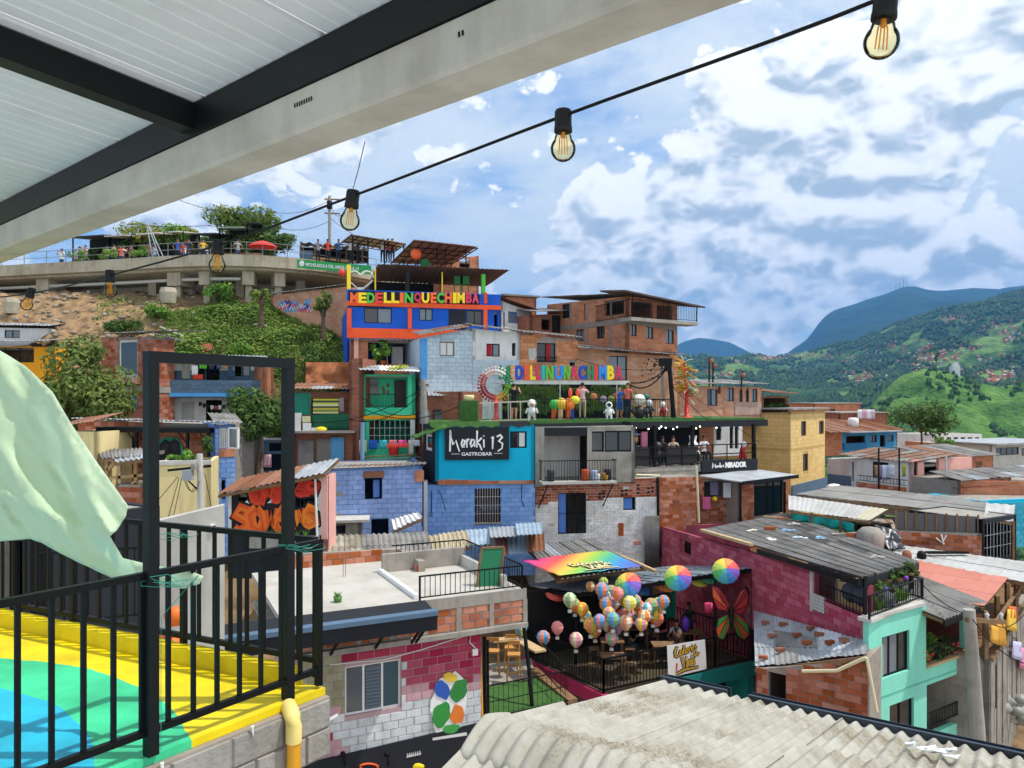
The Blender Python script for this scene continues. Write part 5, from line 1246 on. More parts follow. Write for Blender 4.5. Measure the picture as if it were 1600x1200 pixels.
 for i in range(26):
  u0=FC_.W*i/26-.2; u1=u0+FC_.W/26; s0=.05*math.sin(i*1.7)+.04; s1=.05*math.sin((i+1)*1.7)+.04
  mb.face([FC_.w(u0,ZT+.03,.02),FC_.w(u1,ZT+.03,.02),FC_.w(u1,ZT-.16-s1,.1+s1*.5),FC_.w(u0,ZT-.16-s0,.1+s0*.5)],0 if i>17 else 1)
 mb.mk('edge_cloth',[M['black'],M['turf']],tt)
 mb=MB(); a=P(640,683,33.3); b=P(695,660,33.2); c_=P(700,668,32.4); d_=P(645,686,32.5)
 n=8; vs=[]
 for j in range(3):
  for i in range(n+1):q=a.lerp(b,i/n).lerp(d_.lerp(c_,i/n),j/2); vs.append(q+Vec((0,0,.04*math.sin(i*2.1+j))))
 mb.add(vs,[(j*(n+1)+i,j*(n+1)+i+1,(j+1)*(n+1)+i+1,(j+1)*(n+1)+i) for j in range(2) for i in range(n)],0,True)
 o=mb.mk('turf_awning',M['turf'],None); o.modifiers.new('t','SOLIDIFY').thickness=.03; tag(o,'green turf covered lean-to awning at the cyan house corner','awning')
 # brick piers, laundry recess and glazed corner below the bar
 fp=Face(1030,34.8,1092,35.3)
 t=house('brick_pier_house','bare red brick pier wall under the open bar',fp,746,818,2.5,M['mortar'],[],brick=(.33,.17,[M['terra'],M['terra_dk']]),seed=8,deep=1.5)
 fl=Face(1092,36.6,1158,37.2)
 t=house('laundry_recess','recessed brick room with washing hung inside below the name board',fl,742,812,1.5,M['mortar'],[(1100,752,1140,776,dict(kind='open'))],brick=(.33,.17,[M['terra_dk']]),seed=9,deep=1.5)
 mb=MB(); mb.tube([fp.p(1086,727,.12),fp.p(1090,816,.12)],.055,10); tag(mb.mk('waste_pipe',flat('cream pvc pipe',C('#d8cca6'),.5),None),'cream plastic waste pipe down the brick pier','pipe')
 mb=MB(); mb.tube([fp.p(990,741,.3),fp.p(1026,742,.3)],.045,8); tag(mb.mk('waste_pipe',flat('cream pvc pipe',C('#d8cca6'),.5),None),'short level cream pipe jutting beside the black downpipe','pipe')
 for i,(px,y0,y1,c) in enumerate(((1098,775,794,'#cf5f8f'),(1130,753,776,'#d9d9de'),(1110,752,772,'#6d6a86'))):
  mb=MB(); q=[fl.p(px-6,y0,.35),fl.p(px+6,y0,.35),fl.p(px+5.5,y1,.38),fl.p(px-5.5,y1,.33)]; mb.prism(q,Vec((.01,.03,0))); tag(mb.mk('hung_cloth',flat('cloth '+c,C(c),.9),None),('pink towel','white shirt','dusky purple cloth')[i]+' hung in the brick laundry recess','laundry')
 mb=MB(); mb.ball(fl.p(1111,778,.35),.12,n=10); tag(mb.mk('yellow_basin',lm('yellow'),None),'round yellow basin hung in the laundry recess','basin')
 fg=Face(1157,36.3,1232,38.6)
 t=house('glazed_corner_house','brick corner room with a big black framed window reflecting hills',fg,750,816,3,M['mortar'],[(1178,752,1224,804,dict(n=2,fw=.09))],brick=(.33,.17,[M['terra']]),seed=10,deep=1.5,pyTR=745)
 a=thing('sheet_awning','pale flat sheet awning with dark edge over the glazed brick corner','awning',P(1160,752,36)); q=[P(1092,743,36.2),P(1182,733,38.6),P(1247,742,38.2),P(1160,752.5,35.4)]
 slab_quad(a,'sheet',q[3],q[2],q[1],q[0],.05,M['zinc']); mb=MB(); mb.bar(q[3]-Vec((0,.03,.07)),q[2]-Vec((0,.03,.07)),.06,.16); mb.mk('edge_beam',M['steel'],a)
 for px,d in ((1157,35.6),(1226,38.0)):mb=MB(); mb.bar(P(px,753,d),P(px,815 if px<1200 else 803,d),.09); mb.mk('post',M['steel'],a)
 # bulbs, people and statues in the bar
 for i,px in enumerate((997,1003,1023,1033,1040,1043,1050,1062,1068,1098,1104,1130)):
  u,z=fb.uz(px,667+(i*37%5)); mb=MB(); mb.ball(fb.w(u,z,-.5),.036,n=8); tag(mb.mk('bar_bulb',flat('lit bulb',(1,.93,.8,1),.5,emit=3.0),None),'small lit white bulb under the open bar ceiling','bulb','lit bulbs under the bar ceiling')
 ppl=[('seated person in dark clothes at the left of the bar rail',1047,'#2a2a2e','#6e4a38'),('seated person in cream top leaning on the bar rail',1064,'#cdb39a','#a8765a'),('seated person in pale pink beside the bar post',1095,'#c9a0a0','#a8765a'),('seated man in white shirt at the right of the bar rail',1112,'#d8d8dc','#7b5340')]
 for i,(l,px,c,sk) in enumerate(ppl):
  u=fb.uz(px,700)[0]; st=thing('bar_stool','tall dark stool under '+('the first','the second','the third','the fourth')[i]+' guest along the bar rail','stool',fb.w(u,zf,-.6),'stools along the bar rail'); b=fb.w(u,zf,-.6)
  mb=MB(); mb.lathe(b+Vec((0,0,.50)),[(0,0),(.17,0),(.17,.04),(0,.04)],10); mb.mk('seat',M['steel'],st); mb=MB(); mb.tube([b,b+Vec((0,0,.5))],.035,6); mb.mk('column',M['steel'],st)
  person(l,b+Vec((0,0,.12)),.15*(i-1),1.68,c,'#23252c',sk,'#17120f','table',sit=True,group=None)
 def statue(label,p,h,parts,cat='statue',yaw=0):
  t_=thing('statue',label,cat,p)
  for nm,col,shapes in parts:
   mb=MB()
   for s in shapes:
    if s[0]=='b':mb.ball(p+Vec(s[1])*h,s[2]*h,n=12,sq=s[3] if len(s)>3 else (1,1,1))
    elif s[0]=='t':mb.tube([p+Vec(q)*h for q in s[1]],[k*h for k in s[2]],8)
    else:mb.lathe(p+Vec(s[1])*h,[(a*h,b*h) for a,b in s[2]],12)
   mb.mk(nm,flat('statue '+col,C(col),.4),t_)
  return t_
 stand=lambda c1,c2,c3:[('body',c1,[('b',(0,0,.45),.2,(1,.9,1.2)),('t',[(-.12,0,.0),(-.11,0,.35)],[.07,.08]),('t',[(.12,0,.0),(.11,0,.35)],[.07,.08])]),('head',c2,[('b',(0,-.02,.80),.2)]),('arms',c3,[('t',[(-.17,0,.58),(-.28,-.05,.36)],[.06,.05]),('t',[(.17,0,.58),(.28,-.05,.36)],[.06,.05])])]
 statue('white figure with long ears standing by the bar post',fb.p(1090,726,-.35),1.15,stand('#e6e4e2','#efedea','#dddad8')+[('ears','#f2f0ee',[('t',[(-.08,0,.95),(-.13,0,1.2)],[.05,.04]),('t',[(.08,0,.95),(.13,0,1.2)],[.05,.04])])])
 statue('tall painted figure with dark hat and patterned coat in the bar',fb.p(993,727,-.3),1.5,stand('#37506a','#b5764a','#4a4a52')+[('hat','#26344f',[('l',(0,0,.93),[(.3,0),(.26,.03),(.16,.05),(.14,.16),(0,.18)])])])
 statue('small dark figure beside the pink panel in the bar',fb.p(1033,727,-.3),1.1,stand('#2b2b2e','#3a3430','#1d1d20'))
 statue('bright red dancing figure at the right end of the bar',fb.p(1168,727,-.35),1.2,[('body','#c22a2f',[('t',[(-.15,0,0),(-.05,0,.45),(.02,0,.7)],[.06,.1,.12]),('t',[(.18,0,.1),(.05,0,.45)],[.05,.1]),('t',[(.02,0,.65),(.25,0,.85)],[.06,.04])]),('head','#e0dcd8',[('b',(.05,0,.85),.13)])])
 mb=MB(); fb.pbox(mb,1023.5,676,1033,705,-1.2,-1.1); tag(mb.mk('pink_banner',flat('pink panel',C('#d87a98'),.7),None),'narrow pink painted panel inside the open bar','panel')
 # ---------- on the terrace
 def on(px,py,o=-.5):
  k_=(HZ-py)/F; d=ZT/k_; return P(px,py,d)
 g=P(880,655,1);
 person('person in black shirt and shorts photographing on the terrace',P(803,657,35.0),2.6,1.66,'#1b1b1e','#1d1a1d','#c08a6c','#2a1d16','photo',shorts=.62)
 person('man in pale pink shirt and beige trousers standing back to view',P(910,656,36.0),3.1,1.72,'#d7a9a8','#b0a28a','#a97456','#1a1a22','photo',hat='#20212b')
 person('woman in blue dress standing on the terrace',P(968,655,36.8),.4,1.58,'#27509c','#27509c','#b98062','#1a1310','photo',shorts=.5)
 person('woman in coral shirt and long navy skirt beside the blue dress',P(980.5,654,37.0),-.5,1.70,'#e0685a','#232a45','#a8704f','#17110e','down')
 statue('white space-suited dog statue on the terrace',P(831,658,34.9),1.0,stand('#e3e1df','#efeeec','#d6d4d2')+[('snout','#b98a5c',[('b',(0,-.18,.76),.09)])])
 statue('white astronaut statue holding a black visor on the terrace',P(951.5,656,35.9),.85,stand('#dedddb','#ecebea','#cfcfcf')+[('visor','#17181b',[('b',(0,-.1,.82),.14)])])
 e=P(884,658,35.2)
 statue('rainbow striped four-legged animal statue with big ears',e,1.3,[('rump','#49b04a',[('b',(-.38,0,.58),.2,(1,.8,1.05))]),('barrel','#e8c23a',[('b',(-.15,0,.6),.23,(1,.85,.95))]),('chest','#e8742a',[('b',(.1,0,.58),.23,(1,.85,1.05))]),('head','#d8c832',[('b',(.32,-.03,.74),.17,(1.1,.9,.9))]),('ears','#e4573a',[('b',(.16,0,1.0),.12,(.6,.4,1.4)),('b',(.42,0,1.0),.11,(.6,.4,1.4))]),('leg','#d8622c',[('t',[(-.45,0,0),(-.4,0,.45)],[.07,.1])]),('leg','#e4b48c',[('t',[(-.2,-.06,0),(-.17,0,.45)],[.08,.1])]),('leg','#e06a2a',[('t',[(.08,0,.0),(.1,0,.45)],[.08,.11])]),('leg','#2a4fb0',[('t',[(.22,.03,0),(.18,0,.45)],[.07,.1])])])
 pb=P(999,655,37.2); statue('large white and green panda-like statue sitting on the terrace',pb,1.35,[('body','#3a3636',[('b',(0,0,.25),.24)]),('head','#e6e2d4',[('b',(0,0,.70),.22,(1.1,.9,.9))]),('ears','#2c6a55',[('b',(-.25,0,.78),.11),('b',(.25,0,.80),.12)]),('arms','#4a4444',[('b',(-.22,-.1,.3),.11),('b',(.22,-.1,.3),.11)])])
 statue('grey black pet statue low on the terrace turf',P(1014,653,37.5),.9,stand('#2f323a','#c9c9cc','#3a3d46'))
 statue('small white figure with red trousers near the electric pole',P(1036,651,38),.75,stand('#b5302c','#e6e3e0','#dedbd8'))
 # plant wall behind, white canopy beam, letters
 fw_=Face(786,38.0,986,39.8); z0=ZT; z1=fw_.uz(880,600)[1]
 pw=thing('plant_wall','dark wall hung with trailing green ferns at the back of the terrace','plant wall',fw_.w(fw_.W/2,z0)); mb=MB(); fw_.box(mb,0,fw_.W,z0,z1,-.15,0); mb.mk('backing',M['dark'],pw)
 r=random.Random(12); mb=MB()
 for _ in range(150):
  u=r.uniform(.1,fw_.W-.1); z=z0+(z1-z0)*r.uniform(.25,.98); px=u/fw_.W
  if .42<px<.62 and r.random()<.8:continue
  for k in range(13):
   a=r.uniform(-1.3,1.3); L1=r.uniform(.25,.6); p0=fw_.w(u,z,.06); p1=p0+fw_.u.to_3d()*math.sin(a)*L1*.5+fw_.n.to_3d()*.16+Vec((0,0,.05)); p2=p0+fw_.u.to_3d()*math.sin(a)*L1+fw_.n.to_3d()*.2+Vec((0,0,-L1*math.cos(a)*.8)); w=fw_.u.to_3d()*.035
   mb.face([p0-w,p0+w,p1+w,p1-w]); mb.face([p1-w,p1+w,p2])
 mb.mk('fern',M['leaf_c'],pw)
 cols=['#c97a5a','#9a8aa0','#c0503c','#7d8f4a']
 for i,px in enumerate((924,939,958,951)):
  mb=MB(); fw_c=fw_.p(px,620+(i%2)*4,.3); mb.ball(fw_c,.19,n=10,sq=(1,.3,1)); mb.mk('painted_flower',flat('flower '+cols[i],C(cols[i]),.8),pw)
 fl2=Face(778,37.0,974,38.6); s=thing('letter_sign','row of large coloured block letters above the terrace','sign',fl2.p(876,600)); mb=MB(); fl2.pbox(mb,786,594.5,983,600.5,-.25,.0); mb.mk('white_beam',M['white'],s)
 for px in (795,876,965):mb=MB(); mb.bar(fl2.p(px,600,-.1),Vec((fl2.p(px,600,-.1).x,fl2.p(px,600,-.1).y,ZT)),.05); mb.mk('post',M['alu'],s)
 xs=[(779,796),(797,804.5),(805,818),(818.5,827),(827.5,836),(836.5,845),(845.5,851),(852,864),(866,879),(879.5,890),(890.5,903),(904,915),(916,927),(927.5,934),(935,947),(947.5,959),(960,972)]
 cs='dgreen tan dblue ored yellow crimson teal green blue green crimson dblue dgreen red blue yellow crimson'.split()
 wl=flat('white letter face',C('#e9e9e6'),.6)
 for ch,(a,b),c in zip('MEDELLINUNACHIMBA',xs,cs):
  text_on(s,'letter',ch,fl2,a,571,b,593.5,lm(c),.14,-.04,.045)
  # round wheel sculpture
 w=thing('wheel_sculpture','round openwork wheel sculpture with coloured pegs on a red foot','sculpture',P(776,660,35.3)); c=P(774,601,35.3); R0=.70
 seg=['#d8d2cc','#1d7a55','#7ab03a','#d0912c','#b0322c','#8e1f2c','#c0564a','#d8b8b0']
 for k in range(8):
  mb=MB(); pts=[c+Vec((math.sin(a),0,math.cos(a)))*R0*.92 for a in [(k+j/6)*math.pi/4 for j in range(7)]]; mb.tube(pts,.07,6); pts=[c+Vec((math.sin(a),.03,math.cos(a)))*R0*.70 for a in [(k+j/6)*math.pi/4 for j in range(7)]]; mb.tube(pts,.05,6)
  for j in range(4):a=(k+j/4)*math.pi/4; d=Vec((math.sin(a),0,math.cos(a))); mb.tube([c+d*R0*.7,c+d*R0*1.12],.03,5); mb.ball(c+d*R0*1.14,.055,n=6)
  mb.mk('rim',flat('rim '+seg[k],C(seg[k]),.5),w)
 mb=MB(); mb.lathe(P(775,660,35.3),[(.22,0),(.2,.06),(.1,.12),(.07,.5),(.09,.85),(.17,.95),(.1,1.02),(.05,1.1),(0,1.1)],12); mb.mk('foot',lm('red'),w)
 # ribbon tree
 q=P(1073,652,38.8); w=thing('ribbon_tree','red metal tree sculpture bristling with coloured ribbons','sculpture',q); mb=MB(); top=P(1069,565,38.8)
 mb.lathe(q,[(.35,0),(.12,.08),(.11,.6),(0,.6)],10); mb.tube([q,P(1073,620,38.8),top],[.1,.09,.06],8); mb.mk('trunk',lm('red'),w)
 for ci,cc in enumerate(('#e8c82e','#d8402c','#e6e2d8','#2f8a6a','#e08a2a','#c7b82e')):
  mb=MB()
  for _ in range(38):
   h=r.uniform(0,1); s0=P(1073,620,38.8).lerp(top,h); a=r.uniform(0,6.28); L1=r.uniform(.35,.75); cx=math.cos(a)
   if ci in (0,4) and cx>0 and r.random()<.55:cx=-cx
   if ci==3 and cx<0:cx=-cx
   e_=s0+Vec((cx*L1,math.sin(a)*L1,r.uniform(-.35,.25)+(.1 if cx<0 else -.1))); mb.tube([s0,(s0+e_)/2+Vec((0,0,.06)),e_],.018,4)
  mb.mk('ribbon',flat('ribbon '+cc,C(cc),.6),w)
  # railings of the terrace
 rl=thing('terrace_railing','thin black upright-bar railing along the turfed terrace edge','railing',FT.w(3,ZT,-.2)); railing(rl,FT.w(0.1,ZT+.06,-.1),FT.w(FT.uz(1054,640)[0],ZT+.06,-.1),.92,.16); railing(rl,FT.w(FT.uz(1054,640)[0],ZT+.06,-.1),FT.w(FT.uz(1054,640)[0],ZT,-2.5),.92,.16)
 wm=worn('bleached rail',C('#c2b6a4'),C('#9a8f80'),.5,4,streak=.1)
 rl=thing('terrace_railing','bleached wooden rail with sparse uprights left of the turfed edge','railing',FC_.w(3,ZT,-.2)); railing(rl,P(750,661,33.6),P(829,658,34.0),.88,.45,wm,.05,.06)
 # pole with cables
 pl=thing('electric_pole','black leaning electric pole crowded with cable clamps on the terrace edge','pole',P(1053,655,38.6)); mb=MB(); mb.tube([P(1053,658,38.6),P(1045,560,38.8)],[.13,.10],10); mb.mk('shaft',M['steel'],pl); mb=MB(); mb.box(P(1037,572,38.6)-Vec((.2,.1,.0)),P(1049,560,38.7)+Vec((0,.2,0))); mb.box(P(1040,580,38.5),P(1046,572,38.8)); mb.mk('clamp',M['steel'],pl)
 mb=MB(); mb.tube([P(1038,654,38.9),P(1034,562,39)],.08,8); mb.mk('second_shaft',M['concrete'],pl)
 for i,(x,y,d,s) in enumerate(((984,601,38.2,.5),(986,598,38.2,.25),(1000,597,38.5,.15),(900,560,39,.3))):cable('power_cable',('lowest thick black cable sagging left from the terrace pole','second black cable sagging left from the terrace pole','short black cable left of the terrace pole','long thin cable rising left from the terrace pole')[i],[P(1042,575,38.6),P(x,y,d)],.035 if i<2 else .015,s)
 cable('power_cable','taut cable falling right from the terrace pole',[P(1048,600,38.6),P(1110,660,37.6)],.015,.1); cable('power_cable','second taut cable falling right to the yellow house',[P(1048,590,38.6),P(1185,690,38.0)],.012,.1)
 # turf wrapped tank on the left
 tk=thing('turf_tank','square planter wrapped in green turf with a pale pot on top','planter',P(733,663,34.5)); a=P(719,663,34.8); mb=MB(); b=P(747,626,34.8); mb.box((a.x,34.3,a.z),(b.x,35.2,b.z)); mb.mk('planter_box',M['turf'],tk); mb=MB(); mb.lathe(P(733,626,34.8),[(.0,0),(.2,0),(.24,.2),(.2,.26),(0,.26)],12); mb.mk('pot',M['cream'],tk)
mirador()
# ------------------------------------------------------------------ right side of the photo
def cloth(label,q,col,cat='laundry',wav=.04,n=8,name='hung_cloth',group=None):
 0
 a,b,c,d=[Vec(x) for x in q]; mb=MB(); vs=[]
 nr=(b-a).cross(d-a).normalized()
 for j in range(5):
  for i in range(n+1):
   s,t=i/n,j/4; p=(a.lerp(b,s)).lerp(d.lerp(c,s),t); vs.append(p+nr*wav*math.sin(i*1.9+j*.6)*(.3+t))
 mb.add(vs,[(j*(n+1)+i,j*(n+1)+i+1,(j+1)*(n+1)+i+1,(j+1)*(n+1)+i) for j in range(4) for i in range(n)],0,True)
 o=mb.mk(name,flat('cloth '+col,C(col),.9),None); o.modifiers.new('t','SOLIDIFY').thickness=.012
 return tag(o,label,cat,group)
def roof_thing(name,label,q,nx,ny,mats,pitch=.2,amp=.022,seed=1,posts=None,cat='roof',lap=.1,rafters=True,jit=.03):
 t=thing(name,label,cat,(q[2]+q[3])/2-Vec((0,0,.3)))
 roof_sheets(t,*q,nx,ny,mats,pitch,amp,jit=jit,seed=seed,lap=lap)
 if rafters:
  dn=Vec((0,0,-.08))
  for s in (.02,.5,.98):
   mb=MB(); mb.bar(q[0].lerp(q[1],s)+dn,q[3].lerp(q[2],s)+dn,.06,.09); mb.mk('rafter',M['wood'],t)
  mb=MB(); mb.bar(q[3]+dn*1.2,q[2]+dn*1.2,.06,.1); mb.mk('eave_beam',M['wood'],t)
 for p,h in posts or ():
  mb=MB(); mb.bar(p-Vec((0,0,h)),p,.09); mb.mk('post',M['wood'],t)
 return t
def right_far():
 fc=Face(984,42.8,1052,45.2); house('terrace_back_wall','pink-brown brick wall at the back of the statue terrace',fc,601,670,2,M['farbrick2'],cat='wall')
 fc=Face(1052,45.5,1190,50)
 t=house('arched_brick_house','long brick house with pointed arched windows right of the terrace',fc,603,668,5,M['farbrick2'],[(1105,608,1121,634,dict(n=2,pane=[M['glass'],M['glass_lt']])),(1136,606,1147,627,dict(n=2,pane=M['glass_lt'])),(1155,611,1160.5,628,dict(n=1)),(1165,611,1170.5,628,dict(n=1)),(1175,608,1183.5,628,dict(n=2,pane=M['glass_lt'])),(1121.5,604,1126,615,dict(kind='open'))])
 mb=MB()
 for a in (1157.7,1167.7):
  u,z=fc.uz(a,611); mb.prism([fc.w(u-.1,z,.004),fc.w(u+.1,z,.004),fc.w(u,z+.3,.004)],fc.n.to_3d()*.012)
 mb.mk('arch_head',M['dark'],t); mb=MB(); fc.pbox(mb,1147.5,628,1189,648,.002,.05); mb.mk('render_band',worn('rendered grey pink',C('#b5978a'),C('#8f7a70'),.6,2,streak=.2),t)
 eave(t,fc,601,601,3,.5,[M['zinc_dk'],M['zinc']],seed=21)
 for i,(x,y0,y1) in enumerate(((1108,602,558),(1114,602,566),(1158,602,580))):
  a=thing('roof_antenna',('tall rusty aerial stack on the arched brick house roof','shorter aerial post beside the tall stack','thin angled aerial at the right of the arched house roof')[i],'antenna',P(x,y0,48)); mb=MB(); mb.tube([P(x,y0+3,48),P(x+(2 if i==2 else 0),y1,48)],.05,6); mb.mk('mast',M['steel'],a); mb=MB()
  for k in range(4):y=y1+3+k*6; mb.bar(P(x-4+k,y,48),P(x+4-k,y-1,48),.07,.05)
  mb.ball(P(x+3,y1+6,48),.17,n=8,sq=(1,.5,1)); mb.mk('crossbar',M['rust'],a)
 fc=Face(1190,51,1232,54); t=house('junk_balcony_house','dark shanty balcony hung with plants behind the yellow house',fc,618,680,3,M['wood'],[(1193,622,1228,640,dict(kind='open'))]); eave(t,fc,614,616,2,.7,[M['rust']],seed=22)
 mb=MB(); r=random.Random(3)
 for k in range(7):c=fc.p(1196+k*5,636,.1); leaves(mb,r,c,.3,60,.1)
 mb.mk('plants',M['leaf_c'],t,kind='stuff')
 # yellow house
 fc=Face(1110,52.5,1235,49)
 yb=(.5,.25,[M['yellowb']])
 t=house('yellow_block_house','tall ochre yellow block house with narrow dark windows',fc,646,800,6.7,M['yellowj'],[],pyTR=643.5,brick=yb,sbrick=yb,rwins=[(1251.5,658,1259.5,681,dict(n=1)),(1279.5,658,1287,678,dict(n=1)),(1254.5,709,1262.5,736,dict(n=1))],limit=240,deep=1)
 z=fc.uz(1235,643)[1]; mb=MB(); fc.box(mb,-.3,fc.W+.3,z+.1,z+.2,-7,.35); mb.mk('roof',M['zinc_dk'],t)
 rf=fc.right(6.7); mb=MB(); rf.pbox(mb,1236,752,1291,790,.0,.10); mb.mk('grey_plinth',M['slate'],t)
 for f,a,b in ((fc,1111,1234),(rf,1236,1289)):u0,u1=f.uz(a,704)[0],f.uz(b,704)[0]; z=fc.uz(1235,705)[1]; mb=MB(); f.box(mb,u0,u1,z,z+.16,.0,.03); mb.mk('floor_band',M['yellowj'],t)
 # brick and blue cluster
 for i,(a,d0,b,d1,yt,yb_,nm,lb,mt) in enumerate(((1272,70,1345,72,631,690,'far_brick_house','plain brick house top rising behind the yellow house',M['farbrick']),(1312,66,1386,68,646,700,'far_brick_house','brick house with washing on its flat roof',M['farbrick3']))):
  fc=Face(a,d0,b,d1); t=house(nm,lb,fc,yt,yb_,4,mt,[(a+25,yt+8,a+33,yt+18,dict(n=1))])
  mb=MB(); z=fc.uz(a,yt)[1]; fc.box(mb,-.1,fc.W+.1,z+.01,z+.1,-4,.15); mb.mk('roof',M['concrete'],t)
 fc=Face(1289,60,1402,64)
 t=house('blue_balcony_house','bright blue house with long balcony and rusty roof on the right',fc,676,712,5,paint('azure paint','#3f86b4'),[(1322,681,1352,693,dict(kind='open')),(1360,680,1370,691,dict(n=2)),(1375,680,1383.5,698,dict(kind='open')),(1386,680,1396,690,dict(n=1))],side=M['farbrick'])
 mb=MB(); fc.pbox(mb,1289.5,672,1315,712,.0,.05); mb.mk('brick_panel',M['farbrick'],t); mb=MB(); fc.pbox(mb,1317,692,1352,702,.05,.12); mb.mk('balcony_wall',paint('deep azure','#2f6f9c'),t)
 z=fc.uz(1289,676)[1]; roof_sheets(t,fc.w(0,z+.9,-4),fc.w(fc.W,z+.9,-4),fc.w(fc.W+.2,z+.05,.7),fc.w(-.3,z+.05,.7),8,1,[M['rust']],.25,.03,seed=23); mb=MB(); fc.box(mb,1.5,fc.W-1,z-.02,z+.06,.6,1.2); mb.mk('awning',M['zinc'],t)
 for i,(px,c) in enumerate(((1344,'#dfe0e4'),(1351,'#d8a7b8'),(1358,'#e4e4e8'),(1364,'#c9b9c4'))):cloth(('white','pink','pale','mauve')[i]+' washing on the flat brick roof',[P(px-4,640,66),P(px+3,640,66),P(px+3,655,66),P(px-4,655,66)],c)
 mb=MB(); c=P(1333,667,63); mb.lathe(c,[(0,0),(.4,0),(.42,.6),(.3,.75),(0,.75)],12); tag(mb.mk('water_tank',M['whitecl'],None),'white plastic water tank above the rusty roof','tank')
 tree('mango_tree','round dark tree between the blue balcony house and pale blocks',P(1440,712,72),5.2,2.6,2600,.2,M['leaf_c'],(1.3,1,.75),10,5)
 tree('shrub','small bright shrub before the far brick wall',P(1478,708,74),1.6,.9,400,.14,M['leaf_b'],(1.3,1,.8),5,6,cat='shrub')
 fc=Face(1463,118,1535,122); t=house('white_row_block','long low white block with a row of dark windows far right',fc,680,720,8,M['white'],[(1468+k*11,683,1475+k*11,691,dict(n=2)) for k in range(6)])
 fc=Face(1472,84,1536,86); t=house('far_brick_wall_house','plain brick house below the long white block',fc,693,740,5,M['farbrick'],[]); fc=Face(1536,82,1552,84); house('turquoise_lot_house','narrow turquoise house right of the plain brick one',fc,694,740,4,paint('turquoise paint','#4bb0ae'))
 fc=Face(1549,74,1660,79); t=house('pale_veranda_house','pale grey house with dark glazed veranda at the right edge',fc,696,760,6,M['concrete_lt'],[(1556,699,1592,711,dict(n=4)),(1596,699,1640,711,dict(n=4))]); mb=MB(); z=fc.uz(1549,695)[1]; fc.box(mb,-.4,fc.W,z,z+.15,-6,.8); mb.mk('roof',M['zinc'],t); mb=MB(); fc.pbox(mb,1553,729,1650,737,-.5,.3); mb.mk('dark_plinth',M['steel'],t)
right_far()
def right_mid():
# white house with washing
 fc=Face(1293,46.5,1424,41.5)
 t=house('white_laundry_house','white house with a washing line and rusty tin roof on the right',fc,716,790,5.2,M['white'],[(1330,722,1334,752,dict(kind='open')),(1363,722,1388,748,dict(n=2,fw=.06)),],pyTR=719,rwins=[(1427.5,722,1434,743,dict(n=1)),(1444,718,1467,745,dict(kind='open'))],side=(M['white'],M['pink']))
 mb=MB(); fc.pbox(mb,1294,718,1328,742,.002,.05); mb.mk('pale_pink_panel',worn('dusty pink plaster',C('#d9c8c0'),C('#b9a59b'),.6,1,streak=.2),t); mb=MB(); fc.pbox(mb,1294,742,1330,765,.002,.06); mb.mk('grey_panel',M['slate'],t)
 z=fc.uz(1380,718)[1]
 roof_sheets(t,fc.w(.5,z+.35,-3.6),fc.w(fc.W+.3,z+.25,-3.6),fc.w(fc.W+.3,z+.0,.25),fc.w(1.0,z+.1,.25),7,3,[worn('brown tin',C('#8a6a58'),C('#5d463c'),.7,2,streak=.3,var=.2),M['zinc_dk']],.2,.03,jit=.12,seed=24)
 f2=fc.off(1.4); z=f2.uz(1380,757)[1]; mb=MB(); ua,ub=f2.uz(1338,757)[0],f2.uz(1416,757)[0]; f2.box(mb,ua,ub,z-.6,z,-.15,0); w=mb.mk('balcony_wall',M['mortar'],t); bricks(w,f2,ua,ub,z-.58,z,z,[],.33,.18,[M['terra']]); mb=MB(); f2.box(mb,ua-1.5,ub+.3,z-.75,z-.61,-1.4,.1); mb.mk('balcony_floor',M['slate'],t)
 rl=thing('balcony_rail','short dark railing in front of the white laundry house','railing',f2.w((ua+ub)/2,z)); railing(rl,f2.w(ua,z,-.1),f2.w(ub,z,-.1),.35,.2)
 for i,(px,c,y1) in enumerate(((1366,'#b58f6a',745),(1372,'#9b8ab8',750),(1378,'#e4e6ea',752),(1384,'#b8c6e0',750),(1390,'#dcdce4',745),(1409,'#a9b04a',745))):cloth(('tan','purple','white','pale blue','grey white','olive')[i]+' garment on the washing line of the white house',[f2.p(px-4,727,-.2),f2.p(px+3,727,-.2),f2.p(px+3,y1,-.2),f2.p(px-3,y1,-.2)],c)
 for i,px in enumerate((1373,1405,1478)):p=P(px,775,40); mb=MB(); mb.tube([p,P(px,700+(12 if i==2 else 0),40)],.045,6); tag(mb.mk('iron_post',M['alu'] if i==2 else M['steel'],None),('thin dark post left in front of the white laundry house','thin dark post right in front of the white laundry house','pale slim post beside the pink side wall')[i],'post')
 mb=MB(); c=P(1303,762,41); r=random.Random(2); mb.ball(c,.28,n=8,sq=(1.6,1,.8)); mb.ball(c+Vec((.25,0,-.12)),.2,n=8); tag(mb.mk('white_bundle',M['whitecl'],None),'white sack bundle lying on the long grey roof','bundle')
 # brick rows to the right
 fc=Face(1470,52,1552,55); t=house('brick_door_house','low brick house with a timber door right of the pink side wall',fc,716,760,4,M['farbrick'],[(1496,722,1508,739,dict(kind='open')),(1524,721,1535,736,dict(kind='door'))]); z=fc.uz(1470,716)[1]; roof_sheets(t,fc.w(-.3,z+.6,-3.5),fc.w(fc.W,z+.6,-3.5),fc.w(fc.W+.2,z+.05,.4),fc.w(-.3,z+.05,.4),5,1,[M['zinc_dk'],M['rust']],.2,.03,seed=25)
 fc=Face(1448,43.5,1500,39.2); t=house('brick_corner_house','plain brick corner house with one small dark window',fc,751,800,5,M['farbrick3'],[(1490,756,1499,767,dict(kind='open'))],pyTR=751,side=M['farbrick'])
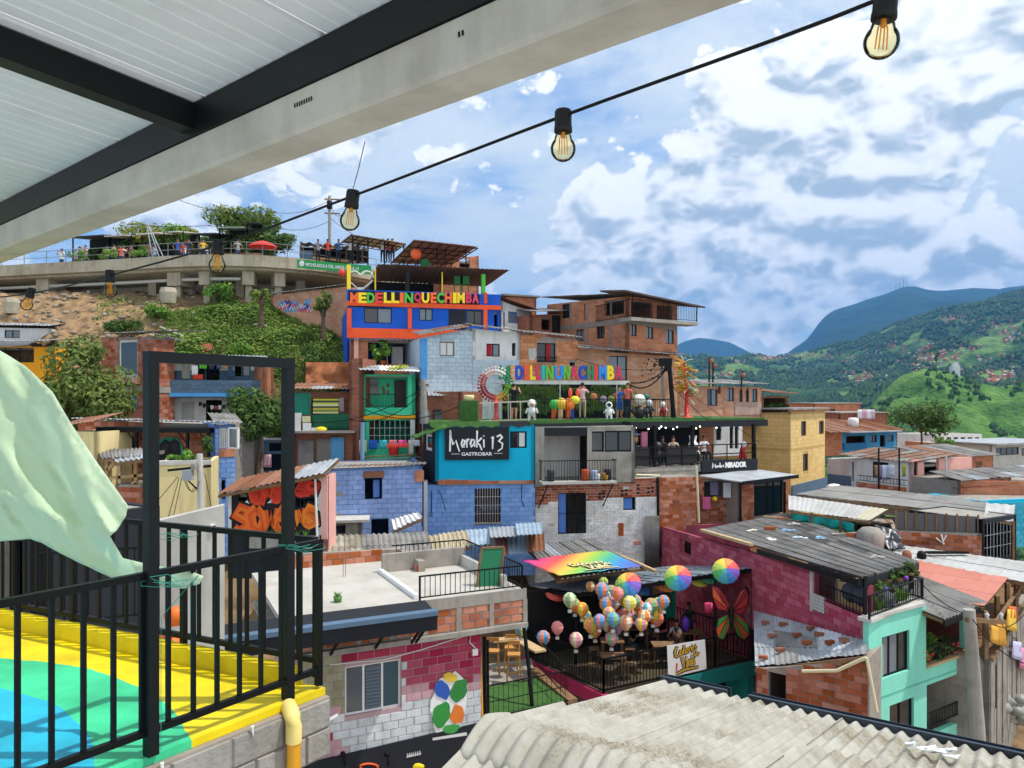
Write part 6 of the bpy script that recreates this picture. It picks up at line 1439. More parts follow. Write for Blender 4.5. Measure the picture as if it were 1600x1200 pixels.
 fc2=Face(1500.5,39.1,1580,41); t2=house('wide_brick_house','wide bare brick wall under a stone-weighted grey roof',fc2,751.5,800,5,M['mortar'],[],brick=(.33,.17,[M['terra'],M['terra_dk']]),seed=31)
 z=fc2.uz(1500,751)[1]; roof_sheets(t2,fc2.w(-.1,z+.3,-1.7),fc2.w(fc2.W+4,z+.3,-1.7),fc2.w(fc2.W+4,z+.06,.3),fc2.w(-.5,z+.06,.3),8,2,[M['zinc_dk'],M['zinc']],.2,.025,seed=26,jit=.1)
 z=fc.uz(1448,750)[1]; q=[fc.w(-.3,z+.2,-2.5),fc.w(fc.W,z+.25,-2.5),fc.w(fc.W+.1,z+.05,.3),fc.w(-.3,z+.05,.3)]; roof_sheets(t,*q,3,1,[worn('red painted sheet',C('#c7553f'),C('#a84a38'),.5,2,streak=.1)],.3,.015,seed=27)
 fc=Face(1581,41.5,1660,44); house('dark_end_house','dark open-fronted house at the right picture edge',fc,758,800,4,M['farbrick3'],[(1582,762,1640,790,dict(kind='open'))])
 fc=Face(1528,36.5,1660,38); t=house('turquoise_wall_house','turquoise block wall at the right edge below the brick row',fc,783,860,3,M['cyan'],[],brick=(.4,.2,[worn('turquoise block',C('#3d9fb6'),C('#33869a'),.5,1.5,streak=.15,var=.1)]),seed=33)
 # long grey roof with its white strips
 q=[P(1312,759,41),P(1545,783,37),P(1537,805,32.8),P(1244,771.5,36)]
 t=roof_thing('long_grey_roof','long dark grey sheet roof sweeping across the right houses',q,9,2,[worn('grey roofing felt',C('#86847f'),C('#6a6864'),.6,1,streak=.15,var=.1,bump=.1)],.5,.006,seed=28)
 q=[P(1232,774,36),P(1388,796,33.6),P(1360,813,31.8),P(1232,796,34)]
 roof_thing('white_roof_strip','curved white sheet roof strip below the long grey roof',q,6,1,[M['whiteroof'],worn('pale cream sheet',C('#b9b39c'),C('#969076'),.6,1,streak=.2)],.25,.012,seed=29,posts=[(q[3].lerp(q[2],.3),2.6),(q[3].lerp(q[2],.65),2.6)])
 q=[P(1541,786,34),P(1586,789,34),P(1583,815,31),P(1537,808,31.2)]; roof_thing('white_roof_patch','small bright white sheet at the right end of the long roof',q,3,1,[M['whiteroof']],.3,.02,seed=30,posts=[(q[2],3.2)])
 cloth('teal tarpaulin slung under the white roof strip',[P(1234,797,34.0),P(1335,818,32.2),P(1336,832,32.2),P(1236,812,34.0)],'#1f9f94','tarpaulin',.12,12,'tarpaulin')
 fc=Face(1330,33.5,1396,33); house('dark_shed','dark open shed under the white roof strip',fc,815,870,3,M['wood'],[(1338,818,1392,862,dict(kind='open'))])
 fc=Face(1396,31.4,1534,30.2)
 t=house('screened_brick_house','brick wall with a see-through screen strip under the long grey roof',fc,829,885,4,M['mortar'],[],pyTR=834,brick=(.33,.16,[M['terra'],M['terra_dk']]),seed=34,roof_slab=False)
 mb=MB(); zz=fc.uz(1460,831)[1]; fc.box(mb,.1,fc.W-.1,zz,zz+.68,-.2,-.17); sc_=flat('grey screen',C('#6c6a68'),.8,alpha=.75); mb.mk('screen',sc_,t)
 for k in range(9):mb=MB(); u=.1+(fc.W-.2)*k/8; fc.box(mb,u-.03,u+.03,zz,zz+.75,-.17,-.1); mb.mk('screen_post',M['wood'],t)
 mb=MB(); ang=[fc.p(1462,840,.1),fc.p(1472,848,.1),fc.p(1478,836,.1)]; mb.tube(ang,.03,5); mb.tube([fc.p(1470,834,.12),fc.p(1474,850,.12)],.03,5); mb.mk('pipe_bracket',M['whitecl'],t)
 fc=Face(1535,30.2,1588,31.5); t=house('caged_yard','dark caged yard with chairs behind mesh right of the brick screen wall',fc,812,890,3,M['steel_b'],[(1538,815,1584,872,dict(kind='bars',n=3,bars=8,hbars=2))])
 # black plastic heap
 h=thing('plastic_heap','crumpled black plastic sheeting heaped over a low wall','plastic sheet',P(1385,862,30.5)); mb=MB(); vs=[]; n=16
 for j in range(n+1):
  for i in range(n+1):
   s,t_=i/n,j/n; px=1366+22*t_+s*34-8*t_*s; py=820+t_*40+s*8-10*s*t_; p=P(px,py,30.8-t_*.8); p+=Vec((0,-1,0))*.18*noise.fractal(Vec((px*.12,py*.05,2)),1,2,4); vs.append(p)
 mb.add(vs,[(j*(n+1)+i,j*(n+1)+i+1,(j+1)*(n+1)+i+1,(j+1)*(n+1)+i) for j in range(n) for i in range(n)],0,True); o=mb.mk('sheeting',flat('black plastic',C('#2b3038'),.35,spec=.5),h); o.modifiers.new('t','SOLIDIFY').thickness=.02
 fc=Face(1300,29.5,1368,29.0); t=house('brick_parapet','broken brick parapet behind the dark corrugated roof',fc,835,900,.4,M['mortar'],[],pyTR=830,brick=(.33,.17,[M['terra']]),seed=35,cat='wall'); mb=MB(); mb.lathe(P(1360,864,29),[(.0,0),(.45,.0),(.5,.75),(.3,.95),(0,1.0)],14); tag(mb.mk('grey_tank',M['concrete'],None),'round grey tank beside the black plastic heap','tank')
 # white and salmon roofs
 q=[P(1402,852,31.0),P(1640,884,28),P(1620,913,25.8),P(1392,868,29.4)]; roof_thing('white_sheet_roof','bright white sheet roof behind the salmon one',q,8,2,[M['whiteroof']],.3,.006,seed=36)
 mb=MB(); mb.box(P(1470,868,29.4)-Vec((.6,.2,-.1)),P(1490,869,29.2)+Vec((.6,.2,.16))); tag(mb.mk('skylight_box',M['steel'],None),'low dark skylight box on the white sheet roof','skylight')
 q=[P(1372,867,29.5),P(1581,897,27.3),P(1538,947,22.6),P(1335,915,24.8)]; sal=worn('salmon painted sheet',C('#bd7867'),C('#a96858'),.5,1.0,rough=.7,streak=.1,var=.04,bump=.03)
 t=roof_thing('salmon_roof','wide salmon painted sheet roof at the right',q,6,3,[sal],.4,.004,seed=37)
 for i,px in enumerate((1417,1440)):mb=MB(); mb.lathe(P(px,874+i,29.0),[(.0,0),(.16,0),(.17,.2),(.12,.32),(0,.36)],12); tag(mb.mk('roof_vent',M['rust'] if i==0 else M['steel'],None),('rusty','dark')[i]+' round vent cap on the upper edge of the salmon roof','vent')
right_mid()
def pink_house():
 fc=Face(1030,35,1357,21.2)
 zR=-5.2
 t=house('crimson_brick_house','crimson painted brick house with a dark corrugated roof and balcony',fc,822,1090,4.5,M['pinkjoint'],[(1062,845,1080,866,dict(kind='open')),(1273,892,1352,946,dict(kind='open'))],pyTR=HZ-zR/21.2*F,brick=(.40,.20,[M['pinkbrick']]),seed=41,limit=300,roof_slab=False,skip=('right','back'))
 mb=MB(); fc.pbox(mb,1056,838,1088,872,-.5,-.4); mb.mk('interior_shade_panel',M['dark'],t)  # dark panel added behind the window opening, painting in the room's shade
 # roof of single sheets
 a,b,c,d=P(1097,829,30.9),P(1228,803,37.0),P(1434,878,24.4),P(1346,903,20.9)
 rt=thing('dark_corrugated_roof','dark grey corrugated roof strewn with litter over the crimson house','roof',(a+c)/2)
 roof_sheets(rt,a,b,c,d,9,5,[M['zinc_dk'],worn('darker fibre cement',C('#6a6763'),C('#4b4845'),.8,1.6,streak=.3,var=.18,bump=.3)],.18,.034,jit=.06,seed=42)
 mb=MB(); mb.bar(d-Vec((0,.0,.13)),c-Vec((0,0,.13)),.08,.22); mb.mk('front_beam',M['steel_b'],rt); mb=MB(); mb.bar(d+Vec((-.05,0,-.13)),a.lerp(d,.45)+Vec((-.05,0,-.13)),.07,.16); mb.mk('verge_board',M['steel_b'],rt)
 mb=MB(); mb.bar(a.lerp(d,.02)+Vec((-.12,-.05,.05)),a.lerp(d,.42)+Vec((-.12,-.05,.06)),.16,.1); mb.mk('verge_board',M['wood_lt'],rt)
 r=random.Random(9); nn=(b-a).cross(d-a).normalized(); nn=nn if nn.z>0 else -nn
 labs='pale blue white grey cream cyan dusty'.split()
 for i in range(7):
  s,u=r.uniform(.15,.85),r.uniform(.2,.92); p=a.lerp(b,s).lerp(d.lerp(c,s),u)+nn*.04; mb=MB(); col=('#c9d6e0','#8fb4d8','#e2e2e0','#b9b4ac','#d8d0bc','#7aa6cc','#a39a90')[i]
  for k in range(5):o=Vec((r.uniform(-.2,.2),r.uniform(-.12,.12),.01*k)); mb.prism([p+o,p+o+Vec((.16,.03,.0)),p+o+Vec((.12,.14,.02)),p+o+Vec((-.03,.1,.0))],nn*.012)
  tag(mb.mk('litter_scrap',flat('scrap '+col,C(col),.7),None),('pale grey-blue','mid blue','bright white','dull grey','cream','strong blue','brownish')[i]+' scrap of litter on the dark corrugated roof','litter')
 for i,(s,u) in enumerate(((.45,.25),(.8,.12))):
  p=a.lerp(b,s).lerp(d.lerp(c,s),u)+nn*.09; mb=MB(); mb.box(p-Vec((.2,.09,.05)),p+Vec((.2,.09,.08))); tag(mb.mk('loose_brick',M['terra'],None),('single loose brick in the middle of the dark corrugated roof','loose brick near the upper corner of the dark corrugated roof')[i],'brick')
 p=[a.lerp(b,.7)+nn*.1,a.lerp(b,.9).lerp(d.lerp(c,.9),.22)+nn*.1]; mb=MB(); mb.bar(p[0],p[1],.12,.04); tag(mb.mk('timber_plank',M['wood_lt'],None),'pale loose plank lying high on the dark corrugated roof','plank')
 # balcony
 bf=Face(1357,20.6,1440,22.6)
 z=fc.uz(1330,962)[1]
 zb=bf.uz(1360,966)[1]
 bl=thing('corner_balcony','tiled corner balcony with iron bars and hanging plants over the mint wall','balcony',bf.w(bf.W/2,zb))
 mb=MB(); bf.box(mb,.0,bf.W,zb-.1,zb,-.3,.08); mb.mk('floor_slab',M['concrete_lt'],bl)
 railing(bl,bf.w(0,zb,.02),bf.w(bf.W,zb,.02),.62,.11,post=.05); railing(bl,bf.w(bf.W,zb,.0),bf.w(bf.W,zb,-2.6),.62,.12)
 u0,u1=fc.uz(1290,945)[0],fc.uz(1355,950)[0]; zr=fc.uz(1325,957)[1]; railing(bl,fc.w(u0,zr,.02),fc.w(u1,zr,.02),.55,.14)
 mb=MB(); mb.bar(P(1352,900,20.9),P(1352,972,20.9),.08); mb.mk('corner_post',M['steel_b'],bl); mb=MB(); mb.bar(P(1424,888,23.6),P(1424,935,23.6),.07); mb.mk('corner_post',M['steel_b'],bl)
 mb=MB(); fc.pbox(mb,1268,893,1272,955,.0,.06); mb.mk('jamb',M['concrete_lt'],bl); mb=MB(); ua,ub=fc.uz(1268,940)[0],fc.uz(1290,940)[0]; fc.box(mb,ua,ub,fc.uz(1280,955)[1],fc.uz(1280,931)[1],.0,.05); w=mb.mk('block_infill',M['mortar'],bl); bricks(w,fc,ua,ub,fc.uz(1280,955)[1],fc.uz(1280,931)[1],fc.uz(1280,931)[1],[],.2,.1,[M['concrete_lt']],base_o=.05,name='block')
 fi=fc.off(-1.6); mb=MB(); fi.pbox(mb,1262,880,1305,955,-.1,0); mb.mk('inner_wall',M['white'],bl)
 sofa=thing('covered_sofa','grey cloth-covered sofa on the shaded crimson house balcony','sofa',fc.p(1318,945,-.8)); mb=MB(); c0=fc.p(1318,942,-.8);
 for j in range(3):mb.ball(c0+fc.u.to_3d()*(j-1)*.5+Vec((0,0,.15)),.42,n=10,sq=(1.1,.8,.8))
 mb.mk('cover',flat('slate cloth',C('#59626a'),.9),sofa)
 for i,(px,py,d,c) in enumerate(((1385,900,22.5,None),(1404,898,22.9,'#8a3fb0'),(1423,890,23.5,None),(1372,915,21.6,'#5b3f9a'))):
  pt_=thing('hanging_plant',('hanging basket plant at the left of the balcony eave','hanging basket with a purple bloom under the eave','spiky hanging basket at the right post of the balcony','low hanging plant with dark violet bloom')[i],'plant',P(px,py+5,d)); q=P(px,py,d); rr=random.Random(i+20); mb=MB(); leaves(mb,rr,q,.24,150,.09,(1.2,1,.8),5,.2); mb.mk('foliage',M['leaf_c'],pt_); mb=MB(); mb.lathe(q-Vec((0,0,.22)),[(0,0),(.1,.02),(.16,.14),(0,.14)],10); mb.tube([q-Vec((0,0,.1)),q+Vec((0,0,.35))],.006,4); mb.mk('basket',M['wood'],pt_)
  if c:mb=MB(); mb.ball(q+Vec((.12,-.2,-.05)),.07,n=8); mb.mk('bloom',flat('bloom '+c,C(c),.6),pt_)
 for i,(px,py,d) in enumerate(((1372,952,21.3),(1384,947,21.6),(1396,940,22),(1409,938,22.3))):
  pt_=thing('balcony_plant',('broad-leaved','strap-leaved','feathery','small spiky')[i]+' plant behind the bars of the corner balcony','plant',P(px,py+10,d+.2)); rr=random.Random(i+30); mb=MB(); base=P(px,py+10,d+.2)
  for k in range(26):
   an=rr.uniform(0,6.28); L1=rr.uniform(.35,.7); e=base+Vec((math.cos(an)*L1*.6,math.sin(an)*L1*.4,L1*rr.uniform(.5,1.1))); m_=base.lerp(e,.6)+Vec((0,0,.12)); w=Vec((-math.sin(an),math.cos(an),0))*.04; mb.face([base-w*.4,base+w*.4,m_+w,m_-w]); mb.face([m_-w,m_+w,e])
  mb.mk('foliage',M['leaf_b'],pt_); mb=MB(); mb.lathe(base-Vec((0,0,.05)),[(0,0),(.09,0),(.12,.18),(0,.18)],10); mb.mk('pot',M['terra'],pt_)
  # mint house
 fm=Face(1357,20.7,1508,23.4)
 t=house('mint_house','mint green house with sliding window and planted balcony at lower right',fm,970,1330,4.5,M['mint'],[(1378,990,1421,1054,dict(n=3,pane=[M['glass_lt'],M['glass_lt'],M['glass']],fw=.05)),(1447,900,1507.9,1033,dict(kind='open')),(1390,1096,1428,1160,dict(n=2,fw=.05)),(1448,1062,1497,1140,dict(kind='open'))],roof_slab=False,skip=('left','right','back'))
 z=fm.uz(1357,968)[1]; mb=MB(); fm.box(mb,.0,fm.uz(1443,950)[0],z,z+.08,-.2,.07); mb.mk('coping',M['concrete_lt'],t)
 zf=fm.uz(1475,1033)[1]; ua,ub=fm.uz(1447,1033)[0],fm.uz(1501,1033)[0]; mb=MB(); fm.box(mb,ua,ub,zf-.02,zf+.05,-.4,.06); mb.mk('sill',M['wood_lt'],t); railing(t,fm.w(ua,zf+.05,-.05),fm.w(ub,zf+.05,-.05),.5,.1,name='baluster')
 fi=fm.off(-1.5); mb=MB(); fi.pbox(mb,1425,985,1530,1050,-.1,0); w=mb.mk('inner_brick_wall',M['farbrick'],t); mb=MB(); fi.pbox(mb,1440,1062,1520,1160,-.1,0); mb.mk('inner_white_wall',M['white'],t)
 zf2=fm.uz(1475,1128)[1]; railing(t,fm.w(ua+.15,zf2,.02),fm.w(ub-.05,zf2,.02),.45,.09)
 zt=fm.uz(1420,1075)[1]; mb=MB(); fm.box(mb,0,fm.W,zt,zt+.05,.0,.012); mb.mk('string_course',paint('deeper mint','#62ad98'),t)
 rr=random.Random(77)
 for i in range(7):
  px=1450+i*8; pt_=thing('balcony_plant',('leftmost red-flowered','tall dark','drooping','leafy middle','bushy','pink-flowered','rightmost small')[i]+' plant on the mint house balcony','plant',fm.p(px,1028,-.3)); b=fm.p(px,1028-(i%3)*9,-.25); mb=MB(); leaves(mb,rr,b,.32,170,.09,(1,1,1.1),5); mb.mk('foliage',M['leaf_c'] if i%2 else M['leaf_b'],pt_)
  mb=MB(); q0=fm.p(px,1030,-.25); mb.lathe(q0,[(0,0),(.1,0),(.14,.2),(0,.2)],10); mb.mk('pot',M['terra'] if i!=5 else M['whitecl'],pt_)
  if i in (0,5,1):
   mb=MB()
   for k in range(5):mb.ball(b+Vec((rr.uniform(-.25,.25),-.25,rr.uniform(-.2,.2))),.035,n=6)
   mb.mk('bloom',lm('red'),pt_)
 q=[fm.w(ua-.3,fm.uz(1447,930)[1],-2.2),fm.w(ub+.5,fm.uz(1447,926)[1],-2.2),fm.w(ub+.4,fm.uz(1475,945)[1],.6),fm.w(ua-.2,fm.uz(1450,958)[1],.6)]
 tt=roof_thing('balcony_roof','small grey corrugated roof over the mint house balcony',q,3,1,[M['zinc_dk']],.18,.025,seed=44); mb=MB(); mb.bar(q[3]-Vec((0,.03,.1)),q[2]-Vec((0,.03,.1)),.06,.16); mb.mk('front_beam',M['steel'],tt); mb=MB(); p=fm.p(1506,960,.3); mb.bar(p,p-Vec((0,0,3.6)),.16); mb.mk('timber_post',M['wood'],tt)
 # tin shed roof with bricks on it
 q=[P(1178,955,26.7),P(1356,1003,20.9),P(1356,1022,19.9),P(1180,1043,22.0)]
 t=roof_thing('tin_shed_roof','patched silver tin roof held down with bricks',q,5,3,[M['zinc'],M['zinc'],M['zinc_dk'],worn('bright tin',C('#cfd4d8'),C('#a8adb0'),.6,2,rough=.5,streak=.3,var=.1,spec=.5)],.22,.012,jit=.12,seed=45)
 nn=Vec((0,0,1)); rr=random.Random(3)
 for i,(s,u) in enumerate(((.12,.25),(.18,.5),(.3,.2),(.42,.42),(.25,.78),(.5,.6),(.62,.3),(.7,.55),(.82,.4),(.08,.9),(.55,.15))):
  p=q[0].lerp(q[1],s).lerp(q[3].lerp(q[2],s),u)+nn*.09; an=rr.uniform(-.6,.6); mb=MB(); mb.bar(p-Vec((math.cos(an),math.sin(an),0))*.13,p+Vec((math.cos(an),math.sin(an),0))*.13,.12,.10)
  tag(mb.mk('loose_brick',M['terra_dk'] if i%2 else M['farbrick3'],None),'loose brick weighing down the patched silver tin roof','brick','bricks on the tin roof')
 fc2=Face(1182,21.8,1356,19.95); t=house('shed_wall','bare brick shed wall below the silver tin roof',fc2,1046,1250,2.5,M['mortar'],[(1200,1052,1228,1110,dict(kind='open'))],pyTR=1030,brick=(.33,.18,[M['terra_dk']]),seed=47,cat='shed',roof_slab=False); mb=MB(); mb.tube([fc2.p(1256,1047,.12),fc2.p(1310,1046,.12),fc2.p(1345,1030,.12),fc2.p(1356,1026,.12)],.05,8); mb.tube([fc2.p(1356,1026,.12),fc2.p(1372,1110,.12)],.045,8); mb.mk('cream_pipe',flat('cream pvc pipe',C('#d8cca6'),.5),t)
pink_house()
def street_right():
 p=thing('street_pole','grey concrete power pole in the lane right of the mint house','pole',P(1530,1200,20.6)); mb=MB(); mb.tube([P(1531,1200,20.6),P(1514,952,20.6)],[.2,.15],12); mb.mk('shaft',M['concrete'],p); mb=MB(); mb.bar(P(1510,968,20.5),P(1570,972,21.5),.1,.12); mb.mk('crossarm',M['wood'],p)
 mb=MB();
 for k in range(3):mb.lathe(P(1520+k*22,968,20.6+k*.4),[(0,0),(.06,0),(.05,.1),(.07,.14),(0,.2)],8)
 mb.mk('insulators',flat('porcelain',C('#cfcbc4'),.3),p)
 fc=Face(1508,24.2,1545,24.8); house('brick_back_house','dark brick wall behind the lane pole',fc,946,1200,2,M['farbrick3'],[(1512,1090,1520,1150,dict(kind='open'))])
 fc=Face(1546,22.6,1625,33); tw=worn('weathered grey boards',C('#9b948a'),C('#6e675f'),.7,2,streak=.5,var=.12,bump=.4)
 t=house('grey_board_house','weathered grey boarded house lining the lane at the right edge',fc,1030,1250,3,tw,[(1552,1040,1558,1110,dict(kind='open')),(1583,1010,1590,1040,dict(kind='open'))],pyTR=HZ+7.5/33*F)
 for k in range(12):u=fc.W*(k+.5)/12; mb=MB(); z0=-11; fc.box(mb,u-.38,u+.38,z0,fc.uz(1546,1032)[1]+.0,.002,.02+.012*(k%3)); mb.mk('board',tw,t)
 zz=fc.uz(1546,1030)[1]
 t2=thing('open_loft','open timber loft hung with laundry under the salmon roof edge','loft',fc.w(2,zz));
 for k in range(7):u=fc.W*k/6; mb=MB(); mb.bar(fc.w(u,zz,-.1),fc.w(u,-6.3,-.1),.12); mb.mk('post',M['wood'],t2)
 mb=MB(); mb.bar(fc.w(0,zz+.9,.05),fc.w(fc.W,zz+.9,.05),.1,.08); mb.mk('rail',M['wood'],t2); mb=MB(); fc.box(mb,0,fc.W,zz-.05,zz+.05,-2.5,.1); mb.mk('floor',M['wood'],t2); mb=MB(); fc.box(mb,.2,fc.W,zz,-6.4,-2.4,-2.3); mb.mk('back_wall',M['farbrick3'],t2)
 for i,(px,y0,y1,c) in enumerate(((1546,975,1005,'#d8a13a'),(1555,972,1008,'#c98f2e'),(1572,950,985,'#e0b23f'),(1581,1000,1030,'#b9b6d4'),(1593,1010,1045,'#d985a8'),(1574,945,965,'#c9642e'))):cloth(('amber','mustard','golden yellow','lilac','pink','rust orange')[i]+' cloth drying on the timber loft by the lane',[fc.p(px-7,y0,.15),fc.p(px+7,y0+2,.15),fc.p(px+6,y1,.15),fc.p(px-6,y1-2,.15)],c)
 r=random.Random(4); mb=MB()
 for k in range(26):q=P(r.uniform(1560,1600),r.uniform(1090,1125),r.uniform(25,28)); mb.ball(q,r.uniform(.15,.3),n=7,sq=(1.2,1,.8))
 tag(mb.mk('rubbish_bags',flat('grey bag',C('#8e9088'),.5),None,kind='stuff'),'grey rubbish bags heaped in the lane','rubbish')
 for i,(a,b,s) in enumerate(((P(1562,970,21.3),P(1600,1000,30),.2),(P(1540,968,21),P(1600,960,24),.3),(P(1514,960,20.6),P(1430,900,24),.2),(P(1516,962,20.6),P(1640,1040,17),.4),(P(1515,966,20.6),P(1575,1100,27),.4))):cable('power_cable',('short cable running back from the lane pole crossarm','cable sagging right from the lane pole','cable from the lane pole up to the crimson house eave','cable from the lane pole toward the viewer at right','low drooping cable behind the lane pole')[i],[a,b],.014,s)
street_right()
# ------------------------------------------------------------------ left side: viaduct, green slope, houses under it
ZD=9.3
def viaduct():
 prof=[(-300,426),(-100,422),(0,418),(70,414),(130,411),(200,407),(260,403),(310,401),(360,400.5),(410,402),(450,405),(500,410),(560,420),(620,432),(700,450)]
 pts=[]
 for (a,ya),(b,yb) in zip(prof,prof[1:]):
  for k in range(4):x=a+(b-a)*k/4; y=ya+(yb-ya)*k/4; pts.append(P(x,y,ZD*F/(HZ-y)))
 t=thing('viaduct','curved raw concrete viaduct deck on piers along the hilltop','viaduct',P(250,450,52))
 nrm=[]
 for i,p in enumerate(pts):
  d=pts[min(i+1,len(pts)-1)]-pts[max(i-1,0)]; nrm.append(Vec((d.y,-d.x,0)).normalized())
 conc=worn('stained viaduct concrete',C('#b3a892'),C('#857a66'),.7,.7,streak=.5,bump=.3,dirt=C('#3d362c'))
 mb=MB(); sec=[(-.3,.0),(-.3,.14),(0,.14),(0,-.62),(-.35,-.66),(-.45,-.8),(-3.6,-1.25),(-3.6,-1.9),(-9,-1.9),(-9,0)]
 n=len(sec); vs=[p+nn*o+Vec((0,0,z)) for p,nn in zip(pts,nrm) for o,z in sec]
 mb.add(vs,[(i*n+j,(i+1)*n+j,(i+1)*n+(j+1)%n,i*n+(j+1)%n) for i in range(len(pts)-1) for j in range(n)]); mb.mk('deck',conc,t)
 def at(px,o,z):
  k=(px-800)/F; best=min(range(len(pts)),key=lambda i:abs(pts[i].x/pts[i].y-k)); p=pts[best]; return p+nrm[best]*o+Vec((0,0,z)),nrm[best]
 for px,w in ((45,1.1),(262,1.05),(306,.75),(384,.75),(-60,1.0),(440,.7)):
  c,nn=at(px,-1.2,0); u=Vec((-nn.y,nn.x,0)); mb=MB(); a=c-u*w/2; b=c+u*w/2
  mb.hexa([a+nn*.5+Vec((0,0,-1.75)),b+nn*.5+Vec((0,0,-1.75)),b-nn*1+Vec((0,0,-1.75)),a-nn*1+Vec((0,0,-1.75)),a+nn*.5+Vec((0,0,-.85)),b+nn*.5+Vec((0,0,-.85)),b-nn*1+Vec((0,0,-.85)),a-nn*1+Vec((0,0,-.85))]); mb.mk('pier_cap',conc,t)
  mb=MB(); mb.bar(c+Vec((0,0,-1.75)),c+Vec((0,0,-5.0)),.42); mb.mk('pier',conc,t)
 for px in (18,200,262,362,440,483):c,nn=at(px,-2.4,0); mb=MB(); mb.bar(c+Vec((0,0,-1.0)),c+Vec((0,0,-5)),.55); mb.mk('pier',conc,t)
 mb=MB(); q=[at(x,-4.2,0)[0] for x in range(-250,640,30)]
 for a,b in zip(q,q[1:]):mb.face([a+Vec((0,0,-5)),b+Vec((0,0,-5)),b+Vec((0,0,-1.2)),a+Vec((0,0,-1.2))])
 mb.mk('back_wall',worn('brown retaining wall',C('#7d7263'),C('#5c5347'),.6,.8,streak=.3),t)  # plain brown-grey wall colour
 pp=[at(x,-.9,-1.35)[0] for x in range(-200,400,25)]; mb=MB(); mb.tube(pp,.12,10); tag(mb.mk('service_pipe',flat('grey pvc',C('#b5b0a4'),.6),None),'long pale service pipe slung under the viaduct deck','pipe')
 for i,(px,py,w) in enumerate(((18,478,1.0),(263,462,1.1))):
  d=49.5; mb=MB(); c=P(px,py,d); mb.lathe(c-Vec((0,0,.5)),[(0,0),(w*.42,0),(w*.52,.7),(w*.42,1.0),(0,1.0)],8,smooth=False); tag(mb.mk('pier_footing',conc,None),('cream octagonal footing block at the far left of the bank','angular concrete footing under the viaduct pier')[i],'footing')
  # railing on the deck edge
 g=thing('viaduct_railing','thin metal railing along the top of the viaduct','railing',pts[20])
 for h in (.55,1.0):mb=MB(); mb.tube([p+Vec((0,0,h))+nn*-.15 for p,nn in zip(pts,nrm)],.022,5); mb.mk('rail',M['zinc_dk'],g)
 for i in range(0,len(pts),2):mb=MB(); q=pts[i]-nrm[i]*.15; mb.bar(q,q+Vec((0,0,1.0)),.035); mb.mk('post',M['zinc_dk'],g)
 # stalls, umbrella and people up there
 def stall(label,px0,px1,h,col,back=3.0,dark=True):
  a,na=at(px0,-3.4,0); b,nb=at(px1,-3.4,0); s=thing('market_stall',label,'stall',(a+b)/2); u=(b-a).normalized(); up=Vec((0,0,1)); n_=Vec((u.y,-u.x,0))
  mb=MB(); r0=a+up*h+n_*.6; r1=b+up*h+n_*.6; r2=b+up*(h+.5)-n_*back; r3=a+up*(h+.5)-n_*back; q=[r0,r1,r2,r3]; mb.hexa([x-up*.08 for x in q]+q); mb.mk('roof',flat('stall '+col,C(col),.8),s)
  for p in (a,b,a-n_*back,b-n_*back):mb=MB(); mb.bar(p,p+up*(h+.1),.08); mb.mk('post',M['steel'],s)
  mb=MB(); mb.hexa([a-n_*1.6,b-n_*1.6,b-n_*1.8,a-n_*1.8]+[x+up*(h+.2) for x in (a-n_*1.6,b-n_*1.6,b-n_*1.8,a-n_*1.8)]); mb.mk('back_cloth',M['dark'] if dark else M['white'],s)
  mb=MB(); mb.hexa([a+n_*.2,b+n_*.2,b-n_*.5,a-n_*.5]+[x+up*.85 for x in (a+n_*.2,b+n_*.2,b-n_*.5,a-n_*.5)]); mb.mk('counter',M['wood'],s)
 for l,a,b,h,c in (('dark tented stall at the left end of the viaduct',60,118,2.6,'#3b3836'),('grey roofed stall behind the viaduct crowd',120,152,2.5,'#b9b4a8'),('white roofed stall with striped awning on the viaduct',162,205,2.5,'#d6cfc2'),('pale stall left of the tall tripod post',214,236,2.5,'#cfcac0'),('low dark stall under the large hilltop tree',262,298,2.2,'#2f3a3a'),('green edged stall near the red umbrella',302,368,2.6,'#8ea090'),('black cloth stall beside the red umbrella',371,392,2.9,'#252528')):stall(l,a,b,h,c)
 c,nn=at(406,-1.0,0); u=thing('parasol','red parasol open on the viaduct edge','parasol',c); mb=MB(); mb.tube([c,c+Vec((0,0,1.25))],.03,6); mb.mk('pole',M['alu'],u); mb=MB(); mb.lathe(c+Vec((0,0,.85)),[(1.0,0),(.98,.04),(.5,.32),(.0,.46)],10,smooth=False); mb.mk('canopy',flat('red canvas',C('#d23a32'),.8),u)
 rr=random.Random(10); cols=['#c9443c','#d8d4d0','#2b2d33','#c9a27a','#5c7a9a','#d88a8a','#7a4a3a','#c8b44a']
 spots=[60,72,84,104,131,146,151,156,170,190,204,243,252,258,287,346]
 lab=['white top at the far left of the viaduct','grey clothes by the dark tented stall','black shirt near the dark tented stall','tan top left of the crowd','pale shirt at the grey stall','white shirt left of the coral dress','coral dress in the viaduct crowd','pink shirt right of the coral dress','brown top under the yellow tree','dark clothes by the striped awning','red-brown top by the striped awning','red shirt right of the tripod post','blue shirt right of the tripod post','dark blue shirt by the low stall','yellow shirt by the low dark stall','grey shirt near the black cloth stall']
 pc=['#e0deda','#8a8a8c','#1f1f22','#c9a27a','#d8d0c4','#e4e2de','#d8685c','#d8a0a0','#7a4a3a','#2b2d33','#8a4030','#c9352f','#3a5aa0','#26365f','#d8b03a','#9a9a98']
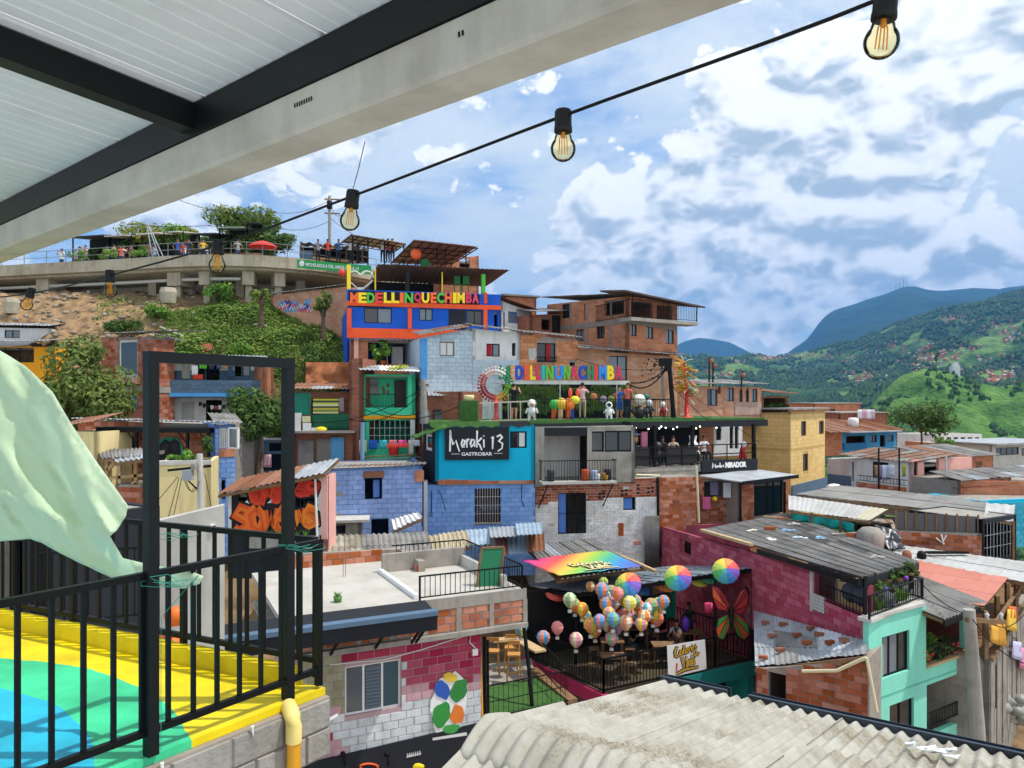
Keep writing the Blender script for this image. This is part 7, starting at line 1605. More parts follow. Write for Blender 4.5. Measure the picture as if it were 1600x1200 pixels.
 for px,l,c_ in zip(spots,lab,pc):
  c,nn=at(px,-1.7-rr.random()*1.2,0); person('person in '+l,c,rr.uniform(-1,1)+(0 if rr.random()<.6 else 3),rr.uniform(1.58,1.75),c_,rr.choice(['#2a2c34','#3d4a66','#4a3d34']),rr.choice(['#8a5c42','#a8765a','#6e4a38']),'#17110e',rr.choice(['down','hip','photo']),group='crowd on the viaduct')
  # trees on the hilltop
 c,nn=at(310,-6,0); tree('hilltop_tree','broad dark green tree rising behind the viaduct stalls',c+Vec((0,0,-.2)),5.4,2.45,3200,.17,M['leaf_a'],(1.2,1,.72),10,8)
 c,nn=at(160,-5,0); tree('hilltop_tree','yellow-flowered loose tree behind the viaduct crowd',c,4.0,2.1,1500,.18,M['leaf_d'],(1.5,1,.6),9,9)
 c,nn=at(200,-5,0); tree('hilltop_tree','small green tree right of the yellow-flowered one',c,3.4,1.2,800,.16,M['leaf_b'],(1.3,1,.75),7,10)
 c,nn=at(438,-4.5,0); tree('hilltop_tree','low spreading tree behind the red parasol',c,2.9,1.5,1500,.15,M['leaf_c'],(1.4,1,.6),8,12)
 c,nn=at(280,-5.5,0); tree('hilltop_tree','small pale tree left of the broad dark tree',c,2.7,.9,500,.13,M['leaf_b'],(1.4,1,.6),6,14)
 for i,px in enumerate((70,128,238,285,360,425,455)):c,nn=at(px,-5.2,0); tree('hedge_shrub',('leftmost','second','third','fourth','fifth','sixth','rightmost')[i]+' leafy shrub in the row behind the viaduct stalls, from the left',c,2.6,1.2,600,.15,M[('leaf_c','leaf_b','leaf_a')[i%3]],(1.5,1,.8),6,140+i,cat='shrub',trunk=.06)
 for i,px in enumerate((108,173,221)):c,nn=at(px,-.3,0); tree('edge_shrub',('small shrub at the left of the viaduct edge','hanging shrub at the middle of the viaduct edge','ivy-like shrub below the tripod post')[i],c-Vec((0,0,.1)),1.1,.55,320,.1,M['leaf_b'],(1.3,1,.9),5,40+i,cat='shrub',trunk=.04)
 c,nn=at(229,-1,0); tp=thing('tripod_post','pale tripod post rising from the viaduct','post',c)
 for k,dx in enumerate((-.35,.1,.35)):mb=MB(); mb.bar(c+Vec((dx,.2*k,0)),P(228.5,342,c.y),.06); mb.mk('leg',M['alu'],tp)
 for i,(px,y0,w) in enumerate(((419,325,20),(515,306,26))):
  p=thing('power_pole',('slim power pole on the hilltop left of the market','tall power pole with crossarms behind the market roofs')[i],'pole',P(px,410,60)); mb=MB(); mb.tube([P(px,412,60),P(px,y0,60)],.12,8); mb.mk('shaft',M['concrete'],p)
  for k in range(2):mb=MB(); mb.bar(P(px-w*.3,y0+5+k*22,60),P(px+w*.6,y0+6+k*22,60),.1); mb.mk('crossarm',M['wood'],p)
  mb=MB(); mb.lathe(P(px,y0+12,59.7),[(0,-.4),(.22,-.4),(.22,.2),(0,.25)],8); mb.mk('transformer',M['steel'],p)
 for i,(a,b,s) in enumerate(((P(419,330,60),P(250,300,45),.6),(P(419,330,60),P(515,313,60),.5),(P(515,313,60),P(570,222,30),2.0),(P(419,350,60),P(515,345,60),.6),(P(515,340,60),P(640,385,60),.8),(P(419,335,60),P(200,350,50),.5))):cable('overhead_wire',('thin wire running left from the slim hilltop pole','upper wire between the two hilltop poles','wire climbing right from the tall hilltop pole','lower wire between the two hilltop poles','wire falling right behind the market roofs','low wire falling left from the slim hilltop pole')[i],[a,b],.018,s)
viaduct()
def hill_market():
 t=thing('market_hall','dark makeshift market shelter with wavy tin edge on the hilltop','market',P(520,405,54)); r=random.Random(3)
 q=[P(466,383,57),P(575,388,57),P(570,394,53),P(470,391,53)]
 roof_sheets(t,P(468,378,53.5),P(570,388,53.5),P(575,392,58),P(470,384,58),7,1,[M['zinc_dk'],M['rust']],.5,.06,seed=51)
 for px in (470,492,515,541,566):mb=MB(); mb.bar(P(px,410,54),P(px,382+(px-468)*.1,54),.12); mb.mk('post',M['wood'],t)
 mb=MB(); mb.hexa([P(468,412,57),P(575,412,57),P(575,412,57.2),P(468,412,57.2),P(468,386,57),P(575,392,57),P(575,392,57.2),P(468,386,57.2)]); mb.mk('back_wall',M['dark'],t)
 mb=MB(); mb.bar(P(490,403,53.5),P(556,410,53.5),.35,.15); mb.mk('counter',M['wood_lt'],t); mb=MB(); mb.hexa([P(469,410,53.6),P(489,410,53.6),P(489,410,53.8),P(469,410,53.8),P(469,391,53.6),P(489,392,53.6),P(489,392,53.8),P(469,391,53.8)]); mb.mk('side_panel',M['slate'],t)
 t=thing('cream_pergola','cream see-through sheet canopy with a grid of battens on the hilltop','canopy',P(580,400,52)); a,b,c,d=P(549,366,50),P(634,380,50),P(617,392,54),P(532,379,54)
 roof_sheets(t,a,b,c,d,7,1,[flat('cream sheet',C('#d9cda6'),.6)],.3,.015,seed=52)
 mb=MB()
 for k in range(8):mb.bar(a.lerp(b,k/7)-Vec((0,0,.06)),d.lerp(c,k/7)-Vec((0,0,.06)),.05)
 for k in range(4):mb.bar(a.lerp(d,k/3)-Vec((0,0,.1)),b.lerp(c,k/3)-Vec((0,0,.1)),.05)
 mb.mk('batten_frame',M['steel'],t)
 for px,d_ in ((551,50.3),(575,50.3),(601,50.3),(631,50.3)):mb=MB(); mb.bar(P(px,415,d_),P(px,368+(px-549)*.165,d_),.08); mb.mk('post',M['steel'],t)
 fb=Face(465,51.0,580,49.4); s=thing('green_banner','long green banner with white lettering hung on the viaduct side','banner',fb.p(520,420)); mb=MB(); uL,zL=fb.uz(465,412); uR,zR=fb.uz(580,422); h=.55; mb.hexa([fb.w(uL,zL-h/2,.05),fb.w(uR,zR-h/2,.05),fb.w(uR,zR-h/2,.0),fb.w(uL,zL-h/2,.0),fb.w(uL,zL+h/2,.05),fb.w(uR,zR+h/2,.05),fb.w(uR,zR+h/2,.0),fb.w(uL,zL+h/2,.0)]); mb.mk('cloth',flat('banner green',C('#2f9a4c'),.7),s)
 me=text_mesh('MICHELADULA DEL AMOR DE LA 13',1,.1,.02); xs=[v.co.x for v in me.vertices]; mb=MB()
 for v in me.vertices:k=(v.co.x-min(xs))/(max(xs)-min(xs)); u=uL+(uR-uL)*(.12+.72*k); mb.v.append(fb.w(u,zL+(zR-zL)*(.12+.72*k)+(v.co.y-.35)*.30,.055+(.02 if v.co.z>0 else 0)))
 for p in me.polygons:mb.f.append(tuple(p.vertices)); mb.m.append(0); mb.sm.append(False)
 mb.mk('lettering',M['whitecl'],s); mb=MB(); mb.lathe(fb.w(uL+.35,zL-.02,.06),[(0,.02),(.16,.02),(.2,0)],10,axis=fb.n.to_3d()); mb.mk('emblem',M['whitecl'],s)
 r=random.Random(12)
 for i,(px,c) in enumerate(((497,'#8a8a90'),(512,'#c94a3a'),(529,'#3a5a8a'),(548,'#d8d4d0'),(560,'#4a4a50'),(598,'#d8d8d8'),(606,'#c84a4a'),(613,'#2a2c34'))):person('person in '+('grey at the left','red at the counter','blue behind the counter','white near the middle','dark clothes near the middle','white at the right end','red at the right end','black at the far right')[i]+' of the hilltop market',P(px,411,52.5 if px<580 else 51.5),r.uniform(-1,1),1.62,c,'#2b2d36','#8a5c42','#17110e','hip',group='market crowd')
hill_market()
def green_slope():
 0
 def bz(px,d):
  x=(px-800)/F*d; e=min(1,max(0,(d-41.5)/2)); q=Vec((x,d,0))
  return ground_z(px,d)+.12*e+e*(.42*noise.fractal(q*.45,1,2,3)+.20*abs(noise.noise(q*1.3))+.10*noise.fractal(q*2.6,1,2,3))
 mb=MB(); pxs=[-120+5*i for i in range(142)]; ds=[41+.17*j for j in range(84)]; n=len(pxs)
 mb.add([((px-800)/F*d,d,bz(px,d)-(.6 if j in (0,83) else 0)) for j,d in enumerate(ds) for px in pxs],[(j*n+i,j*n+i+1,(j+1)*n+i+1,(j+1)*n+i) for j in range(len(ds)-1) for i in range(n-1)],0,True)
 mb.mk('earth_bank',worn('rough bank earth',C('#a08362'),C('#5a4732'),.95,1.6,rough=.95,streak=.3,bump=1.0,bscale=7,spec=.1),None,kind='structure')
 r=random.Random(21); mb=MB(); tot=0
 while tot<62000:
  px=r.uniform(150,570); d=r.uniform(41.5,52.6); x=(px-800)/F*d; nz=noise.fractal(Vec((x*.35,d*.35,4)),1,2,4)
  lim=lerp_tab([150,200,260,330,400,440,570],[43.0,46.0,49.2,51.8,50.8,51.6,52.0],px)
  if d>lim+nz*1.2 and r.random()<.97:continue
  if 460<px<545 and d<45.5 and nz>-.2 and r.random()<.75:continue
  tot+=1; p=Vec((x,d,bz(px,d)-.03)); k=r.uniform(.6,1.4)*(1.2+nz*.9)
  an=r.uniform(0,6.28); L1=.15*k; dx=Vec((math.cos(an),math.sin(an),0)); q=p+dx*L1*.5+Vec((0,0,L1*r.uniform(.6,1.3))); w=Vec((-dx.y,dx.x,0))*.035*k; e=q+dx*L1*.8-Vec((0,0,L1*.3)); mb.face([p-w*.5,p+w*.5,q+w,q-w]); mb.face([q-w,q+w,e])
 tag(mb.mk('slope_grass',leafmat('slope grass',C('#4c7030'),C('#a9be60'),.6),None,kind='stuff'),'rough bright grass and creepers covering the bank below the viaduct','grass')
 mb=MB()
 for _ in range(420):
  px=r.uniform(-60,420); d=r.uniform(45,53.5); s_=r.uniform(.05,.22); c=Vec(((px-800)/F*d,d,bz(px,d)+s_*.3)); mb.ball(c,s_,n=5,sq=(r.uniform(.8,1.5),1,r.uniform(.5,.9)))
 tag(mb.mk('bank_stones',worn('bank stones',C('#9c8f7c'),C('#6b6052'),.7,3,var=.25),None,kind='stuff'),'loose stones and rubble strewn over the bare bank','stones')
 def gp(px,d):return Vec(((px-800)/F*d,d,bz(px,d)))
 for i,(px,d,h,rad,m_,l) in enumerate(((335,50.5,1.9,.95,'leaf_b','round bright bush standing on the green bank'),(196,47,1.8,1.0,'leaf_c','dark bush on the bare earth at left'),(135,44.5,2.6,.9,'leaf_c','tall dark shrub above the orange house'),(90,44,1.5,1.0,'leaf_c','low dark bush behind the white roof at far left'),(475,43.5,1.4,1.0,'leaf_c','dark scrub above the shack roof'),(505,45.5,1.7,1.3,'leaf_c','brownish dark scrub at the foot of the blue house'),(440,42.6,1.8,1.2,'leaf_b','light green climbing bush beside the red earth'),(520,44.2,1.2,.9,'leaf_b','bright small bush near the orange blue house wall'),(250,49.2,1.0,.7,'leaf_b','small bush high on the bare earth'),(380,46.2,1.0,.8,'leaf_b','low bright bush in the middle of the bank'),(292,46.0,.9,.8,'leaf_b','low spreading bush at the left of the bank'),(545,50.5,1.3,.9,'leaf_c','dark bush under the graffiti wall'))):
  tree('bush',l,gp(px,d),h,rad,900,.13,M[m_],(1.25,1,.85),7,60+i,cat='bush',trunk=.06)
 for i,(px,d,h) in enumerate(((408,48.2,2.6),(505,47.6,3.2))):
  p=gp(px,d); tree('pruned_tree',('pruned stubby tree on the bank left of the graffiti','pruned stubby tree right in front of the graffiti wall')[i],p,h,.62,420,.13,M['leaf_a'],(1,1,1.1),8,80+i,trunk=.2)
  # graffiti wall on the bank
 fc=Face(424,50.6,545,48.2); t=house('graffiti_shed','brick shed wall with blue and pink graffiti on the bank',fc,462,540,2,M['farbrick2'],[],pyTR=447,cat='shed')
 r=random.Random(5); u0,u1,z0,z1=fc.rect(437,467,486,492)
 for ci,(c,n_,w) in enumerate((('#1f4fa0',9,.16),('#4aa0d8',8,.12),('#d8526a',6,.10),('#e8e6e4',6,.05))):
  L_=[]
  for k in range(n_):x=(k+r.random())/n_; y=.15+.6*r.random(); L_.append([(x-.06,y),(x,y+.22),(x+.05,y-.05),(x+.1,y+.12)])
  strokes(t,'graffiti_stroke',L_,fc,437,467+(6 if ci==2 else 0),486,492,w,flat('spray '+c,C(c),.7),.004+.004*ci,.003)
 eave(t,fc,461,446,1.5,.3,[M['zinc_dk']],seed=55)
 # lamp box and small roof on the bank
 p=gp(322,46.5)+Vec((0,0,.3)); mb=MB(); mb.hexa([p+Vec((-.3,0,0)),p+Vec((.3,0,0)),p+Vec((.3,.2,0)),p+Vec((-.3,.2,0)),p+Vec((-.3,.2,.45)),p+Vec((.3,.2,.45)),p+Vec((.3,.35,.45)),p+Vec((-.3,.35,.45))]); tag(mb.mk('red_slab',worn('pink red slab',C('#b5614f'),None,.4,2),None),'small pinkish red slab lying on the green bank','slab')
 a,b=gp(250,48.5)+Vec((0,0,.25)),gp(287,47.6)+Vec((0,0,.25)); mb=MB(); mb.tube([a,b],.06,6); tag(mb.mk('loose_pipe',M['concrete_lt'],None),'pale loose pipe lying across the bare earth','pipe')
 # red earth scar near the shack
 mb=MB(); vs=[]; n=10
 for j in range(n+1):
  for i in range(n+1):px=478+68*i/n; py=566+42*j/n; q=P(px,py,41.6-1.1*j/n+.5*noise.noise(Vec((px*.08,py*.08,0)))); vs.append(q)
 mb.add(vs,[(j*(n+1)+i,j*(n+1)+i+1,(j+1)*(n+1)+i+1,(j+1)*(n+1)+i) for j in range(n) for i in range(n)],0,True); mb.mk('earth_bank',worn('red earth',C('#a3643f'),C('#6f4630'),.8,2,streak=.2,bump=.8,bscale=6),None,kind='structure')
green_slope()
def left_houses():
 fc=Face(-60,46.5,80,47.5); t=house('white_cabin','white cabin with one window at the far left edge',fc,511,560,3,M['white'],[(7,516,31,528,dict(n=2,pane=M['glass_lt']))]); eave(t,fc,509,511,2,.5,[M['zinc']],seed=61)
 fc=Face(-60,44,84,44.6); t=house('orange_house','orange house with a dark open veranda at the far left',fc,541,640,4,M['ochre'],[(-40,543,53,566,dict(kind='bars',n=4))]); eave(t,fc,537,535,2.5,.8,[M['zinc'],M['zinc_dk']],seed=62)
 tree('mango_tree','big bushy mango tree filling the left below the orange house',P(132,745,36.5),7.2,2.15,7500,.15,M['leaf_a'],(1.12,1,1.25),16,15,crown_z=4.1)
 # tall brick house
 fc=Face(158,41.4,240,39.4)
 bk=(.33,.2,[M['terra_dk']])
 t=house('left_brick_house','two storey red brick house with a tall white framed window',fc,527,720,1.25,M['mortar'],[(185,531,215,590,dict(n=1,frame=M['white'],fw=.12)),(185,615,215,640,dict(n=2))],pyTR=526,brick=bk,sbrick=bk,rwins=[],limit=260,seed=63)
 mb=MB(); fc.pbox(mb,160,603,240,612,.002,.05); mb.mk('floor_band',M['concrete'],t); mb=MB(); rf=fc.right(1.25); u1=rf.W; z=fc.uz(200,608)[1]; rf.box(mb,0,u1,z-.2,z+.12,.0,.05); mb.mk('floor_band',M['concrete'],t); mb=MB(); fc.pbox(mb,194,590,219,600,.002,.35); mb.mk('window_ledge',M['pink'],t)
 eave(t,fc,524,521,3.0,.5,[M['zinc_dk']],seed=64)
 z=fc.uz(240,524)[1]; roof_sheets(t,rf.w(-.3,z+.3,-.8),rf.w(1.6,z+.1,-.8),rf.w(1.6,z-.2,.3),rf.w(-.3,z+.1,.3),4,1,[M['zinc_dk'],M['wood_lt']],.2,.03,seed=65)
 # white and slate house
 fc=Face(270,41.2,414,42.6)
 t=house('slate_white_house','white and slate blue house with clothes hung on its upper balcony',fc,564,720,4,M['slate'],[(284,569,297,591,dict(n=2,pane=M['glass_lt'],frame=M['cream'])),(306,569,320,593,dict(kind='open')),(322,568,343,594,dict(kind='open')),(367,569,377,588,dict(kind='open')),(379,568,391,588,dict(n=1,pane=M['glass_lt'])),(284,628,304,656,dict(kind='door',door=M['concrete_lt'])),(322,625,347,657,dict(kind='open')),(371,632,384,646,dict(n=1))])
 mb=MB();
 for a,b in ((271,284),(297.5,305),(343.5,366),(391.5,412)):fc.pbox(mb,a,565,b,579,.002,.03)
 mb.mk('white_band',M['white'],t,kind='stuff')
 lo=MB(); z0,z1=fc.uz(340,719)[1],fc.uz(340,621)[1]; ops=[fc.rect(284,628,304,656),fc.rect(322,625,347,657),fc.rect(371,632,384,646)]; wall_panel(t,'lower_wall',fc.off(.06),.02,fc.W-.02,z0,z1,z1,ops,M['white'],.058)
 fo=fc.off(1.0); z0,z1=fo.uz(340,614)[1],fo.uz(340,594)[1]; mb=MB(); fo.box(mb,0,fo.W,z0,z1,-.15,0); w=mb.mk('parapet',M['slate'],t); bricks(w,fo,0,fo.W,z0,z1,z1,[],.4,.2,[worn('slate painted block',C('#566c80'),C('#475a6c'),.5,2,streak=.2,var=.08)],name='block'); mb=MB(); fo.box(mb,-.05,fo.W,z0-.2,z0-.002,-1.0,.05); mb.mk('balcony_slab',paint('azure edge','#4d93c9'),t)
 eave(t,fc,560,563,2.5,1.2,[M['zinc'],M['concrete_lt']],seed=66)
 for i,(px,y0,y1,w_,c) in enumerate(((304,571,586,5,'#e6e4e2'),(309,585,593,8,'#d2452c'),(317,567,576,6,'#5fb83f'),(330,567,577,4,'#3a4250'),(344,566,576,6,'#3f5a80'),(350,567,576,4,'#c99a3a'),(360,567,592,4,'#39506e'))):cloth(('white shirt','orange red cloth','bright green shirt','dark shirt','blue shirt','mustard cloth','pair of blue jeans')[i]+' drying on the slate house balcony',[fo.p(px-w_,y0,-.1),fo.p(px+w_,y0,-.1),fo.p(px+w_,y1,-.1),fo.p(px-w_,y1,-.1)],c)
 for i in range(9):px=312+i*6.2; sag=10*math.sin(math.pi*i/8); c='#1a1a1d' if i not in (3,4,5) else ('#d8d4d0','#a8505a','#d8d8d8')[i-3]; cloth(('first','second','third','white fourth','dusky red fifth','pale sixth','seventh','eighth','ninth')[i]+' small garment along the lower washing line',[fo.p(px-2.6,628+sag*.6,-.3),fo.p(px+2.6,628+sag*.6,-.3),fo.p(px+2.2,634+sag*.6,-.3),fo.p(px-2.2,635+sag*.6,-.3)],c,n=3)
 mb=MB(); fc2=Face(413,41,428,41.3); t=house('brick_stub','small orange brick stub right of the slate house',fc2,571,640,2,M['farbrick'],cat='wall')
 # low brick house with pergola
 fc=Face(122,33.6,338,32.4)
 t=house('low_pergola_house','low brick house with black pergola behind the frame posts',fc,657,830,4,M['mortar'],[(152,690,190,760,dict(kind='open')),(195,683,210,700,dict(kind='open'))],pyTR=663,brick=(.33,.2,[M['terra'],M['terra_dk']]),seed=67)
 eave(t,fc,655,661,.5,.25,[M['zinc'],M['zinc_dk']],seed=68,drop=-.02)
 fo=fc.off(1.5); pg=thing('black_pergola','flat black steel pergola in front of the low brick house','pergola',fo.p(270,720)); z=fo.uz(280,676)[1]; ua,ub=fo.uz(152,680)[0],fo.uz(330,680)[0]; mb=MB(); fo.box(mb,ua,ub,z,z+.2,-1.5,.1); mb.mk('roof_plate',M['steel'],pg)
 for px in (212,292,325):u=fo.uz(px,690)[0]; mb=MB(); fo.box(mb,u-.05,u+.05,z-1.3,z,-.1,0); mb.bar(fo.w(u,z-.5,-.05),fo.w(u-.4,z,-.05),.04); mb.mk('post',M['steel'],pg)
 u0=fc.off(.03)
 for ci,(c,pts) in enumerate((('#2fa08c',[(246,722),(247,690),(258,683),(278,684),(286,700),(288,722)]),('#2b2c30',[(249,722),(250,694),(258,686),(266,690),(272,685),(281,690),(283,708),(276,722)]),('#3f4248',[(252,700),(258,690),(264,697),(260,706)]),('#3f4248',[(268,698),(273,690),(278,696),(275,704)]),('#d8d8d6',[(250,704),(258,703),(258,709),(250,710)]))):mb=MB(); mb.prism([u0.p(x,y,.004+.008*ci) for x,y in pts],fc.n.to_3d()*.006); mb.mk('mural_patch',flat('mural '+c,C(c),.7),t)
 # clutter at its left: sheets, timbers
 for i,(q,m_) in enumerate((([P(152,702,31),P(232,700,31),P(225,712,29.5),P(158,716,29.5)],'zinc_dk'),([P(178,712,30),P(246,706,30),P(246,714,29),P(180,722,29)],'zinc'))):roof_thing('tin_canopy',('dark tin canopy sheet left of the near frame post','pale tin canopy sheet left of the near frame post')[i],q,4,1,[M[m_]],.2,.03,seed=70+i,cat='canopy')
 tb=thing('timber_stair','rough timber props and landing under the tin canopies','structure',P(190,790,30))
 for a,b in (((168,715),(166,790)),((186,716),(188,760)),((212,712),(213,800)),((160,748),(225,742)),((168,735),(184,718)),((190,760),(225,755))):mb=MB(); mb.bar(P(*a,29.8),P(*b,29.8),.12); mb.mk('timber',M['wood_lt'],tb)
 fb=Face(180,29.5,226,29.3); house('brick_balcony_wall','coarse brick balcony wall low behind the plastic sheet',fb,757,850,1.5,M['mortar'],[],brick=(.3,.2,[M['terra_dk']]),seed=71,cat='wall'); fb=Face(100,30.5,152,30.2); t=house('cream_shed','cream timber shed with brown tin roof at left',fb,674,800,2,M['cream']); eave(t,fb,668,660,1.5,.3,[M['rust']],seed=72)
 # cream block and blue sliver
 fc=Face(240,27,329,27.5); t=house('cream_plaster_block','stained cream plaster block behind the two frame posts',fc,727,860,3,M['cream'],[],pyTR=722); mb=MB(); fc.box(mb,0,fc.W,fc.uz(240,727)[1]+.0,fc.uz(240,725)[1]+.1,-.3,.06); mb.mk('coping',M['concrete_lt'],t)
 rr=random.Random(8)
 for i,(px,py) in enumerate(((268,722),(282,720),(295,716),(322,700))):
  p=thing('roof_plant',('trailing','leafy','thin','bushy dark')[i]+' plant on top of the cream block','plant',fc.p(px,724,-.3)); b=fc.p(px,py-3,-.3); mb=MB(); leaves(mb,rr,b,.33,200,.09,(1,1,1),5); mb.tube([b-Vec((0,0,.4)),b],.02,5); mb.mk('foliage',M['leaf_c'] if i==3 else M['leaf_b'],p); mb=MB(); mb.lathe(fc.p(px,727,-.3),[(0,0),(.12,0),(.15,.22),(0,.22)],10); mb.mk('pot',M['steel'],p)
 p=thing('transformer_pole','white concrete pole with grey meter box before the cream block','pole',P(313,830,26.2)); mb=MB(); mb.tube([P(315,840,26.2),P(312,709,26.2)],[.12,.1],12); mb.mk('shaft',M['concrete_lt'],p); mb=MB(); c=P(294,742,26); mb.box(c-Vec((.16,.1,.18)),c+Vec((.16,.1,.16))); mb.mk('meter_box',flat('grey box',C('#9aa0a4'),.5),p); mb=MB(); mb.bar(P(262,735,26),P(330,728,26.3),.06,.08); mb.bar(P(294,751,26),P(312,768,26.2),.05); mb.mk('crossarm',M['steel'],p); mb=MB(); mb.box(P(300,734,26)-Vec((0,.1,0)),P(310,724,26.2)); mb.mk('clamp_box',M['concrete'],p)
 for i,(a,b,s) in enumerate(((P(278,745,26),P(240,790,24),.0),(P(280,746,26),P(262,812,25),.0),(P(284,746,26),P(270,812,25),.0),(P(320,740,26),P(332,800,25),.0),(P(285,738,26),P(305,760,26),.35),(P(290,748,26),P(311,752,26),.4))):cable('power_cable',('stay wire falling left from the meter pole','second stay wire left of the meter pole','third stay wire left of the meter pole','stay wire falling right from the meter pole','looped cable at the meter box','hanging cable loop below the meter box')[i],[a,b],.012,s)
 fc=Face(336,30.8,368,31.2); t=house('blue_sliver_house','narrow blue house side with an open white casement',fc,664,880,3,M['joint_blue'],[(342,669,357,700,dict(kind='bars',n=5,frame=M['white'],fw=.06)),(346,750,352,780,dict(kind='open'))],brick=(.4,.2,[M['block_blue']]),seed=73); mb=MB(); fc.pbox(mb,341,701,367,714,.0,.05); mb.mk('brick_patch',M['farbrick'],t); ca=MB(); f3=Face(357,30.7,373,30.2);
 for a,b,c,d in ((357,668,359,701),(371,668,373,701),(357,668,373,670),(357,699,373,701)):f3.pbox(ca,a,b,c,d,-.03,.03)
 ca.mk('casement',M['whitecl'],t); ca=MB(); f3.pbox(ca,359,670,371,699,-.01,.01); ca.mk('casement_pane',M['glass_lt'],t); eave(t,fc,660,662,1,.6,[M['zinc_dk']],seed=74)
 # concrete ramp wall near
 fc=Face(246,14.4,351,15.0); t=thing('concrete_ramp_wall','smooth grey concrete ramp wall with a small white light box','wall',fc.p(300,950)); mb=MB(); a=[fc.uz(246,960),fc.uz(351,960),fc.uz(351,789),fc.uz(246,814)]; z0=min(a[0][1],a[1][1])-2; mb.prism([fc.w(a[0][0],z0),fc.w(a[1][0],z0),fc.w(*a[2]),fc.w(*a[3])],-fc.n.to_3d()*.2); mb.mk('wall',M['concrete_lt'],t); mb=MB(); fc.pbox(mb,328,819,335,829,.0,.04); mb.mk('light_box',M['whitecl'],t); mb=MB(); fc.pbox(mb,332,821,336,826,.04,.06); mb.mk('lamp_lens',M['steel'],t)
 # dark structures behind the near railings, far left
 fc=Face(-40,12.5,60,11.5); t=house('left_column_house','dark walls and a brick panel seen under the plastic sheet',fc,800,1100,2,M['black'],[(14,845,42,1000,dict(kind='open'))]); mb=MB(); fc.pbox(mb,20,842,44,895,-.6,-.5); w=mb.mk('brick_panel',M['mortar'],t); f4=fc.off(-.5); r4=f4.rect(20,842,44,895); bricks(w,f4,r4[0],r4[1],r4[2],r4[3],r4[3],[],.25,.09,[M['terra']],seed=75); mb=MB(); fc.pbox(mb,46,800,58,990,.0,.1); mb.mk('column',M['steel'],t); mb=MB(); fc.pbox(mb,-3,845,15,1000,.0,.12); mb.mk('column',M['concrete'],t)
 g=thing('stair_railing','black stair railing between the plastic sheet and the ramp wall','railing',P(150,960,10)); railing(g,P(62,985,11),P(245,965,11.8),1.1,.16,post=.06); railing(g,P(180,880,13),P(246,885,13.6),.8,.16)
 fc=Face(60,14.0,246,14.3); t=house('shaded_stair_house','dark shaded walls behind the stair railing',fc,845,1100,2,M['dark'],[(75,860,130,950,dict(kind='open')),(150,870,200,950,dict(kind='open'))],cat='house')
 for i,(x,y) in enumerate(((272,968),(268,1015),(249,1012))):mb=MB(); mb.lathe(P(x,y+8,9.4),[(0,0),(.09,0),(.12,.12),(.1,.2),(0,.22)],10); tag(mb.mk('orange_pot',flat('orange plastic',C('#dd6a1f'),.5),None),('orange pot beside the stair below the slab','orange bucket low behind the rear railing','half hidden orange pot behind the near post')[i],'pot')
left_houses()
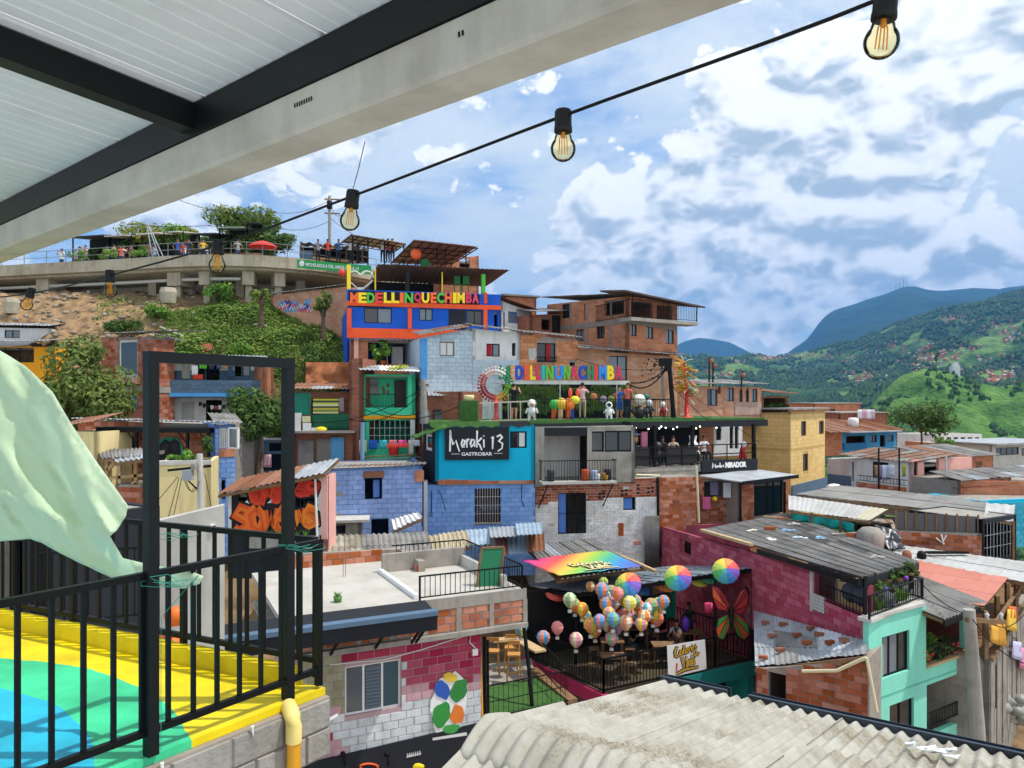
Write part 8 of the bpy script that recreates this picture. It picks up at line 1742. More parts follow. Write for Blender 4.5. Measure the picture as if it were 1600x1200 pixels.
def left_centre():
# graffiti shop front
 fc=Face(356,26.9,512,26.7)
 t=house('graffiti_house','house front covered in orange and red graffiti letters',fc,771,850,1.0,M['black'],[(462,768,493,793,dict(kind='bars',n=5)),(372,771,388,783,dict(kind='open')),(388,781,408,793,dict(kind='open'))],pyTR=743,deep=1.2,side=(M['black'],M['pink']))
 mb=MB(); fc.pbox(mb,503,742,512,842,.0,.08); mb.mk('pink_column',M['pink'],t); mb=MB(); fc.pbox(mb,494,745,503,836,.002,.02); mb.mk('white_strip',M['white'],t)
 mb=MB(); mb.tube([fc.p(494,748,.1),fc.p(497,838,.1)],.04,8); mb.mk('white_pipe',M['whitecl'],t); mb=MB(); fc.pbox(mb,357,768,362,836,.002,.03); mb.mk('white_strip',M['white'],t)
 r=random.Random(15)
 tm=[[(.95,.85),(.35,1),(.1,.75),(.75,.5),(.9,.2),(.3,0),(0,.15)],[(0,0),(.15,1),(.75,.1),(.95,1),(1.1,.8)],[(.5,1),(.05,.65),(.2,.1),(.75,0),(.95,.55),(.5,1)],[(.1,0),(.2,1),(.8,.8),(.25,.5),(.95,0)],[(0,.9),(.25,0),(.5,.7),(.7,0),(1,1)],[(1,.9),(.2,.95),(.15,.5),(.7,.55),(.15,.45),(.2,.05),(1,.1)]]
 def tags(x0,x1,y0,y1,n_,c1,c2,z):
  for k in range(n_):
   a=x0+(x1-x0)*k/n_; b=x0+(x1-x0)*(k+1.12)/n_; dy=r.uniform(-3,3); L_=[tm[(k*2+int(y0))%6]]
   for j,(c,w) in enumerate((('#1c1413',.52),(c1 if k%2 else c2,.36),(c2 if k%2 else c1,.12))):strokes(t,'graffiti_letter',L_,fc,a,y0+dy,b,y1+dy,w,flat('spray '+c,C(c),.7),z+.004*k+.014*j,.006)
 tags(396,456,764,780,4,'#d8361f','#e04a24',.012); tags(464,495,756,768,2,'#c22a1c','#d8361f',.012)
 tags(368,456,792,826,4,'#e8731f','#e0551c',.04); tags(462,493,796,822,2,'#e8831f','#e0651c',.03)
 for x,y in ((384,786),(424,783),(440,790),(375,806),(407,826)):mb=MB(); mb.prism([fc.p(x-6,y+3,.034),fc.p(x+3,y-5,.034),fc.p(x+7,y+2,.034)],fc.n.to_3d()*.003); mb.mk('white_fleck',M['whitecl'],t)
 a,b=fc.p(351,769,.5),fc.p(515,736,.5); up=Vec((0,0,.06)); q=[a-fc.n.to_3d()*2.0+Vec((0,0,.35)),b-fc.n.to_3d()*2.0+Vec((0,0,.35)),b,a]
 roof_thing('rusty_roof','rusty tin roof with raised edge boards over the graffiti front',q,6,1,[M['rust'],M['zinc']],.2,.025,seed=81)
 rr=random.Random(5)
 for i in range(6):
  p=thing('ledge_plant',('first','second','third','fourth','fifth','sixth')[i]+' grassy plant from the left on the graffiti house ledge','plant',fc.p(412+i*14,838,.3)); mb=MB(); b0=fc.p(412+i*14,838,.3)
  for k in range(30):an=rr.uniform(0,6.28); L1=rr.uniform(.15,.32); e=b0+Vec((math.cos(an)*L1*.5,math.sin(an)*L1*.3,L1)); w=Vec((.012,0,0)); mb.face([b0-w,b0+w,e])
  mb.mk('blades',M['leaf_b'],p)
 mb=MB(); fc.pbox(mb,400,836,500,852,.0,.6); tag(mb.mk('concrete_ledge',M['concrete'],None),'low concrete ledge under the graffiti front','ledge')
 # periwinkle block wall
 fc=Face(512.5,31.4,660,32.2)
 t=house('periwinkle_house','periwinkle blue block house with one dark window and low door',fc,733,858,4,M['joint_blue'],[(570,747,597,780,dict(kind='open')),(580,811,607,840,dict(kind='open'))],pyTR=727,brick=(.40,.20,[M['block_blue2']]),seed=82,deep=1)
 mb=MB(); r_=fc.rect(570,747,597,780); fc.box(mb,r_[0]+.35,r_[1]-.1,r_[2]+.05,r_[3]-.1,-.25,-.2); mb.mk('curtain',BLUE_CURT,t); mb=MB(); fc.pbox(mb,568,736,600,746,.0,.12); mb.mk('hood',M['rust'],t)
 mb=MB()
 for x,y in ((524,757),(530,772),(528,806)):fc.pbox(mb,x-6,y-4,x+6,y+3,.0,.024)
 mb.mk('bare_patch',M['concrete'],t,kind='stuff')
 eave(t,fc,731,726,.5,.2,[M['zinc_dk'],M['rust']],seed=83,drop=.0)
 mb=MB(); fc.pbox(mb,648,735,662,752,.0,.1); mb.mk('brick_corner',M['farbrick'],t)
 q=[P(612,812,31.3),P(652,800,31.3),P(660,808,30.2),P(615,828,30.2)]; roof_thing('broken_awning','broken pale corrugated awning leaning beside the low door',q,3,1,[M['white'],M['zinc']],.2,.03,seed=84,cat='awning')
 fo=Face(514,30.4,565,30.6); t=house('lean_to_store','low concrete store at the foot of the periwinkle wall',fo,817,860,1.2,M['concrete'],[(523,819,540,834,dict(kind='open'))]); mb=MB(); z=fo.uz(514,816)[1]; fo.box(mb,-.2,fo.W+.3,z,z+.1,-1,.25); mb.mk('lid',M['concrete_lt'],t); p=thing('potted_plant','green potted plant beside the low concrete store','plant',P(520,838,30.2)); mb=MB(); leaves(mb,random.Random(6),P(520,826,30.1),.25,150,.08); mb.mk('foliage',M['leaf_b'],p); mb=MB(); mb.lathe(P(520,838,30.1),[(0,0),(.1,0),(.14,.2),(0,.2)],10); mb.mk('pot',M['terra'],p)
 # shack
 fc=Face(460,37.0,549,37.4)
 t=house('green_shack','patchwork shack with striped blanket and green netting',fc,612,680,3,M['farbrick3'],[(487,622,533,648,dict(kind='open'))]); mb=MB()
 for k in range(7):u0=fc.uz(460+k*3.7,630)[0]; mb=MB(); fc.box(mb,u0,u0+.1,fc.uz(470,648)[1],fc.uz(470,614)[1],.0,.03+.01*(k%2)); mb.mk('board',paint('teal board','#2f8f78'),t)
 eave(t,fc,609,609,2.5,.8,[M['rust'],M['zinc']],seed=85)
 fb=fc.off(.35); bcols=['#c9b84a','#3f4a3a','#b9c05a','#d8d0a0','#4a5a3a','#c4b04a','#7a8a4a','#d4cc8a']
 bt=thing('striped_blanket','yellow and green striped blanket hung on the shack','blanket',fb.p(510,646))
 for k,c in enumerate(bcols):y0=623+k*2.9; mb=MB(); fb.pbox(mb,489,y0,529,y0+2.9,.0,.02+.008*(k%2)); mb.mk('stripe',flat('wool '+c,C(c),.95),bt)
 cloth('patterned grey pink cloth beside the striped blanket',[fb.p(529,622),fb.p(537,621),fb.p(538,645),fb.p(531,646)],'#9a8a88'); cloth('dark green netting stretched across the shack',[fb.p(486,648,.2),fb.p(546,646,.2),fb.p(545,671,.2),fb.p(490,673,.2)],'#1f5a3f','netting',.05,12,'netting')
 for i,(x0,x1,y0,y1,c) in enumerate(((462,472,645,676,'#d8d8d6'),(474,486,650,659,'#d4cc9a'),(475,487,660,674,'#dedddb'),(488,498,668,674,'#d8d8d4'))):mb=MB(); fb.pbox(mb,x0,y0,x1,y1,.1,.5); tag(mb.mk('white_crate',flat('crate '+c,C(c),.7),None),('tall white cabinet','cream box on the white tub','white tub','flat white tray')[i]+' on the shack ledge','box')
 mb=MB(); mb.ball(fb.p(503,671,.4),.22,n=10,sq=(1.4,1,.7)); tag(mb.mk('yellow_sack',lm('yellow'),None),'bright yellow sack on the shack ledge','sack')
 fl=Face(458,36.4,556,36.7); t=house('tin_store','lower shack storey patched with tin, canvas and blue tarpaulin',fl,677,760,3,M['farbrick3'],[(440+30,690,489,735,dict(kind='open'))]); mb=MB(); z=fl.uz(460,676)[1]; fl.box(mb,-.1,fl.W,z,z+.1,-2,.7); mb.mk('ledge',M['concrete'],t)
 fo=fl.off(.06); mb=MB(); fo.pbox(mb,466,688,490,738,.0,.03); mb.mk('tin_patch',M['zinc_dk'],t); cloth('grey canvas sheet on the lower shack storey',[fo.p(495,685,.1),fo.p(518,687,.1),fo.p(515,733,.1),fo.p(494,731,.1)],'#7d7a70','sheet'); cloth('blue tarpaulin sheet on the lower shack storey',[fo.p(517,683,.12),fo.p(538,683,.12),fo.p(538,724,.12),fo.p(515,725,.12)],'#5d9cc4','tarpaulin',.05,8,'tarpaulin')
 # dark tree and ledge in the middle left
 tree('dark_tree','dark leafy tree before the slate house and the shack',P(402,735,35.5),4.6,1.35,4200,.13,M['leaf_c'],(1.0,1,1.15),13,17,crown_z=2.9)
 fd=Face(375,36.2,458,36.5); t=house('shaded_ledge_house','deeply shaded ledge with iron rail under the dark tree',fd,688,790,2.5,M['slate'],[(420,690,442,705,dict(kind='open')),(400,710,452,735,dict(kind='open'))]); cloth('pale pink shorts hung on the shaded ledge',[fd.p(414,709,.4),fd.p(426,709,.4),fd.p(427,729,.4),fd.p(414,729,.4)],'#d9aab4'); g=thing('ledge_railing','thin iron rail on the shaded ledge','railing',fd.p(420,730,.3)); railing(g,fd.p(392,732,.3),fd.p(455,732,.3),.7,.25)
 # sea green balcony house
 fc=Face(566,36.9,649,37.4)
 t=house('sea_green_house','sea green house with a dark door behind its balcony rail',fc,585,760,3.5,M['green'],[(571,588,637,637,dict(kind='open')),(577,657,641,692,dict(kind='bars',n=4,bars=7,hbars=2))])
 fi=fc.off(-.9); mb=MB(); fi.pbox(mb,566,585,645,640,-.1,0); mb.mk('inner_wall',M['green'],t); mb=MB(); fi.pbox(mb,616,594,634,638,.0,.05); d_=mb.mk('door',flat('brown door',C('#3a302c'),.6),t); mb=MB(); fi.pbox(mb,571,593,592,617,.0,.03); mb.mk('window',M['glass'],t); mb=MB()
 for x,y in ((599,606),(606,602),(600,612),(606,612)):mb=MB(); fi.pbox(mb,x-2,y-3,x+2,y+3,.0,.03); mb.mk('wall_plaque',M['wood'],t)
 u0,u1,z0,z1=fc.rect(571,616,617,637); railing(t,fc.w(u0,z0,-.08),fc.w(u1,z0,-.08),z1-z0,.14,bw=.015)
 mb=MB(); fc.pbox(mb,567,649,649,655,.0,.08); mb.mk('ochre_band',M['ochre'],t); mb=MB(); fc.pbox(mb,641,656,648,690,.0,.1); mb.mk('column',M['white'],t)
 fo=fc.off(.5); eave(t,fc,580,583,1.5,1.0,[M['zinc'],M['white']],seed=86)
 mb=MB(); leaves(mb,random.Random(3),fc.p(618,575,.5),.35,160,.12,(1.6,.6,.5),4); tag(mb.mk('yellow_cloth',flat('pale lime',C('#c9cf6a'),.8),None),'pale lime heap of cloth on the sea green house roof','cloth')
 fb2=Face(545,36.8,566,36.7); t=house('brick_side_pier','narrow rough brick pier left of the sea green house',fb2,560,760,2,M['farbrick3'],cat='wall')
 cols=[('cream','#cfc9a0',561,573,708),('royal blue','#2a5fb8',576,590,702),('turquoise','#3fb0b8',592,605,701),('dusty rose','#c27a80',607,620,696),('hot pink','#d85a9a',622,636,699),('ivory','#d9d4c0',638,646,712),('white patterned','#dcdce4',646,656,697)]
 for l,c,a,b,y1 in cols:cloth(l+' laundry on the line below the sea green house',[fo.p(a,687.5),fo.p(b,687.5),fo.p(b-.5,y1),fo.p(a+.5,y1)],c)
 mb=MB(); c0=fo.p(615,712,.1); mb.lathe(c0,[(0,0),(.2,0),(.26,.42),(.28,.44),(0,.40)],14); tag(mb.mk('red_tub',lm('red'),None),'red plastic tub hanging among the laundry','tub'); mb=MB(); fo.pbox(mb,604,694,637,698,.05,.35); tag(mb.mk('red_tray',lm('red'),None),'flat red tray above the red tub','tray')
 for k in range(4):
  mb=MB(); a=fo.p(566+k*5,713+k*4,.3+.1*k); b=fo.p(652+k*3,709+k*4,.3+.1*k); mb.bar(a,b,.16,.04); tag(mb.mk('grey_plank',M['zinc_dk'] if k%2 else M['wood'],None),('highest','second','third','lowest')[k]+' weathered plank below the laundry line','plank')
 mb=MB(); mb.tube([P(566,735,35.8),P(566.5,660,35.8)],.1,10); tag(mb.mk('blue_pole',paint('grey blue pole','#6f8fa8'),None),'grey blue pole before the sea green house','pole')
 # between sea green house and cyan house
 fc=Face(650,37.8,720,36.6); t=house('shadow_brick_house','shadowed brick house between the sea green and cyan houses',fc,612,760,3,M['farbrick3'],[(655,640,672,690,dict(kind='open')),(676,640,690,665,dict(kind='open'))]); p=thing('concrete_pole','concrete pole rising beside the pale blue house corner','pole',P(663,690,36)); mb=MB(); mb.tube([P(665,690,36),P(661,592,36)],[.16,.13],12); mb.mk('shaft',M['concrete'],p); mb=MB(); mb.bar(P(655,600,36),P(670,602,36),.1); mb.mk('crossarm',M['wood'],p)
 mb=MB(); mb.bar(P(654,700,35),P(640,655,35.6),.1,.05);
 for i,(a,b,s) in enumerate(((P(566,620,35.8),P(663,642,36),.5),(P(570,640,35.8),P(718,634,34),.5),(P(545,655,36),P(663,610,36),.6),(P(663,605,36),P(480,660,36),.5))):cable('power_cable',('upper black cable across the sea green balcony','long black cable toward the turf planter','black cable rising right to the concrete pole','low black cable falling left from the concrete pole')[i],[a,b],.02,s)
left_centre()
# ------------------------------------------------------------------ lower middle: flat-roofed mural house, lantern terrace
ZS=-5.05
def flat_roof_house():
 fs=Face(440,17.4,822,20.1); D=5.2
 t=thing('flat_roof_house','flat-roofed brick house with railed white roof deck','house',fs.w(fs.W/2,-9,-2))
 zb=-5.86
 mb=MB(); fs.box(mb,0,fs.W,ZS-.14,ZS,-D,-.02); mb.mk('roof_slab',worn('pale roof screed',C('#b9b4aa'),C('#9b958a'),.7,.8,rough=.9,streak=0,bump=.1),t)
 mb=MB(); fs.box(mb,0,fs.W,ZS-.22,ZS+.06,-.02,.03); mb.mk('edge_beam',M['concrete'],t)
 mb=MB(); fs.box(mb,0,fs.W,zb,ZS-.225,-.2,0); w=mb.mk('brick_band',M['mortar'],t); bricks(w,fs,0,fs.W,zb+.02,ZS-.23,ZS-.23,[],.34,.19,[M['terra'],M['terra_dk']],seed=91,hole=.03,joint=.03)
 mb=MB(); fs.box(mb,0,fs.W,zb-.12,zb-.002,-.3,.12); mb.mk('ledge',M['concrete'],t)
 for k in range(6):u=fs.uz(560+k*52,960)[0]; mb=MB(); fs.box(mb,u-.06,u+.06,zb,ZS-.22,.0,.028); mb.mk('pier',M['concrete'],t)
 mb=MB(); fs.box(mb,0,fs.W,zb-.1,zb-.01,-D,-.31); mb.mk('soffit',M['concrete'],t)
 rf=fs.right(D); wall_panel(t,'side_wall',rf,0,rf.W,zb,ZS-.15,ZS-.15,[],M['farbrick'])
 # railing round the roof deck
 g=thing('roof_railing','black railing round the white roof deck','railing',fs.w(7,ZS)); ua,ub=fs.uz(656,940)[0],fs.W-.12
 railing(g,fs.w(ua,ZS+.06,0),fs.w(ub,ZS+.06,0),.60,.135,post=.05); railing(g,fs.w(ub,ZS+.06,-.05),fs.w(ub,ZS+.06,-3.9),.62,.10); railing(g,fs.w(ua+.5,ZS+.06,-3.95),fs.w(ub,ZS+.06,-3.95),.62,.135)
 # stair well box of grey concrete
 sw=thing('stair_well','grey concrete stair well sunk in the roof deck','stair well',fs.w(ua+1,ZS,-2)); u0,u1=fs.uz(663,940)[0],ub-.15
 mb=MB(); fs.box(mb,u0,u1,ZS+.004,ZS+.52,-3.75,-3.6); mb.mk('back_wall',M['concrete'],sw); mb=MB(); fs.box(mb,u1-.12,u1,ZS+.004,ZS+.3,-3.59,-.6); mb.mk('side_wall',M['concrete_lt'],sw); mb=MB(); fs.box(mb,u0-.12,u0-.01,ZS+.004,ZS+.12,-3.6,-.4); mb.mk('kerb',M['whitecl'],sw)
 # green board against the rail
 a=fs.w(u1-.75,ZS+.01,-.9); b=fs.w(u1-.15,ZS+.01,-.75); gb=thing('green_board','green netted board leaning on the roof railing','board',a); up=Vec((.12,.25,.98)); mb=MB(); mb.hexa([a,b,b+Vec((0,.04,0)),a+Vec((0,.04,0))]+[x+up for x in (a,b,b+Vec((0,.04,0)),a+Vec((0,.04,0)))]); mb.mk('net_panel',flat('green net',C('#23704e'),.8),gb); mb=MB(); mb.bar(a-Vec((0,.01,0)),a+up,.05); mb.bar(b-Vec((0,.01,0)),b+up,.05); mb.bar(a+up,b+up,.05); mb.mk('frame',M['wood'],gb)
 # brick parapet at the back
 fp=Face(455,22.6,630,24.0); t2=house('roof_parapet','low stepped brick parapet at the back of the white roof deck',fp,866,900,.35,M['mortar'],[],pyTR=858,brick=(.34,.19,[M['terra']]),seed=92,cat='wall',roof_slab=False); fq=Face(624,23.9,654,22.2); mb=MB(); z0=ZS; z1=fp.uz(630,858)[1]; fq.box(mb,0,fq.W,z0,z1,-.2,0); w=mb.mk('return_wall',M['mortar'],t2); bricks(w,fq,0,fq.W,z0,z1,z1,[],.34,.19,[M['terra']],seed=93)
 p=thing('potted_grass','small pot of grass on the white roof deck','plant',fs.w(fs.uz(543,920)[0],ZS,-1.0)); b0=fs.w(fs.uz(543,920)[0],ZS,-1.0); mb=MB(); mb.lathe(b0,[(0,0),(.09,0),(.11,.14),(0,.14)],10); mb.mk('pot',flat('green pot',C('#4f7a3a'),.6),p); mb=MB(); r=random.Random(3)
 for k in range(40):a_=r.uniform(0,6.28); e=b0+Vec((math.cos(a_)*.13,math.sin(a_)*.1,.14+r.uniform(.05,.16))); mb.face([b0+Vec((-.01,0,.13)),b0+Vec((.01,0,.13)),e])
 mb.mk('blades',M['leaf_b'],p)
 for k in range(2):mb=MB(); q=fs.w(fs.uz(592+k*4,880)[0],ZS,-3.6); mb.tube([q,q+Vec((0,0,.5))],.008,4); tag(mb.mk('rebar',M['rust'],None),('left','right')[k]+' rusty rebar stub on the white roof deck','rebar')
 # black canopy on the left of the band
 u0,u1=fs.uz(300,950)[0],fs.uz(663,930)[0]; c=thing('black_canopy','black sheet canopy with grey lip in front of the roof deck','canopy',fs.w(u1,ZS-.5,.6)); mb=MB(); mb.hexa([fs.w(u0,ZS-.42,.9),fs.w(u1,ZS-.42,.9),fs.w(u1,ZS+.02,.05),fs.w(u0,ZS+.02,.05),fs.w(u0,ZS-.06,.95),fs.w(u1,ZS-.06,.95),fs.w(u1,ZS+.08,.05),fs.w(u0,ZS+.08,.05)]); mb.mk('sheet',M['black'],c); mb=MB(); fs.box(mb,u0,u1,ZS-.055,ZS+.05,.75,1.0); mb.mk('lip',M['slate'],c)
 for px in (523,592,648,655):u=fs.uz(px,960)[0]; mb=MB(); mb.bar(fs.w(u,ZS-.3,.7),fs.w(u-.12,zb-.1,.1),.05); mb.mk('strut',M['steel'],c)
 # mural wall below
 fm=Face(466,17.75,752,19.75)
 red=worn('crimson mural block',C('#a83a52'),C('#8a2c44'),.6,2,streak=.2,var=.18,bump=.35); wht=worn('white mural block',C('#cfd3d4'),C('#a9b0b4'),.7,2,streak=.3,var=.1,bump=.35); grn=worn('olive mural block',C('#9a9a7a'),C('#8a7a6a'),.7,2,streak=.3,var=.12,bump=.35); pnk=worn('faded mural block',C('#bd8a93'),C('#b0a0a4'),.7,2,streak=.3,var=.14,bump=.35)
 rr=random.Random(4)
 def regs(u,z):
  q=fm.w(u,z); px=800+F*q.x/q.y; py=HZ-F*q.z/q.y; j=rr.uniform(-7,7); px+=j; py+=rr.uniform(-5,5)
  if px<512:return red if py>1105 else grn
  if px<540:return grn if py<1115 else (pnk if py>1150 or py<1125 else wht)
  if px<633:return red if py<1036 else wht
  lim=1080 if px<690 else 1068
  return red if py<lim-6 else (pnk if py<lim+5 else wht)
 w_=house('mural_house','block wall painted crimson fading to white with a jalousie window',fm,1000,1330,3.5,worn('mural joint',C('#b5989b'),C('#a08a8c'),.6,2,bump=.3),[(539,1036,627,1112,dict(n=3,frame=M['whitecl'],fw=.05,pane=[M['glass'],M['glass'],flat('blue dark glass',C('#2a4450'),.1)]))],pyTR=980,brick=(.40,.20,[wht]),regs=regs,seed=94)
 u0,u1,z0,z1=fm.rect(539,1036,627,1112); ua=u0+(u1-u0)/3+.05; ub=u0+2*(u1-u0)/3-.05
 for k in range(12):mb=MB(); z=z0+.08+(z1-z0-.16)*k/12; mb.hexa([fm.w(ua,z,-.03),fm.w(ub,z,-.03),fm.w(ub,z+.06,-.09),fm.w(ua,z+.06,-.09),fm.w(ua,z+.012,-.03),fm.w(ub,z+.012,-.03),fm.w(ub,z+.072,-.09),fm.w(ua,z+.072,-.09)]); mb.mk('louvre',M['glass_lt'],w_)
 # plain colour-block cut-out standing where the painted figure is
 cb=thing('mural_cutout','flat painted plywood cut-out of rounded colour patches on the mural wall','cut-out',fm.p(705,1155,.05)); fo=fm.off(.03)
 def disc(nm,col,cx,cy_,rx,ry,o,rot=0.0):
  mb=MB(); pts=[]
  for k in range(22):a=2*math.pi*k/22; j_=1+.28*noise.noise(Vec((math.cos(a)*1.7+cx,math.sin(a)*1.7,cy_))); x,y=rx*j_*math.cos(a),ry*j_*math.sin(a); pts.append(fo.p(cx+x*math.cos(rot)-y*math.sin(rot),cy_+x*math.sin(rot)+y*math.cos(rot),o))
  mb.prism(pts[::-1],fo.n.to_3d()*.012); mb.mk(nm,flat('mural paint '+col,C(col),.6),cb)
 for a in (('white_patch','#e2e2e0',702,1098,29,50,.0,.1),('green_patch','#2f8a3a',689,1117,14,22,.015,.3),('blue_patch','#2a55a8',691,1078,11,15,.018,-.3),('green_patch','#2c7d38',716,1079,12,19,.018,.5),('orange_patch','#d8762a',714,1116,11,15,.02,.2),('yellow_patch','#d9b53a',703,1058,11,7,.02,.2),('green_patch','#3f9a4a',705,1138,13,7,.02,-.2)):disc(*a)
 # black sign band at the bottom
 zt=fm.uz(600,1164)[1]; sb=thing('sign_band','black painted band with a row of small lamps at the wall foot','sign',fm.p(600,1200,.1)); mb=MB(); mb.hexa([fm.w(0,zt-2.0,.06),fm.w(fm.W,zt-2.0,.06),fm.w(fm.W,zt-2.0,.0),fm.w(0,zt-2.0,.0),fm.w(0,zt-.05,.06),fm.w(fm.W,zt+.1,.06),fm.w(fm.W,zt+.1,.0),fm.w(0,zt-.05,.0)]); mb.mk('band',M['black'],sb)
 strokes(sb,'script_lettering',[[(x,.1),(x+.03,.9),(x+.05,.2),(x+.08,.5)] for x in (.0,.13,.26,.4,.55,.7,.85)],fm.off(.06),636,1174,659,1182,.03,M['whitecl'],.004)
 mb=MB(); pts=[fm.p(575+14*math.cos(a),1196+5*math.sin(a),.08) for a in [i*.3 for i in range(22)]]; mb.tube(pts,.025,5); mb.mk('painted_ring',flat('glow orange paint',C('#e8642a'),.6),sb); mb=MB(); mb.ball(fm.p(650,1196,.06),.14,n=10,sq=(1.4,.4,.6)); mb.mk('yellow_motif',lm('yellow'),sb)
 for i,px in enumerate((532,600)):l=thing('arm_lamp',('left','right')[i]+' small black arm lamp over the sign band','lamp',fm.p(px,1170,.05)); mb=MB(); mb.tube([fm.p(px+6,1195,.06),fm.p(px,1172,.3)],.02,5); mb.mk('arm',M['steel'],l); mb=MB(); mb.lathe(fm.p(px-1,1170,.3),[(0,.06),(.05,.05),(.08,-.03),(0,-.02)],8); mb.mk('shade',M['steel'],l)
 mb=MB(); pts=[fm.p(515,1038,.03),fm.p(600,1030,.03),fm.p(660,1014,.03),fm.p(735,990,.03),fm.p(733,1003,.03),fm.p(742,1012,.03)]; mb.tube(pts,.014,5); tag(mb.mk('wall_cable',M['whitecl'],None),'white cable running across the crimson mural blocks','cable'); mb=MB(); fm.pbox(mb,737,1013,745,1023,.0,.08); tag(mb.mk('junction_box',M['whitecl'],None),'white junction box at the right of the mural','box')
 mb=MB(); mb.hexa([P(676,1157,18.4),P(730,1149,18.6),P(730,1149,18.9),P(676,1157,18.7),P(676,1153,18.4),P(729,1144,18.6),P(729,1144,18.9),P(676,1153,18.7)]); tag(mb.mk('white_ledge',M['white'],None),'small white ledge under the painted cut-out','ledge')
 mb=MB(); mb.hexa([P(470,1152,8.0),P(528,1119,8.6),P(528,1119,8.9),P(470,1152,8.3),P(470,1146,8.0),P(528,1114,8.6),P(528,1114,8.9),P(470,1146,8.3)]); tag(mb.mk('white_flashing',M['white'],None),'white flashing strip below the painted slab corner','flashing')
 fl=Face(400,9,470,10); house('teal_mural_wall','teal painted wall low behind the drain pipe',fl,1140,1400,1,paint('teal mural','#2a7a84'),cat='wall')
flat_roof_house()
def tin_roofs():
 q=[P(512,838,28.6),P(668,832,29.4),P(676,868,26.4),P(512,876,25.6)]; roof_thing('grey_tin_roof','old grey corrugated roof behind the brick parapet',q,6,2,[M['zinc_dk'],worn('mossy fibre sheet',C('#a39c8c'),C('#6f6a5e'),.8,2,streak=.3,var=.2),M['zinc']],.2,.03,jit=.08,seed=101)
 q=[P(664,838,29.6),P(728,828,30.2),P(736,852,27.6),P(668,866,27.0)]; roof_thing('tan_tin_roof','tan corrugated sheets below the bright blue house',q,3,1,[worn('tan sheet',C('#b3a588'),C('#8a7d64'),.7,2,streak=.3,var=.15)],.2,.03,seed=102)
 bl=worn('pale blue tin',C('#9db0c0'),C('#7d8c98'),.7,2,streak=.3,var=.15)
 for i,(x0,x1,y0,y1,m_) in enumerate(((728,764,828,850,bl),(764,806,824,838,M['zinc']),(752,774,838,866,M['white']),(772,793,836,866,M['rust']),(793,823,834,864,bl),(822,850,832,860,M['rust']),(806,846,818,834,bl))):
  roof_thing('patch_sheet',('pale blue tin sheet at the left of the patched roof','grey tin sheet on top of the patched roof','white tin sheet in the patched roof','rusty tin sheet left in the patched roof','pale blue tin sheet in the middle of the patched roof','rusty tin sheet at the right of the patched roof','pale sheet at the upper right of the patched roof')[i],[P(x0,y0,31.2-i*.08),P(x1,y0-2,31.2-i*.08),P(x1+2,y1,29.0-i*.08),P(x0+2,y1+2,29.0-i*.08)],1,1,[m_],.18,.02,seed=110+i,rafters=False)
 q=[P(820,855,31.5),P(925,842,33),P(1010,885,28.5),P(870,905,26.5)]; roof_thing('dark_tin_roof','dark corrugated roof under the rainbow banner',q,6,2,[M['zinc_dk'],M['zinc']],.2,.03,jit=.08,seed=103)
 mb=MB(); mb.bar(P(945,858,31.5),P(1025,893,27.5),.12,.1); tag(mb.mk('ridge_board',M['wood_lt'],None),'pale board along the edge of the dark corrugated roof','board')
 # rainbow banner
 m,nt,b=newmat('rainbow print'); L=nt.links; geo=nd(nt,'ShaderNodeNewGeometry'); A,B,C_,D_=P(815,881,28.6),P(945,864,31.0),P(1003,890,27.3),P(872,905,25.5)
 sub=nd(nt,'ShaderNodeVectorMath',operation='SUBTRACT'); L.new(geo.outputs['Position'],sub.inputs[0]); sub.inputs[1].default_value=A; dt=nd(nt,'ShaderNodeVectorMath',operation='DOT_PRODUCT'); L.new(sub.outputs[0],dt.inputs[0]); ux=(C_-A); dt.inputs[1].default_value=ux/ux.length_squared
 cr=nd(nt,'ShaderNodeValToRGB'); e=cr.color_ramp.elements
 for i,(p,c) in enumerate(((.0,'#d04aa0'),(.15,'#d8467a'),(.3,'#d8574a'),(.43,'#dcb44a'),(.55,'#8fbf4a'),(.68,'#3fa88c'),(.8,'#3f86c4'),(1.0,'#5a4aa8'))):
  el=e[i] if i<2 else e.new(p); el.position=p; el.color=C(c)
 L.new(dt.outputs['Value'],cr.inputs[0]); L.new(cr.outputs[0],b.inputs['Base Color']); b.inputs['Roughness'].default_value=.6
 t=thing('rainbow_banner','rainbow printed tarpaulin with script lettering spread on the tin roof','banner',D_); mb=MB(); vs=[]; n=20
 up=Vec((0,0,.12))
 def bp_(s,u):return A.lerp(B,s).lerp(D_.lerp(C_,s),u)+up
 for j in range(n+1):
  for i in range(n+1):s,u=i/n,j/n; vs.append(bp_(s,u)+Vec((0,0,.035*noise.noise(Vec((s*9,u*6,0))))))
 mb.add(vs,[(j*(n+1)+i,j*(n+1)+i+1,(j+1)*(n+1)+i+1,(j+1)*(n+1)+i) for j in range(n) for i in range(n)],0,True); o=mb.mk('tarpaulin',m,t); o.modifiers.new('t','SOLIDIFY').thickness=.01
 scr=SCRIPT; dkm=flat('dark print',C('#3a3028'),.6); crm=flat('cream print',C('#e4cf9a'),.6)
 for w,mt,dz in ((.13,dkm,.045),(.07,crm,.055)):
  mb=MB()
  for ln in scr:
   pts=[bp_(.30+.44*x,.97-.42*y)+Vec((0,0,dz)) for x,y in ln]
   for a_,b_ in zip(pts,pts[1:]):mb.bar(a_,b_,w,.006)
  mb.mk('script_lettering',mt,t,kind='stuff')
